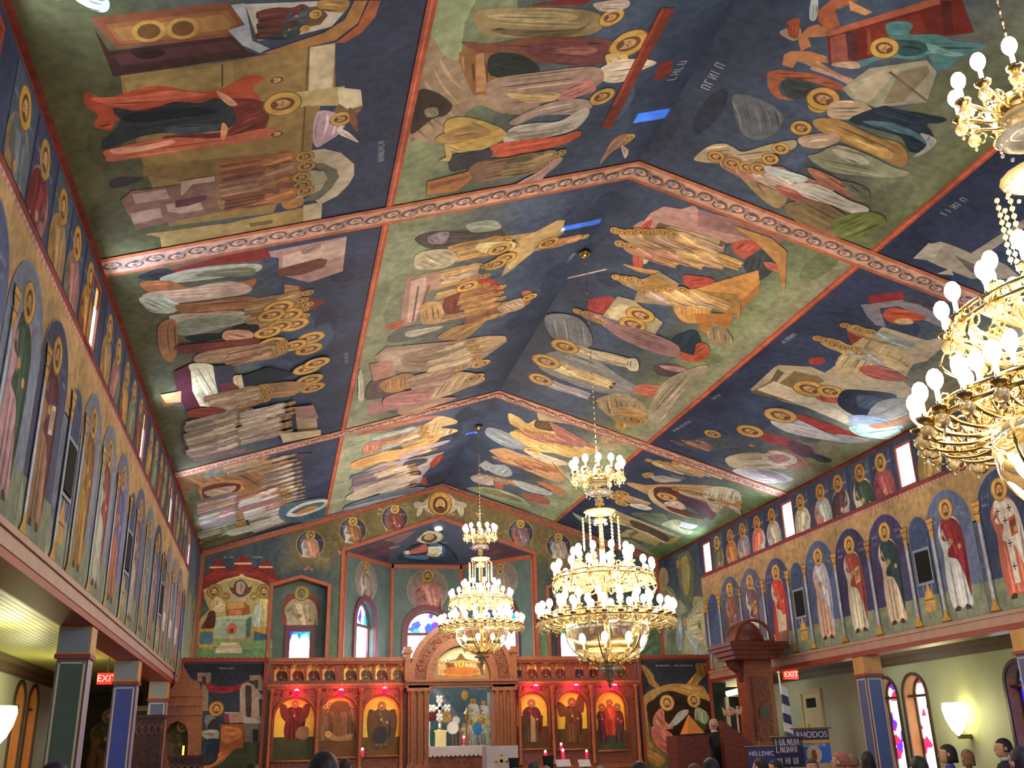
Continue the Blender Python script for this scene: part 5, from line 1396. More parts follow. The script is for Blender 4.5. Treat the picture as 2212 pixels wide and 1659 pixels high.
b = MB(); b.prism([(-SX, .85), (DX0, .85), (DX0, DZ), (DX1, DZ), (DX1, .85), (SX, .85), (SX, ST_), (-SX, ST_)], SW, -.16, 0, holes); child(b, 'screen_wall', wood, scr)
for nm, LL in (('cornice', ((ST_-.07, ST_+.02, .12), (ST_-.12, ST_-.07, .06))), ('middle_rail', ((SM-.03, SM+.03, .13), (SM-.08, SM-.03, .06))), ('lower_rail', ((1.30, 1.40, .06),)), ('plinth', ((.85, 1.05, .06),))):
    for x0, x1 in ((-SX-.05, -1.28), (1.30, SX+.05)):
        b = MB()
        for z0, z1, d in LL: b.prism([(x0, z0), (x1, z0), (x1, z1), (x0, z1)], SW, .001, d)
        child(b, nm, wood_l, scr)
def colonette(x, z0, z1, r=.045):
    b = MB(); h = z1-z0; b.lathe([(r*1.6, z0), (r*1.6, z0+.05), (r, z0+.09), (r*1.1, z0+h*.3), (r*.9, z0+h*.32), (r, z0+h*.7), (r*.85, z1-.12), (r*1.5, z1-.05), (r*1.7, z1)], 10, (x, YS-.06, 0)); return b
xs = sorted([(LI[i][0]+LI[i][1]+LI[i+1][0]-LI[i+1][1])/2 for i in (0, 1, 3, 4)]+[-SX+.06, -1.42, 1.44, SX-.06])
for x in xs: child(colonette(x, 1.4, SM-.08), 'colonette', wood_l, scr, True)
for c, hw, zb, zs_ in LI:
    P = [(c+(hw+.03)*cos(pi*i/20), zs_+(hw+.03)*sin(pi*i/20)) for i in range(21)]
    b = MB().tube([SW.at(c+hw+.03, zb, .02)]+[SW.at(*q, .02) for q in P]+[SW.at(c-hw-.03, zb, .02)], .025, 6); b.box(c-hw-.03, c+hw+.03, YS-.06, YS-.001, zb-.05, zb)
    child(b, 'arch_moulding', wood_l, scr, True)
# relief scrolls over the arches: small carved leaves, uncountable
b = MB()
for i in range(520):
    x = R.uniform(-4.4, 4.4)
    if abs(x) < 1.35: continue
    z = R.choice((R.uniform(2.75, 3.2), R.uniform(3.7, 3.78), R.uniform(1.08, 1.28)))
    if any(abs(x-c) < hw+.05 and z < zs_+sqrt(max(0, (hw+.06)**2-(x-c)**2))+.02 and z > zb for c, hw, zb, zs_ in LI): continue
    b.ball((x, YS-.005, z), R.uniform(.02, .04), 6, 4)
o = child(b, 'relief_carving', wood, scr, True); o['kind'] = 'stuff'
# tall door piers, lintel and semicircular head
for x0, x1 in ((-1.28, DX0), (DX1, 1.30)):
    b = MB().box(x0, x1, YS-.22, YS-.001, .85, SM-.02)
    for q in (.18, .5, .82): b.lathe([(.05, 1.5), (.035, 1.6), (.045, 3.0), (.06, 3.12)], 10, (x0+(x1-x0)*q, YS-.25, 0))
    b.box(x0-.04, x1+.04, YS-.30, YS-.001, 1.42, 1.50).box(x0-.04, x1+.04, YS-.30, YS-.001, 3.12, 3.2); child(b, 'door_pier', wood_l, scr)
b = MB()
for z0, z1, d in ((3.26, 3.33, .26), (3.33, 3.38, .33), (3.20, 3.26, .22)): b.box(-1.36, 1.38, YS-d, YS-.001, z0, z1)
child(b, 'lintel', wood_l, scr)
AC, AB = .02, 3.38
def half(r, n=24, a0=0, a1=pi): return [(AC+r*cos(a0+(a1-a0)*i/n), AB+.08+r*sin(a0+(a1-a0)*i/n)*1.03) for i in range(n+1)]
def arcring(r0, r1, h0, h1, m, nm):
    P = [(AC+r1, AB)]+half(r1)+[(AC-r1, AB), (AC-r0, AB)]+half(r0)[::-1]+[(AC+r0, AB)]; child(MB().prism(P, SW, h0, h1), nm, m, scr)
arcring(.70, .88, -.1, .16, wood_l, 'inner_arch'); arcring(.88, 1.16, -.1, .10, wood, 'carved_arch'); arcring(1.16, 1.28, -.1, .2, wood_l, 'outer_arch')
for s in (-1, 1):
    child(MB().box(s*1.30-.07, s*1.30+.07, YS-.2, YS+.1, AB, 4.0).box(s*1.30-.11, s*1.30+.11, YS-.25, YS+.12, 4.0, 4.08).box(s*1.30-.08, s*1.30+.08, YS-.22, YS+.1, 4.08, 4.16), 'arch_shoulder', wood_l, scr)
b = MB()
for i in range(90): a = R.uniform(.1, pi-.1); r = R.uniform(.93, 1.11); b.ball((AC+r*cos(a), YS-.1, AB+.08+r*sin(a)), R.uniform(.02, .045), 6, 4)
o = child(b, 'arch_carving', wood_l, scr, True); o['kind'] = 'stuff'
child(MB().prism([(AC-.05, 4.70), (AC+.05, 4.70), (AC+.03, 4.86), (AC+.13, 4.88), (AC+.13, 4.94), (AC+.04, 4.93), (AC+.03, 5.08), (AC-.03, 5.08), (AC-.04, 4.93), (AC-.13, 4.94), (AC-.13, 4.88), (AC-.03, 4.86)], SW, -.03, .03), 'finial_cross', wood_l, scr)
# icons
GOLD = 'd4a42c'
def icon(c, hw, zb, zs_, fn, name='icon', gold=GOLD, base=-.07, gain=2.1):
    q = Paint(SW, base=base, gain=gain); q.poly(aop(c, hw-.005, zb, zs_, 14), gold); q.rect = (c-hw, c+hw, zb, zs_+hw*.98); fn(q, c, hw, zb, zs_); q.build(name, ICON, scr)
def small(i):
    ro = ['4c2c24', '6c2c24', '5c2830', '3c3c34', '5c3424', '5c4430', '5c3828', '6c5440', '3a3450', '6c2c28', '642c2c', '6c3028', '3c3038', '542420', '4c3c2c', '4c4428'][i]
    return lambda q, c, hw, zb, zs_: q.fig((c, zb-.35), (c+.02, zs_+hw*.55), .36, ro, shade(ro, .7), feet=False, halo='8c6c20')
for i, (c, hw, zb, zs_) in enumerate(SI): icon(c, hw, zb, zs_, small(i), gold='d4ac44' if 4 <= i < 7 else 'b88c40')
def i1(q, c, hw, zb, z): q.poly([(c-hw, zb), (c+hw, zb), (c+hw, zb+.5), (c-hw, zb+.5)], '343a20'); q.fig((c, zb+.42), (c, z+hw*.85), .52, '5c2018', '4c1c1a', halo='a86030'); [q.poly([(c+k*.12, z-.1), (c+k*.3, z+.05), (c+k*.34, z+.32), (c+k*.2, z+.3), (c+k*.14, z+.1)], '5a2a22', True) for k in (-1, 1)]; q.poly([(c+.05, zb+.5), (c+.3, zb+.45), (c+.32, zb+.7), (c+.1, zb+.7)], '74583c', True)
def i2(q, c, hw, zb, z):
    q.poly([(c-hw, zb), (c+hw, zb), (c+hw, zb+.95), (c-hw, zb+.95)], '54381e'); q.poly([(c-hw, z-.25), (c-hw*.5, z-.2), (c-hw*.5, z+.05), (c-hw, z+.1)], '6a4420'); q.poly([(c+hw, z-.25), (c+hw*.5, z-.25), (c+hw*.4, z+.1), (c+hw*.7, z+.15)], '5c4c28', True)
    q.crowd((c-hw*.9, zb+.35), (c+hw*.9, zb+.35), 9, .85, (0, 1), ['5c4428', '6c5030', '4c3824', '64482c'], halo='a88c4c'); q.poly([(c-.25, zb+.42), (c, zb+.34), (c+.3, zb+.38), (c+.32, zb+.5), (c, zb+.44), (c-.2, zb+.56)], '84603c', True); q.head((c-.22, zb+.5), .07, halo='b09a5c')
    q.poly([(c-.2, z+.12), (c+.25, z+.1), (c+.2, z+.3), (c-.1, z+.32)], '54401e', True)
def i3(q, c, hw, zb, z): q.poly([(c-hw, zb), (c+hw, zb), (c+hw, zb+.4), (c-hw, zb+.4)], '54401e'); q.poly([(c-.34, zb+.6), (c-.3, zb+1.0), (c-.14, z+.1), (c, z+.25), (c+.14, z+.1), (c+.32, zb+1.0), (c+.36, zb+.6), (c+.2, zb+.15), (c-.2, zb+.15)], '4a3820', True); q.fig((c, zb+.15), (c, z+.28), .42, '4c3c22', '3c3a2c', halo='7c5c24'); q.poly([(c-.2, zb+.3), (c+.1, zb+.28), (c+.1, zb+.6), (c-.15, zb+.6)], '2c2c30', True)
def i4(q, c, hw, zb, z): q.poly([(c-hw, zb), (c+hw, zb), (c+hw, zb+.5), (c-hw, zb+.5)], '4a3018'); q.poly([(c-.26, zb+.3), (c+.26, zb+.3), (c+.28, zb+.75), (c-.3, zb+.75)], '5a2c1a'); q.fig((c, zb+.1), (c, z+.22), .44, '3c3422', '4c2420', halo='7c5c28'); q.poly([(c-.04, zb+.15), (c+.08, zb+.15), (c+.08, zb+.7), (c-.03, zb+.7)], '84704a')
def i5(q, c, hw, zb, z): q.poly([(c-hw, zb), (c+hw, zb), (c+hw, zb+.45), (c-hw, zb+.45)], '4c3418'); q.fig((c+.03, zb+.1), (c+.02, z+.22), .42, '54381e', '4c2c1c', halo='7c5424'); q.poly([(c-.3, z-.2), (c-.05, z-.1), (c-.1, z), (c-.28, z+.15), (c-.36, z+.1)], '583820', True); q.poly([(c+.1, z), (c+.3, z-.1), (c+.34, z+.25), (c+.2, z+.3)], '5a3420', True)
def i6(q, c, hw, zb, z):
    q.poly([(c-hw, zb), (c+hw, zb), (c+hw, zb+.45), (c-hw, zb+.45)], '34402a')
    for dx, ro in ((-.2, '4a2430'), (.2, '3c2c34'), (0, '94301c')): q.fig((c+dx, zb+(.3 if dx == 0 else .15)), (c+dx, z+(.18 if dx == 0 else .08)), .32, ro, '5c2420' if dx else 'a83c24', halo='8c5c28')
for d, fn in zip(LI, (i1, i2, i3, i4, i5, i6)): icon(*d, fn)
def lun(q, c, hw, zb, z):
    q.poly([(c-.5, z+.35), (c-.3, z+.5), (c, z+.55), (c+.3, z+.5), (c+.5, z+.35)], 'd8c888'); q.poly([(c-hw, zb), (c+hw, zb), (c+hw*.95, zb+.42), (c-hw*.95, zb+.42)], '6c5434'); q.poly([(c-.3, z+.38), (c-.12, z+.42), (c, z+.55), (c+.12, z+.42), (c+.3, z+.38), (c+.1, z+.36), (c-.1, z+.36)], '5c4420', True)
    q.crowd((c-.58, zb+.12), (c+.58, zb+.12), 12, .34, (0, 1), ['a8845c', '5c3c24', '8c7450', '4c3420'], halo='9c7c3c'); q.ell((c, zb+.2), .46, .12, '9c5c24', 20); q.ell((c, zb+.21), .42, .09, '8c5020', 20); q.head((c, z+.3), .08, halo='c8a83c')
icon(AC, .70, AB+.0, AB+.08, lun, 'lunette_icon', 'dcc070', .006, 2.9)
child(MB().prism([(AC+.7, AB)]+half(.7)+[(AC-.7, AB)], SW, -.1, -.06), 'lunette_back', wood, scr)
# painted side panels in the screen's plane, with the trim that tops them
for s, x0, x1, lb in ((-1, -6.5, -4.55, 'painted evangelist in blue reading before white arcades, in the panel left of the icon screen'), (1, 4.55, 6.5, 'painted nativity cave with haloed figures in pink and green, right of the icon screen')):
    st(MB().box(x0, x1, YS, YS+.12, .45, ST_).build('wall_screen_panel', wm))
    t = MB(); t.box(min(x0, x1), max(x0, x1), YS-.06, YS+.12, ST_-.06, ST_+.03)
    for xx in (x0, x1-.08) : t.box(xx, xx+.08, YS-.04, YS-.001, .45, ST_-.06)
    for i in range(16): t.box(x0+.06+i*.12, x0+.12+i*.12, YS-.03, YS+.02, ST_+.03, ST_+.05)
    st(t.build('trim_%d' % k, mo_r)); k += 1
    q = Paint(SW, (x0+.08, x1-.08, .6, ST_-.08), base=.004, gain=2.2); q.grad(x0+.08, x1-.08, [(.6, '303c24' if s < 0 else '3c5c2c'), (1.9, '343e2c' if s < 0 else '5c4c28'), (2.6, '283440'), (3.8, '20242e')])
    if s < 0:
        q.K = (340, 1430, 4.158)
        q.run('''
P 6a5c50 360,95 480,95 480,180 460,200 455,440 400,440 400,180 360,170
P 3a2418 400,130 435,130 440,210 405,200
S 701c28 450,190 560,220 700,215 840,150 860,165 760,240 600,280 460,260
P 5a2420 930,120 990,120 990,160 940,170
P 746c5c 830,120 930,115 950,170 950,260 880,260 870,170 830,165
P 3c3424 870,160 905,160 905,240 880,240
P 7c7468 740,250 760,200 810,180 860,200 890,250 985,330 985,545 780,545 740,440
S 342c20 790,235 820,215 845,240 840,490 800,490
P 34342c 910,330 950,340 950,490 920,490
P 8c887c 590,450 740,452 760,480 980,540 980,555 780,550
P 54544c 780,550 980,555 965,715 780,720
P 1c2420 855,605 905,605 905,715 855,715
P 8c6c5c 640,460 760,460 780,540 640,550
P 6c2c3c 590,470 640,465 650,550 600,540
P 8a4826 570,560 780,560 770,770 700,780 600,880 480,952 400,952 560,800
S a46434 600,580 740,600 760,660 700,700 620,730 570,680
S a05c34 560,820 640,790 600,880 500,940 420,940
S 54585c 430,490 500,480 520,540 450,600
S 2c2a30 450,580 500,510 540,540 540,600 480,610
S 7c7c74 400,620 540,610 545,690 470,700 410,670
S 22303e 390,720 545,690 550,800 520,900 400,930 385,840
H .17 530,420 9c7030
T .05 550,65 700,65
''')
    else:
        q.K = KI3
        q.run('''
S 846030 895,430 960,440 1040,520 1080,620 1130,680 1080,700 1000,640 960,540
S 2c221c 850,560 960,560 1000,660 960,760 870,760
S 846434 1430,690 1500,600 1600,480 1690,400 1660,560 1600,640 1560,740
S 6c5020 1560,420 1680,420 1680,560 1600,560
S 8c6c34 880,900 980,760 1130,690 1300,650 1460,660 1640,680 1700,760 1860,960 1900,1240 1760,1100 1620,900 1400,780 1200,740 1060,840 1000,940
S 2a1c14 980,900 1080,830 1200,760 1290,740 1480,800 1700,850 1820,980 1830,1250 1560,1300 1250,1260 1040,1160 1000,1040
S 8c7038 870,960 960,920 990,1100 1010,1300 1060,1400 900,1420
S 84602c 900,1400 1060,1420 1200,1560 1100,1640 920,1500
S a4604c 1060,1050 1120,960 1180,960 1200,1100 1300,1180 1180,1200 1060,1160
S a4584c 1050,1160 1200,1200 1300,1290 1300,1480 1200,1470 1080,1370 1040,1260
S 8c3c34 1130,1380 1300,1440 1370,1480 1250,1490
H .2 1220,880
H .18 1540,850
S 8c9488 1290,1080 1360,990 1460,960 1470,1010 1340,1140 1240,1160
S 7c8c6c 1560,940 1680,980 1720,1080 1640,1160 1560,1120
S 3c4c24 1560,1080 1680,1160 1620,1260 1560,1200
T .05 1090,445 1270,445
T .05 1310,445 1530,445
''')
    tag(q.build('evangelist_painting' if s < 0 else 'nativity_painting'), lb, 'wall painting', 'painted panels beside the icon screen')
# right of the panel under the gallery: the rock edge of the painting runs on, then a lit side room
# sanctuary painting seen through the doorway
st(MB().box(-1.9, 2.1, 28.3, 28.4, .85, 3.85).build('wall_sanctuary_backdrop', wm))
pc = Plane((0, 28.3, 0), (1, 0, 0), (0, 0, 1)); q = Paint(pc, base=.01, gain=2.4); q.rect = (-1.85, 2.05, .9, 3.8); q.grad(-1.85, 2.05, [(.9, '44504c'), (1.0, '44504c'), (2.4, '3a5460'), (3.8, '38505c')]); q.K = KI2
q.run('''
S 5a6470 360,720 480,720 600,860 700,1000 640,1060 560,900 420,800
E 9c7434 795,790 .10 .13
T .05 860,725 1060,725
P 74848c 1060,760 1100,760 1100,1390 1070,1390
F 8c8c7c b0b4b4 900,1200 895,830 .4
F 6c6454 a8b0b4 1020,1150 1020,860 .4
S a89c60 880,1040 1000,1020 1090,1060 1090,1200 980,1100 890,1100
F 3c6a9c 2c5484 950,1300 960,1080 .5
F 7c8c80 8c9c8c 1040,1400 1010,1080 .5
F 94a0a8 7c8c94 880,1420 870,1090 .5
S 2c6ca4 900,1130 980,1120 1000,1200 960,1270 900,1240
F 8c5c4c a89070 790,1400 790,1130 .5
S 602c34 360,980 460,960 480,1060 380,1100
S 2c6468 360,1180 440,1160 430,1350 360,1350
S 9c7c3c 520,1000 600,980 640,1080 540,1120
''')
tag(q.build('painted_sanctuary_scene'), 'blue grey painted gathering seen through the screen doorway behind the altar', 'wall painting')
# vigil lamps
vg = mat('vigil_flame', 'ffe0e8', .3, emit='ffd0dc', es=14); vr = mat('vigil_red_glass', 'ff1040', .2, emit='ff1040', es=2.2); brass = mat('brass', (.80, .62, .30), .22, 1.0); brass_d = mat('brass_dark', (.42, .27, .09), .3, 1.0)
ORDL = ['above the crimson angel icon, first from the left end', 'above the dormition icon, second from the left end', 'above the robed woman icon, left of the doorway', 'above the first icon right of the doorway', 'above the second icon right of the doorway', 'above the three figure icon at the right end']
for (u, v), lb in zip(((641, 1498), (737, 1497), (831, 1493), (1158, 1487), (1245, 1486), (1328, 1486)), ORDL):
    a, z = Plane((0, YS-.4, 0), (1, 0, 0), (0, 0, 1)).px(u, v); t = empty('vigil_lamp', (a, YS-.4, z), 'glowing red hanging vigil lamp '+lb, 'vigil lamp', 'red vigil lamps on the icon screen')
    child(MB().lathe([(.02, -.07), (.05, -.05), (.07, 0), (.065, .05), (.075, .06)], 12, (a, YS-.4, z)), 'glass_cup', vr, t, True)
    child(MB().ball((a, YS-.4, z+.035), .06, 10, 6), 'flame', vg, t, True)
    child(MB().tube([(a, YS-.4, z+.07), (a, YS-.4, SM+.04)], .006, 5).tube([(a, YS-.41, SM+.04), (a, YS-.141, SM+.005)], .01, 5), 'chain', brass_d, t)
    lamp('vigil_glow', 'POINT', (a, YS-.30, z+.0), 9, (1, .04, .1), .06)
# altar and what stands on it
cloth = mat('white_cloth', 'd8d4dc', .8, noise=.08, nscale=4); gild = mat('gilding', (.85, .66, .3), .25, 1.0); silver = mat('silver_gilt', (.95, .93, .85), .42, .6)
t = empty('altar_table', (.15, 26, .85), 'altar table under a white cloth with scalloped lace edge, seen through the screen doorway', 'altar')
child(MB().box(-1.05, 1.35, 25.4, 26.6, .85, 1.86), 'table_front', mat('altar_brocade', hx('6c4434', 1.5), .7, noise=.5, nscale=9), t)
b = MB().box(-1.09, 1.39, 25.36, 26.64, 1.86, 1.90); n = 22
P = [(-1.09, 1.88)]+[p for i in range(n) for p in ((-1.09+2.48*i/n, 1.70), (-1.09+2.48*(i+.25)/n, 1.66), (-1.09+2.48*(i+.5)/n, 1.65), (-1.09+2.48*(i+.75)/n, 1.66))]+[(1.39, 1.70), (1.39, 1.88)]
b.prism(P, Plane((0, 25.36, 0), (1, 0, 0), (0, 0, 1)), 0, .015); child(b, 'lace_cloth', cloth, t)
def apx(u, v, y=26.0): p_ = Plane((0, y, 0), (1, 0, 0), (0, 0, 1)).px(u, v); return p_
def bud(b, x, y, z, r): b.ball((x, y, z), r, 8, 6)
x, zc_ = apx(950, 1530); t = empty('altar_cross', (x, 26, 2.3), 'large bright silver budded cross on a stem, rising from the gilded tabernacle', 'cross')
b = MB().box(x-.04, x+.04, 25.97, 26.03, 2.46, zc_+.2).box(x-.2, x+.2, 25.97, 26.03, zc_-.04, zc_+.04)
for (dx, dz) in ((-.2, 0), (.2, 0), (0, .22), (0, -.22)):
    for (ex, ez) in ((0, 0), (.045, .045), (-.045, .045), (.045, -.045), (-.045, -.045)): bud(b, x+dx+ex, 26, zc_+dz+ez, .05)
child(b, 'cross', silver, t, True); child(MB().lathe([(.06, 2.335), (.03, 2.36), (.05, 2.42), (.02, 2.46)], 10, (x, 26, 0)), 'stem', silver, t, True)
x, z = apx(950, 1595); t = empty('tabernacle', (x, 26, 1.9), 'small gilded house shaped shrine on the altar, under the silver cross', 'shrine')
b = MB().box(x-.14, x+.14, 25.86, 26.14, 1.9, 2.24).box(x-.17, x+.17, 25.83, 26.17, 2.24, 2.28)
for i in range(5): b.box(x-.14+i*.065, x-.12+i*.065, 25.85, 25.86, 1.92, 2.22)
child(b, 'shrine_body', gild, t); child(MB().lathe([(.14, 2.28), (.1, 2.3), (.02, 2.33)], 8, (x, 26, 0)), 'shrine_roof', gild, t, True)
for (u, v, r, lb) in ((978, 1572, .17, 'round rayed silver fan leaning beside the altar cross'), (985, 1556, .11, 'smaller rayed silver fan behind the larger one')):
    yf = 26.2 if u < 980 else 26.35; x, z = apx(u, v, yf); t = empty('liturgical_fan', (x, yf, 1.9), lb, 'fan', 'liturgical fans'); b = MB(); n = 18
    P = []
    for i in range(n*2): a = pi*i/n; rr = r if i % 2 else r*.8; P.append((x+rr*cos(a), z+rr*sin(a)))
    b.prism(P, Plane((0, yf, 0), (1, 0, 0), (0, 0, 1)), 0, .02); b.ring(r*.55, .012, 0, 20, 5) if False else None
    child(b, 'fan_disc', silver, t); child(MB().tube([(x, yf, 1.9), (x, yf, z-r*.8)], .012, 6), 'fan_pole', gild, t)
x, z = apx(927, 1566); t = empty('candlestick', (x, 26, 1.9), 'short white candle in a silver holder at the left end of the altar', 'candlestick'); child(MB().lathe([(.06, 1.9), (.02, 1.95), (.025, z-.1), (.05, z-.08)], 10, (x, 26, 0)), 'holder', silver, t, True); child(MB().lathe([(.035, z-.08), (.035, z+.08)], 10, (x, 26, 0)), 'candle', cloth, t)
x, z = apx(1012, 1545); t = empty('altar_lantern', (x, 26.3, 1.9), 'small domed brass lantern on the altar, right of the silver fans', 'lantern'); child(MB().lathe([(.07, 1.9), (.02, 1.95), (.02, z-.12), (.07, z-.1)], 8, (x, 26.3, 0)), 'stand', brass, t); child(MB().lathe([(.06, z-.1), (.06, z+.04), (.07, z+.05), (.03, z+.12), (.005, z+.2)], 8, (x, 26.3, 0)), 'lantern_body', brass, t)
def votive(u, v, y, lb, zb, tall=.1, red=True):
    x, z = apx(u, v, y); t = empty('votive_candle', (x, y, z-.03-tall), lb, 'votive candle', 'red votive lights')
    child(MB().lathe([(.02, z-.03-tall), (.035, z-tall), (.035, z-.03)], 10, (x, y, 0)), 'red_glass', vr, t, True); child(MB().ball((x, y, z), .028, 8, 5), 'flame', vg, t, True)
    child(MB().lathe([(.1, zb), (.02, zb+.05), (.012, z-.1-tall), (.03, z-.03-tall)], 8, (x, y, 0)), 'stand', brass_d, t, True)
votive(1002, 1592, 25.8, 'red glass votive light standing on the altar cloth, right of the tabernacle', 1.9)
votive(783, 1618, 23.4, 'tiny red votive light in front of the screen, left of the doorway', .45)
votive(1178, 1623, 23.2, 'orange-red votive light before the first icon right of the doorway', .45)
votive(1216, 1620, 23.2, 'tall lit red candle before the screen, between the first and second right icons', .45, .22)
votive(1212, 1607, 23.5, 'red votive light directly above the tall red candle', .45)
votive(1267, 1622, 23.2, 'red votive light before the three figure icon side of the screen', .45)
t = empty('cloth_stand', (.62, 22, .45), 'stand draped in white cloth with an embroidered gold cross, right of the altar', 'cloth covered stand')
x0, z0 = apx(1045, 1612, 22); x1, z1 = apx(1112, 1607, 22); child(MB().box(x0, x1, 21.7, 22.2, .46, z0), 'draped_cloth', cloth, t)
xm, zm = apx(1083, 1645, 21.69); g = MB(); g.box(xm-.03, xm+.03, 21.68, 21.7, zm-.2, zm+.12).box(xm-.12, xm+.12, 21.68, 21.7, zm-.02, zm+.04)
for dx, dz in ((-.12, .01), (.12, .01), (0, .14)): g.ball((xm+dx, 21.69, zm+dz), .035, 8, 5)
child(g, 'gold_cross', gild, t)
for u0, u1, v0, v1, lb in ((1203, 1233, 1640, 1656, 'white open book on a stand below the red candles, left one'), (1252, 1276, 1640, 1656, 'white open book on a stand below the red candles, right one')):
    a, z = apx(u0, v1, 22.4); c, z2 = apx(u1, v0, 22.4); t = empty('open_book', ((a+c)/2, 22.4, .45), lb, 'book', 'white books before the screen'); child(MB().add([(a, 22.38, z), (c, 22.38, z), (c, 22.5, z2), (a, 22.5, z2), (a, 22.41, z-.02), (c, 22.41, z-.02), (c, 22.53, z2-.02), (a, 22.53, z2-.02)], [(0, 1, 2, 3), (7, 6, 5, 4), (0, 4, 5, 1), (1, 5, 6, 2), (2, 6, 7, 3), (3, 7, 4, 0)]), 'pages', cloth, t)
    child(MB().box((a+c)/2-.03, (a+c)/2+.03, 22.42, 22.48, .45, z+.02), 'stand', wood_d, t)
# bishop's throne with half-domed canopy, right
TP = Plane((0, 20.3, 0), (1, 0, 0), (0, 0, 1))
t = empty('bishop_throne', (5.6, 20.6, .45), 'tall carved dark wood throne with a half domed canopy standing before the right gallery wall', 'throne')
child(MB().box(5.50, 6.14, 20.3, 20.75, .46, 3.44).box(5.44, 6.2, 20.24, 20.8, 1.55, 1.65), 'back_panel', wood, t)
child(MB().box(5.62, 6.02, 20.27, 20.3, 1.8, 3.1), 'inset_panel', wood_d, t); child(MB().prism([(5.72, 2.25), (5.92, 2.25), (5.9, 2.45), (5.82, 2.52), (5.74, 2.45)], TP, .035, .05), 'carved_shield', mat('shield_green', hx('2c3c30', 1.5), .5), t)
b = MB()
for z0, z1, g in ((3.44, 3.52, -.06), (3.52, 3.62, .0), (3.62, 3.70, .06), (3.70, 3.78, .1)): b.box(5.02-g, 6.18+g, 19.75-g, 20.75+g, z0, z1)
child(b, 'canopy_cornice', wood_d, t)
pr = [(.42*cos(pi/2*i/8)+.001, 3.78+.50*sin(pi/2*i/8)) for i in range(9)]; child(MB().lathe(pr, 20, (5.55, 20.25, 0)), 'canopy_dome', wood_d, t, True)
child(MB().tube([(5.55+.44*cos(pi*i/16), 19.8, 3.78+.46*sin(pi*i/16)) for i in range(17)], .04, 6).tube([(5.99, 19.85+.05*i, 3.8) for i in range(16)], .05, 6), 'canopy_rim', wood, t, True)
child(MB().prism([(5.2, 3.44), (5.6, 3.44), (5.5, 3.0), (5.42, 3.2), (5.28, 3.3)], TP, -.3, -.1), 'canopy_bracket', wood_d, t)
child(MB().box(5.0, 6.2, 19.6, 20.9, .46, 1.0).box(5.0, 5.15, 19.6, 20.6, 1.0, 1.75), 'seat_box', wood_d, t)
# chanters' stand, carved balustrade with two eagles
t = empty('chanter_desk', (4.3, 19.9, .45), 'dark red reading desk with a bright orange pyramid bookrest, before the nativity panel', 'reading desk')
x0, z0 = apx(1450, 1590, 19.9); x1, _ = apx(1520, 1590, 19.9); child(MB().box(x0, x1, 19.65, 20.2, .46, z0), 'desk_body', wood_d, t)
xa, za = apx(1487, 1543, 19.9); xb, zb = apx(1477, 1586, 19.9); xc, zc2 = apx(1514, 1584, 19.9)
child(MB().add([(xb, 19.7, zb), (xc, 19.7, zc2), (xc, 20.1, zc2), (xb, 20.1, zb), (xa, 19.9, za)], [(0, 1, 4), (1, 2, 4), (2, 3, 4), (3, 0, 4), (3, 2, 1, 0)]), 'bookrest', mat('lit_orange_wood', hx('b87428', 1.3), .35), t)
t = empty('carved_balustrade', (5.0, 19.9, .45), 'dark red carved balustrade with two pale carved eagles, at the foot of the throne', 'balustrade')
x0, z0 = apx(1556, 1560, 19.5); x1, _ = apx(1640, 1560, 19.5); child(MB().add([(x0, 19.4, .46), (x1, 19.4, .46), (x1, 19.4, 1.55), (x0+.3, 19.4, 2.0), (x0, 19.4, 2.2), (x0, 19.6, .46), (x1, 19.6, .46), (x1, 19.6, 1.55), (x0+.3, 19.6, 2.0), (x0, 19.6, 2.2)], [(0, 1, 2, 3, 4), (9, 8, 7, 6, 5), (0, 5, 6, 1), (1, 6, 7, 2), (2, 7, 8, 3), (3, 8, 9, 4), (4, 9, 5, 0)]), 'carved_side', wood_d, t)
eag = mat('eagle_highlight', hx('b08878', 1.4), .25)  # white-ish highlight on the carving put into this pale colour
for u, v in ((1574, 1538), (1592, 1536)):
    x, z = apx(u, v, 19.45); e = MB(); e.ball((x, 19.45, z-.02), .05, 8, 6, sz=1.5); e.ball((x, 19.42, z+.07), .03, 8, 5); e.add([(x, 19.45, z), (x-.14, 19.47, z+.1), (x-.1, 19.47, z-.08), (x+.14, 19.47, z+.1), (x+.1, 19.47, z-.08), (x, 19.49, z)], [(0, 1, 2), (0, 4, 3), (5, 2, 1), (5, 3, 4)]); e.add([(x, 19.4, z+.08), (x-.01, 19.36, z+.06), (x+.01, 19.36, z+.06)], [(0, 1, 2)])
    e.tube([(x, 19.46, 1.9 if u > 1580 else 2.0), (x, 19.46, z-.05)], .02, 6); child(e, 'carved_eagle', eag, t)
# left: carved arch shrine, dark choir stalls
KE = (340, 1430, 4.158); LP = Plane((0, 22.5, 0), (1, 0, 0), (0, 0, 1)); L_ = lambda u, v: sp(KE, u, v, LP)
t = empty('icon_shrine', (-6.2, 22.6, .45), 'carved wooden icon shrine with a stepped gable and round arch, left front corner', 'icon shrine')
out = [(L_(60, 850)[0], .46), (L_(410, 850)[0]+.0, .46), L_(400, 300), L_(370, 180), L_(300, 150), L_(260, 90), L_(235, 45), L_(210, 90), L_(185, 160), L_(140, 220), L_(80, 290)]
hole = [L_(85, 850), L_(270, 850), L_(275, 640), L_(250, 570), L_(180, 530), L_(110, 560), L_(80, 620)]
child(MB().prism(out, LP, -.35, 0, [hole]), 'shrine_body', wood_l, t); b = MB()
for v in (300, 385, 470): a, z = L_(75, v); c, _ = L_(402, v); b.box(a, c, 22.44, 22.5, z-.03, z+.03)
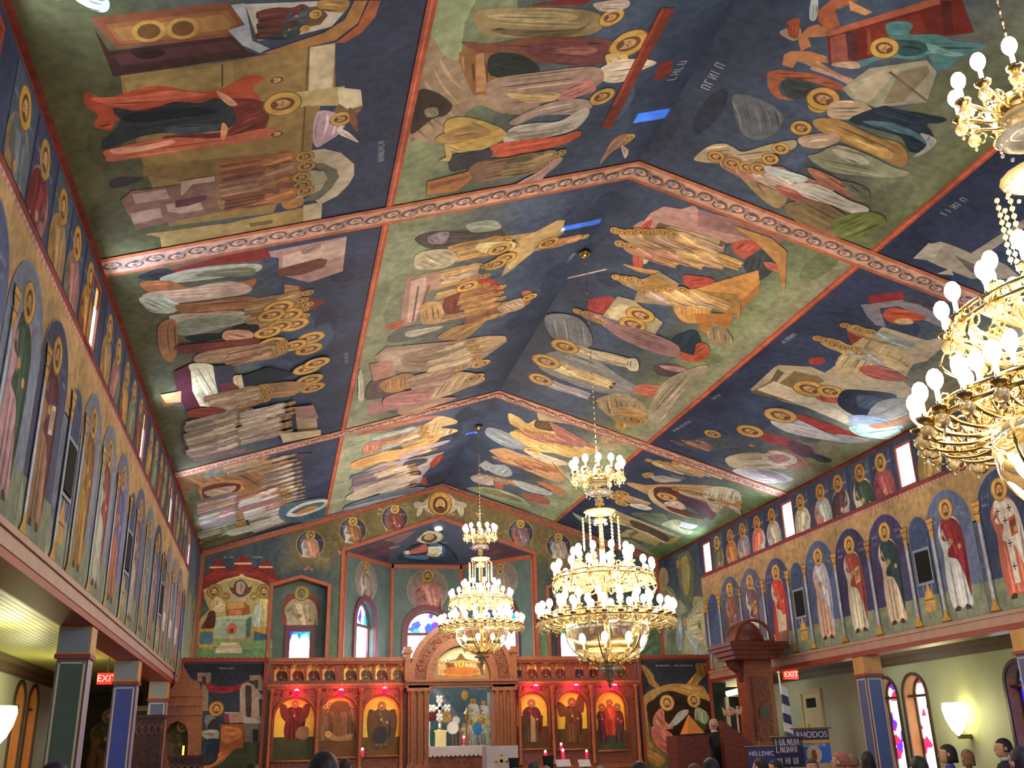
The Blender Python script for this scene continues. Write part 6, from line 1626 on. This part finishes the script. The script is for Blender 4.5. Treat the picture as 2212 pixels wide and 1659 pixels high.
child(b, 'ledge', wood_l, t); q = Paint(Plane((0, 22.8, 0), (1, 0, 0), (0, 0, 1)), base=.0); q.poly([(-6.6, .5), (-5.95, .5), (-5.95, 2.75), (-6.6, 2.75)], '3a3a20'); q.fig((-6.25, 1.3), (-6.2, 2.5), .5, '6c5438', '4a4824'); q.build('shrine_icon', ICON, t)
t = empty('altar_candle', (-5.98, 22.3, .45), 'short lit brass candle in front of the carved shrine arch', 'candle'); x, z = L_(240, 790); child(MB().lathe([(.08, .46), (.015, .5), (.02, z-.12), (.05, z-.1)], 8, (x, 22.3, 0)), 'stand', brass, t); child(MB().lathe([(.02, z-.1), (.02, z+.08)], 8, (x, 22.3, 0)), 'candle', mat('candle_lit', 'ffd070', .5, emit='ffc050', es=2), t)
burg = mat('burgundy_wood', hx('341418', 1.4), .4, noise=.3, nscale=10, bump=.6)
for (x0u, x1u, v0, y, lb) in ((283, 352, 1545, 19.8, 'taller dark burgundy carved choir stall beside the blue column'), (366, 436, 1633, 19.5, 'lower dark burgundy carved stall below the shrine arch')):
    a, z = apx(x0u, v0, y); c, _ = apx(x1u, v0, y); t = empty('choir_stall', ((a+c)/2, y, .45), lb, 'choir stall', 'dark choir stalls at the left front')
    child(MB().box(a, c, y, y+.5, .46, z-.06), 'stall_body', burg, t); child(MB().box(a-.03, c+.03, y-.04, y+.54, z-.06, z), 'top_rail', burg, t)
    b = MB()
    for i in range(5): xx = a+(c-a)*(i+.5)/5; b.tube([(xx+.05*cos(q), y-.012, z-.25+.09*sin(q)) for q in [2*pi*j/12 for j in range(12)]], .012, 5, True)
    child(b, 'scroll_carving', mat('burgundy_polish', hx('6c4a50', 1.3), .3), t, True)
# left aisle back: painted saint panel and a cream door frame
q = Paint(Plane((0, YG-.12, 0), (1, 0, 0), (0, 0, 1)), base=.0); q.poly([(-9.1, .3), (-7.6, .3), (-7.6, 3.4), (-9.1, 3.4)], '2c2420'); q.fig((-8.35, 1.2), (-8.35, 2.95), .45, '6c4424', '34382c', halo='7c5c34'); q.poly([(-8.7, .5), (-8.1, .5), (-8.1, 1.3), (-8.7, 1.4)], '7c4c28', True)
tag(q.build('painted_aisle_saint'), 'dim brown painted saint at the far end of the left aisle between the columns', 'wall painting')
t = empty('cream_door_frame', (-7.4, 26.9, 0), 'cream door frame at the end of the left aisle, half behind the blue column', 'door frame'); cr = mat('cream_paint', hx('9c9070', 1.4), .6)
child(MB().box(-8.0, -7.86, 26.7, 26.9, 0, 2.9).box(-6.9, -6.76, 26.7, 26.9, 0, 2.9).box(-8.0, -6.76, 26.7, 26.9, 2.9, 3.02), 'frame', cr, t); child(MB().box(-7.86, -6.9, 26.8, 26.86, 0, 2.9), 'door_leaf', mat('door_brown', hx('44301c', 1.4), .5), t)
# right side room: lit fluorescent and yellow door
t = empty('fluorescent_lamp', (7.5, 25.6, 3.1), 'bright white tube lamp over the yellow door behind the throne', 'ceiling lamp'); x0, z0 = apx(1570, 1499, 25.6); x1, z1 = apx(1618, 1487, 25.6)
child(MB().tube([(x0, 25.6, z0), (x1, 25.6, z1)], .07, 8), 'tube', mat('tube_light', 'ffffff', .3, emit='fff8e8', es=9), t, True); child(MB().box(x0, x1, 25.6, 25.68, z1+.05, AZC), 'fitting', cr, t)
lamp('side_room_light', 'POINT', ((x0+x1)/2, 25.2, 2.9), 18, (1, .95, .75), .2)
a0, zt = apx(1597, 1505, 26.6); a1, _ = apx(1622, 1505, 26.6); t = empty('yellow_door', (a0, 26.6, 0), 'pale yellow door in the lit side room, left of the throne back', 'door'); child(MB().box(a0, a1+.6, 26.6, 26.66, 0, zt), 'door_leaf', mat('yellow_door_paint', hx('b0a050', 1.5), .5), t); child(MB().box(a0-.45, a0-.35, 26.55, 26.66, 0, zt+.05).box(a0-.45, a0, 26.55, 26.66, zt, zt+.06), 'frame', cr, t)
# right aisle door
RP = AWP[1]; u0, zt = RP.px(1733, 1500); u1, _ = RP.px(1770, 1500); a0, a1 = sorted((u0, u1)); t = empty('aisle_door', (AXO, (a0+a1)/2, 0), 'cream door with a small dark pane in the right aisle wall, behind the banners', 'door')
child(MB().prism([(a0-.1, 0), (a1+.1, 0), (a1+.1, zt+.1), (a0-.1, zt+.1)], RP, .001, .05, [[(a0, .0001), (a1, .0001), (a1, zt), (a0, zt)]]), 'frame', cr, t); child(MB().prism([(a0, 0), (a1, 0), (a1, zt), (a0, zt)], RP, .001, .02), 'door_leaf', mat('door_cream', hx('a09878', 1.4), .5), t); child(MB().prism([(a0+.2, zt-.35), (a1-.2, zt-.35), (a1-.2, zt-.12), (a0+.2, zt-.12)], RP, .021, .03), 'dark_pane', grille, t)
# =================================================================== chandeliers
bulb_m = mat('lit_bulb', 'fff4e0', .3, emit=(1, .90, .72), es=22); cand = mat('candle_sleeve', 'f4ead0', .5, emit=(1, .85, .6), es=1.2)
cry = mat('crystal', (.95, .93, .9), .08, trans=.85, spec=.6); gball = mat('amber_glass_ball', (.9, .75, .45), .08, trans=.5)
bellm = mat('bell_glass', (.95, .9, .82), .04, trans=.95)
def mesh_of(b, name, m, smooth=True):
    o = b.build(name, m, None, smooth); me = o.data; bpy.data.objects.remove(o); return me
def curve(P, n=6):
    o = []; L = len(P)
    for i in range(L-1):
        p0, p1, p2, p3 = P[max(i-1, 0)], P[i], P[i+1], P[min(i+2, L-1)]
        for k in range(n): t = k/n; o.append(tuple(.5*(2*p1[c]+(p2[c]-p0[c])*t+(2*p0[c]-5*p1[c]+4*p2[c]-p3[c])*t*t+(3*p1[c]-p0[c]-3*p2[c]+p3[c])*t**3) for c in range(3)))
    return o+[P[-1]]
def arm_mesh(r0, r1, dz, sag=.12, name='arm'):
    """brass arm in the xz plane: out and up from the hub at r0 to a cup at r1 (height 0)"""
    b = MB(); b.tube(curve([(r0, 0, -dz), (r0+(r1-r0)*.35, 0, -dz-sag*.6), (r0+(r1-r0)*.75, 0, -sag), (r1, 0, -.03)]), .011, 6)
    b.tube(curve([(r0+(r1-r0)*.5, 0, -dz*.7-sag*.7), (r0+(r1-r0)*.6, 0, -dz*.3), (r0+(r1-r0)*.42, 0, -dz*.2), (r0+(r1-r0)*.4, 0, -dz*.5)]), .008, 5)
    b.tube([(r1-.05+.035*cos(2*pi*i/10), 0, -.10+.035*sin(2*pi*i/10)) for i in range(10)], .008, 5, True)
    b.lathe([(.008, -.05), (.045, -.02), (.05, -.005), (.015, 0), (.016, .02)], 10, (r1, 0, 0))
    return mesh_of(b, name, brass)
cup_glass = mesh_of(MB().lathe([(.004, -.135), (.03, -.12), (.042, -.09), (.03, -.06), (.006, -.045)], 10).lathe([(.002, -.17), (.012, -.155), (.004, -.135)], 6), 'glass_drop', gball)
cand_me = mesh_of(MB().lathe([(.014, .01), (.014, .085), (.010, .09)], 8), 'candle', cand)
bulb_me = mesh_of(MB().lathe([(.012, .085), (.026, .098), (.040, .122), (.044, .146), (.040, .172), (.025, .196), (.002, .208)], 12), 'bulb', bulb_m)
def put(name, me, parent, loc=(0, 0, 0), rz=0):
    o = bpy.data.objects.new(name, me); COL.objects.link(o); o.parent = parent; o.location = loc; o.rotation_euler = (0, 0, rz); return o
ARM = {'crown': (arm_mesh(.06, .36, .08, .05), .36), 'up_in': (arm_mesh(.12, .40, .2, .08), .40), 'up_out': (arm_mesh(.14, .68, .12, .12), .68), 'lo_in': (arm_mesh(.2, .62, .2, .1), .62), 'lo_out': (arm_mesh(.5, .92, .06, .1), .92), 'base': (arm_mesh(.06, .38, .16, .05), .38)}
TIERS = [('crown', 12, 5.40), ('up_in', 10, 4.16), ('up_out', 16, 3.94), ('lo_in', 14, 3.52), ('lo_out', 28, 3.38), ('base', 8, 2.96)]
def chandelier(y, dz, label):
    t = empty('chandelier', (0, y, dz), label, 'chandelier', 'brass chandeliers hung along the ridge')
    P = lambda b, n, m, sm=True: put(n, mesh_of(b, n, m, sm), t)
    top = ZR-.03-dz
    b = MB(); b.lathe([(.003, 5.6), (.003, top)], 6); z = 5.62
    while z < top-.1: b.lathe([(.006, z), (.013, z+.025), (.006, z+.05)], 6); z += .085 if z < 7.2 else .5
    P(b, 'chain', brass); P(MB().lathe([(.01, top-.1), (.09, top-.06), (.1, top-.01), (.02, top)], 16), 'ceiling_rose', brass_d)
    P(MB().lathe([(.02, 5.2), (.05, 5.24), (.16, 5.30), (.19, 5.36), (.06, 5.38), (.03, 5.5), (.05, 5.55), (.01, 5.62)], 20), 'crown_bowl', brass)
    b = MB(); b.lathe([(.02, 3.0), (.03, 3.3), (.09, 3.5), (.04, 3.7), (.05, 3.9), (.11, 4.02), (.04, 4.15), (.03, 4.6), (.025, 5.2)], 14); P(b, 'stem', brass)
    for i, (z, r, m) in enumerate(((5.24, .15, gball), (5.10, .20, cry), (4.98, .06, gball), (4.82, .23, gball), (4.70, .10, cry))):
        n = 12; b = MB(); b.lathe([(.03, z-.02), (r*.7, z-.015), (r, z+.025), (r*.95, z+.035), (r*.5, z+.01), (.03, z+.012)], 16)
        for k in range(n): a = 2*pi*k/n; b.ball((r*.9*cos(a), r*.9*sin(a), z-.03), .014, 6, 4)
        P(b, 'crystal_dish', m)
    for r, z0, z1, n, m in ((.26, 4.34, 4.74, 10, gball), (.2, 5.36, 5.42, 0, brass)):
        for k in range(n):
            a = 2*pi*k/n; b = MB(); zz = z0
            while zz < z1: b.ball((0, 0, zz), .017, 6, 4); zz += .05
            b.tube([(0, 0, z0-.03), (0, 0, z1)], .004, 4); put('bead_strand', mesh_of(b, 'bead_strand', m), t, (r*cos(a), r*sin(a), 0))
    # pierced brass rings and hubs
    for R_, z, h in ((.66, 3.90, .06), (.88, 3.34, .07), (.56, 3.30, .05)):
        b = MB().ring(R_, .016, z, 40, 6).ring(R_, .014, z+h, 40, 6); n = int(R_*44)
        for k in range(n):
            a = 2*pi*k/n; c, s_ = cos(a), sin(a); b.tube([(R_*c-s_*.028*cos(q), R_*s_+c*.028*cos(q), z+h/2+h*.42*sin(q)) for q in [2*pi*j/8 for j in range(8)]], .006, 4, True)
        P(b, 'pierced_ring', brass)
    b = MB()
    for k in range(10):
        a = 2*pi*k/10; c, s_ = cos(a), sin(a); b.tube(curve([(.1*c, .1*s_, 4.0), (.3*c, .3*s_, 3.84), (.5*c, .5*s_, 3.86), (.66*c, .66*s_, 3.92)]), .012, 5); b.tube(curve([(.08*c, .08*s_, 3.5), (.3*c, .3*s_, 3.28), (.56*c, .56*s_, 3.30), (.88*c, .88*s_, 3.36)]), .014, 5)
        b.tube(curve([(.66*c, .66*s_, 3.9), (.74*c, .74*s_, 3.75), (.62*c, .62*s_, 3.62), (.6*c, .6*s_, 3.45)]), .01, 5)
    P(b, 'frame', brass)
    b = MB()
    for k in range(260):   # cast leaves and curls of the tiers
        a = R.uniform(0, 2*pi); q = R.random(); r, z = (R.uniform(.3, .66), 3.86+R.uniform(-.03, .1)) if q < .3 else ((R.uniform(.55, .9), 3.33+R.uniform(-.05, .1)) if q < .75 else (R.uniform(.1, .3), R.uniform(2.8, 2.95)))
        x, y_ = r*cos(a), r*sin(a); b.tube([(x+.03*cos(p), y_+.02*sin(p+a), z+.03*sin(p)) for p in [2*pi*j/6 for j in range(6)]], .007, 4, True)
    P(b, 'cast_leafwork', brass)['kind'] = 'stuff'
    # bell of curved ribs with clear glass, bottom bowl and pendant
    prof = [(.56, 3.30), (.58, 3.2), (.56, 3.08), (.48, 2.95), (.34, 2.86), (.16, 2.80), (.06, 2.78)]
    P(MB().lathe([(r*.98, z) for r, z in prof], 28), 'bell_glass', bellm)
    for k in range(6): a = 2*pi*k/6; put('bell_rib', mesh_of(MB().tube(curve([(r, 0, z) for r, z in prof], 3), .012, 5), 'bell_rib', brass), t, (0, 0, 0), a)
    P(MB().lathe([(.02, 2.70), (.14, 2.76), (.18, 2.83), (.1, 2.86), (.05, 2.9), (.08, 3.0), (.03, 3.04)], 16), 'base_bowl', brass)
    P(MB().lathe([(.05, 2.66), (.16, 2.69), (.165, 2.72), (.05, 2.70)], 18), 'crystal_dish', cry)
    P(MB().lathe([(.004, 2.47), (.03, 2.50), (.015, 2.53), (.05, 2.56), (.02, 2.59), (.09, 2.64), (.02, 2.70)], 14), 'pendant', mat('smoked_glass', (.25, .18, .12), .1, trans=.4))
    for nm, n, z in TIERS:
        me, r = ARM[nm]
        for k in range(n):
            a = 2*pi*(k+.5)/n; o = put('arm', me, t, (0, 0, z), a)
            put('candle', cand_me, o, (r, 0, 0)); put('bulb', bulb_me, o, (r, 0, 0)); put('glass_drop', cup_glass, o, (r, 0, 0))
    return t
chandelier(CHY[0], CHDZ[0], 'nearest brass chandelier with lit bulbs, cut by the right edge of the photo')
chandelier(CHY[1], CHDZ[1], 'middle chandelier of brass and lit bulbs, hanging before the right side of the icon screen')
chandelier(CHY[2], CHDZ[2], 'farthest chandelier, hanging high before the arch of the icon screen')
# =================================================================== people
skin_c = {'l': mat('skin_light', hx('c09078', 1.1), .5), 'm': mat('skin_tan', hx('9a6a50', 1.1), .5)}
eye_w = mat('eye_white', 'e8e4e0', .3); dark = mat('dark_iris', '1c1410', .3); lip = mat('lip', hx('9a5048', 1.0), .5)
def body_mesh(female=False):
    """standing figure grown from one joint skeleton, arms hanging, height 1.7 to the crown"""
    J = {'pel': (0, 0, .93, .15, .11), 'wai': (0, 0, 1.08, .125 if female else .14, .095), 'che': (0, .0, 1.28, .15 if female else .17, .11), 'nek': (0, -.01, 1.43, .055, .055), 'nk2': (0, .0, 1.50, .05, .05)}
    E = [('pel', 'wai'), ('wai', 'che'), ('che', 'nek'), ('nek', 'nk2')]
    for s, n in ((-1, 'l'), (1, 'r')):
        sh = .17 if female else .20
        J.update({n+'sh': (s*sh, 0, 1.38, .062, .06), n+'el': (s*(sh+.06), -.02, 1.10, .043, .043), n+'wr': (s*(sh+.07), .06, .86, .03, .028), n+'ha': (s*(sh+.07), .09, .78, .032, .018),
                  n+'hi': (s*.09, 0, .88, .09, .09), n+'kn': (s*.1, .01, .50, .062, .062), n+'an': (s*.1, -.01, .09, .04, .045), n+'to': (s*.11, .13, .04, .04, .03)})
        E += [('che', n+'sh'), (n+'sh', n+'el'), (n+'el', n+'wr'), (n+'wr', n+'ha'), ('pel', n+'hi'), (n+'hi', n+'kn'), (n+'kn', n+'an'), (n+'an', n+'to')]
        for k in range(4):
            J[n+'f%d' % k] = (s*(sh+.055+.012*k), .10, .70+.006*abs(k-1.5), .009, .009); E.append((n+'ha', n+'f%d' % k))
        J[n+'th'] = (s*(sh+.03), .12, .76, .01, .01); E.append((n+'wr', n+'th'))
    K_ = list(J); me = bpy.data.meshes.new('figure'); me.from_pydata([J[q][:3] for q in K_], [(K_.index(a), K_.index(b_)) for a, b_ in E], [])
    o = bpy.data.objects.new('tmp', me); COL.objects.link(o); sk = o.modifiers.new('s', 'SKIN'); sk.use_smooth_shade = True
    for i, q in enumerate(K_): v = me.skin_vertices[0].data[i]; v.radius = J[q][3:5]; v.use_root = (q == 'pel')
    sb = o.modifiers.new('d', 'SUBSURF'); sb.levels = sb.render_levels = 1
    dg = bpy.context.evaluated_depsgraph_get(); ev = o.evaluated_get(dg).to_mesh(); V = [tuple(v.co) for v in ev.vertices]; F = [tuple(p.vertices) for p in ev.polygons]
    o.evaluated_get(dg).to_mesh_clear(); bpy.data.objects.remove(o)
    b = MB(); b.smooth = True
    for f in F: pass
    b.v = V
    for f in F:
        z = sum(V[i][2] for i in f)/len(f); x = sum(abs(V[i][0]) for i in f)/len(f)
        b.cur = 1 if (z > 1.465 or (z < .84 and x > .2)) else (0 if z > .9 or female and z > .45 else (3 if z < .10 else 2)); b.face(f)
    # head: rings from the jaw to the crown, face towards +y
    b.cur = 1; n = 16; rings = [(1.475, .035, .04, .02), (1.49, .05, .065, .03), (1.52, .062, .085, .022), (1.56, .07, .095, .01), (1.60, .075, .1, .003), (1.64, .075, .098, -.004), (1.67, .065, .085, -.008), (1.69, .045, .06, -.01), (1.70, .01, .015, -.01)]
    vs = []; fs = []
    for z, rx, ry, oy in rings:
        for i in range(n): a = 2*pi*i/n; vs.append((rx*cos(a), oy+ry*sin(a), z))
    for q in range(len(rings)-1):
        for i in range(n): j = (i+1) % n; fs.append((q*n+i, q*n+j, (q+1)*n+j, (q+1)*n+i))
    b.add(vs, fs)
    b.add([(-.012, .105, 1.60), (.012, .105, 1.60), (.017, .108, 1.555), (-.017, .108, 1.555), (0, .132, 1.562)], [(0, 1, 4), (1, 2, 4), (2, 3, 4), (3, 0, 4)])
    for s in (-1, 1): b.ball((s*.077, -.005, 1.585), .024, 8, 5, sz=1.3)
    b.cur = 4
    for s in (-1, 1): b.ball((s*.03, .093, 1.60), .012, 8, 5)
    b.cur = 5
    for s in (-1, 1): b.ball((s*.03, .101, 1.60), .006, 6, 4); b.box(s*.03-.016, s*.03+.016, .092, .102, 1.62, 1.625)
    b.cur = 6; b.box(-.024, .024, .098, .106, 1.522, 1.532)
    return b
def hair_mesh(kind, hm):
    b = MB(); n = 18; lo = {'short': 1.55, 'bob': 1.48, 'long': 1.34, 'bald': 1.56}[kind]; vs = []; fs = []
    zs_ = [lo, lo+.05, 1.58, 1.62, 1.66, 1.69, 1.712, 1.722] if lo < 1.52 else [lo, lo+.02, 1.60, 1.63, 1.66, 1.69, 1.712, 1.722]
    for z in zs_:
        t_ = max(0, min(1, (z-1.58)/.142)); rr = sqrt(max(0, 1-t_**2.6)); wdn = 1.0 if z > 1.56 else (1.08 if kind == 'long' else .98)
        for i in range(n):
            a = 2*pi*i/n; x = .09*rr*cos(a)*wdn; y = -.012+.112*rr*sin(a); lim = .03 if z < 1.645 else 1
            y = min(y, lim*.6 if z < 1.645 else y); vs.append((x*(1+.03*sin(7*a)), y*(1+.03*cos(5*a)), z))
    if kind == 'bald': vs = [(x, min(y, .0), z) if z < 1.66 else (x*.5, y*.5-.03, min(z, 1.66)) for x, y, z in vs]
    for q in range(len(zs_)-1):
        for i in range(n): j = (i+1) % n; fs.append((q*n+i, q*n+j, (q+1)*n+j, (q+1)*n+i))
    fs.append(tuple((len(zs_)-1)*n+i for i in range(n))); fs.append(tuple(reversed(range(n)))); b.add(vs, fs); return mesh_of(b, 'hair', hm)
BM_, BF_ = body_mesh(False), body_mesh(True)
def person(u, v, y, label, hair='short', hc='1c1418', top='2a2630', bottom='22222a', sk='l', fem=False, face=0, hat=False, height=None, suit=False):
    z = Plane((0, y, 0), (1, 0, 0), (0, 0, 1)).px(u, v); x, zt = z; base = .45 if (y > 19.3) else 0; sc_ = (zt-base)/(1.72 + (.13 if hat else 0))
    t = empty('person', (x, y, base), label, 'person', None, radians(face)); t.scale = (sc_, sc_, sc_)
    src = BF_ if fem else BM_; b = MB(); b.v = list(src.v); b.f = list(src.f); b.mi = list(src.mi); b.sm = list(src.sm)
    ms = [mat('cloth_'+top, hx(top, 1.4), .8, noise=.15, nscale=12), skin_c[sk], mat('cloth_'+bottom, hx(bottom, 1.3), .8), mat('shoe_black', '141414', .4), eye_w, dark, lip]
    put('body', mesh_of(b, 'body', ms), t)
    if not hat: put('hair', hair_mesh(hair, mat('hair_'+hc, hx(hc, 1.3), .6, noise=.3, nscale=30, bump=.5)), t)
    else:
        put('hair', hair_mesh('bob', mat('hair_'+hc, hx(hc, 1.3), .6)), t); put('tall_hat', mesh_of(MB().lathe([(.088, 1.62), (.09, 1.75), (.105, 1.83), (.108, 1.85), (.02, 1.85)], 20), 'tall_hat', mat('black_felt', '0c0c10', .9)), t)
    if suit: put('shirt_collar', mesh_of(MB().lathe([(.062, 1.44), (.066, 1.475), (.058, 1.48)], 14), 'shirt_collar', cloth), t)
    return t
person(700, 1622, 6, 'person with thick dark hair, head cut by the bottom edge below the second gold icon', 'bob', '14101a', '5a4a90', sk='m')
person(120, 1645, 6, 'person whose dark purple-black hair rises at the bottom edge by the green column', 'short', '1c1430')
person(745, 1637, 15, 'small far person with dark hair and purple top, right of the big dark head', 'short', '1c1420', '6a5490', fem=True)
person(545, 1648, 12, 'person with black hair barely showing below the painted evangelist panel', 'short', '120e10')
person(1380, 1643, 10, 'person with black hair at the bottom edge below the right end of the icon screen', 'short', '120e14', '302838')
person(1110, 1637, 16.5, 'clergyman in a tall black hat beside the white draped stand', hat=True, hc='4a4038', top='141418')
person(1184, 1632, 16, 'clergyman in a tall black hat, right of the bluish dark head', hat=True, hc='6a6058', top='1a1a20', face=-50)
person(1152, 1643, 15, 'person with blue-black hair between the two tall black hats', 'short', '18202c', '202434')
person(1296, 1654, 13, 'grey haired person barely showing at the bottom edge under the carved screen', 'short', '6c7078', '504c54')
person(1540, 1550, 20.6, 'balding grey haired man in a dark suit standing at the reading desk', 'bald', '8a8a88', '20222a', suit=True, face=20)
person(1533, 1636, 10, 'person with dark hair and blue collar in front of the man at the desk', 'short', '14142a', '3a3ca0')
person(1498, 1648, 11, 'person with reddish brown hair beside the blue collared one', 'short', '4a2424', '403038')
person(1640, 1636, 12, 'woman with long dark brown hair in front of the blue banner', 'long', '1c1210', '3c2030', fem=True, face=30)
person(1672, 1640, 12.5, 'woman with black hair turned sideways between the two left banners', 'long', '100c10', '8a5a30', fem=True, face=70)
person(1752, 1638, 12, 'woman with short curly brown hair below the round emblem of the banner', 'bob', '3a2824', '5c4a60', fem=True, face=150)
person(1812, 1622, 11, 'elderly person with thin coral pink hair and pink top, left of the long haired woman', 'short', '94584e', 'a85a50', face=40)
person(1838, 1628, 13.1, 'person with sandy hair close behind the coral pink one', 'short', '6c5844', '6a5a54')
person(1872, 1622, 12, 'woman with long wavy black hair and dark coat before the blue column', 'long', '140e12', '241c2c', fem=True, face=-30)
person(1980, 1632, 9, 'person with dark green-black hair before the daylit aisle window', 'short', '1c2420', '2a3a34')
person(2043, 1607, 12, 'woman with dark hair and violet blue top below the wall sconce', 'bob', '1c1620', '3c3490', fem=True, face=60)
person(2086, 1618, 12.9, 'person with light brown hair between the violet top and the suited man', 'bob', '7a5840', 'a08474', fem=True)
person(2163, 1594, 12, 'dark haired man in a dark suit seen from the side below the purple window', 'short', '1a1626', '181a24', suit=True, face=70)
person(2200, 1612, 7, 'person with dark hair and pale collar cut by the lower right corner', 'bob', '18142a', '8a7c74', fem=True)
# =================================================================== banners and flags
BY = 17.0; BP = Plane((0, BY, 0), (1, 0, 0), (0, 0, 1)); bn_w = mat('banner_letters', hx('b0acc0', 1.5), .6)
def banner(y, u0, u1, v0, v1, name_lb, bgs, txts, emblem=False, pole_col=None):
    pl = Plane((0, y, 0), (1, 0, 0), (0, 0, 1)); a0, zt = pl.px(u0, v0); a1, _ = pl.px(u1, v0); _, zb = pl.px(u0, v1); t = empty('banner', ((a0+a1)/2, y, 0), name_lb, 'banner', 'society banners on poles')
    child(MB().box(a0, a1, y-.012, y, zb, zt), 'banner_cloth', mat('banner_'+bgs[0], hx(bgs[0], 1.6), .7), t)
    for (f0, f1, c) in bgs[1]: child(MB().box(a0+.005, a1-.005, y-.016, y-.012, zt-(zt-zb)*f1, zt-(zt-zb)*f0), 'cloth_band', mat('banner_'+c, hx(c, 1.6), .7), t)
    child(MB().tube([(a0-.06, y, zt+.015), (a1+.06, y, zt+.015)], .012, 6).tube([((a0+a1)/2, y+.03, 0), ((a0+a1)/2, y+.03, zt+.1)], .015, 6), 'pole', brass_d, t)
    for s, sz, f in txts:
        if s: text_obj(s, sz, bn_w, t, (0, -.02, zt-(zt-zb)*f), (radians(90), 0, 0))
        else:
            q = Paint(pl, base=.02); q.text((a0+.06, zt-(zt-zb)*f), (a1-.06, zt-(zt-zb)*f), sz, 'a09cb0'); q.build('lettering', ICON, t)
    if emblem:
        ex, ez = pl.px(1757, 1630); r = .155; child(MB().prism([(ex+r*cos(2*pi*i/24), ez+r*sin(2*pi*i/24)) for i in range(24)], pl, .018, .03), 'emblem_disc', mat('emblem_cream', hx('a89484', 1.5), .6), t)
        child(MB().prism([(ex-.05, ez-.09), (ex+.05, ez-.09), (ex+.05, ez+.0), (ex+.03, ez+.07), (ex-.02, ez+.09), (ex-.05, ez+.03)], pl, .03, .035), 'emblem_figure', mat('emblem_brown', hx('6c3824', 1.4), .6), t)
banner(17.2, 1713, 1788, 1576, 1650, 'blue and gold banner reading RHODOS with a round cream emblem', ('2c58a8', [(0, .32, '2c2844'), (.32, .42, 'a8843c')]), [('RHODOS', .15, .17), ('', .05, .52)], True)
banner(17.0, 1667, 1732, 1594, 1659, 'dark navy banner with rows of grey lettering, middle of the three', ('1c1c38', [(.1, .3, '3c3844')]), [('', .10, .25), ('', .10, .5), ('', .10, .88)])
banner(16.6, 1614, 1671, 1615, 1672, 'blue banner with HELLENIC lettering, lowest and leftmost of the three', ('262c5c', []), [('HELLENIC', .105, .25)])
pl = Plane((0, 17.9, 0), (1, 0, 0), (0, 0, 1)); t = empty('flag', (6.3, 17.9, 0), 'furled blue and white striped flag hanging on a slanting pole by the throne', 'flag')
def fp(u, v): return pl.px(u, v)
for i, c in enumerate(('a8acbc', '2c3054', 'a8acbc', '2c3054', 'b0b0b8', '2c4878')):
    v0 = 1480+i*20; P = [fp(1687+i*1.5, v0), fp(1699+i*2.5, v0+6), fp(1703+i*2.6, v0+26), fp(1689+i*1.8, v0+20)]; child(MB().prism(P, pl, -.03, .02), 'flag_stripe', mat('flag_'+c, hx(c, 1.5), .7, noise=.15, nscale=10), t)
a, z = fp(1684, 1452); c2, z2 = fp(1716, 1659); child(MB().tube([(a, 17.95, z), (c2, 17.95, 0.0)], .014, 6).ball((a, 17.95, z), .03, 8, 5), 'flag_pole', silver, t)
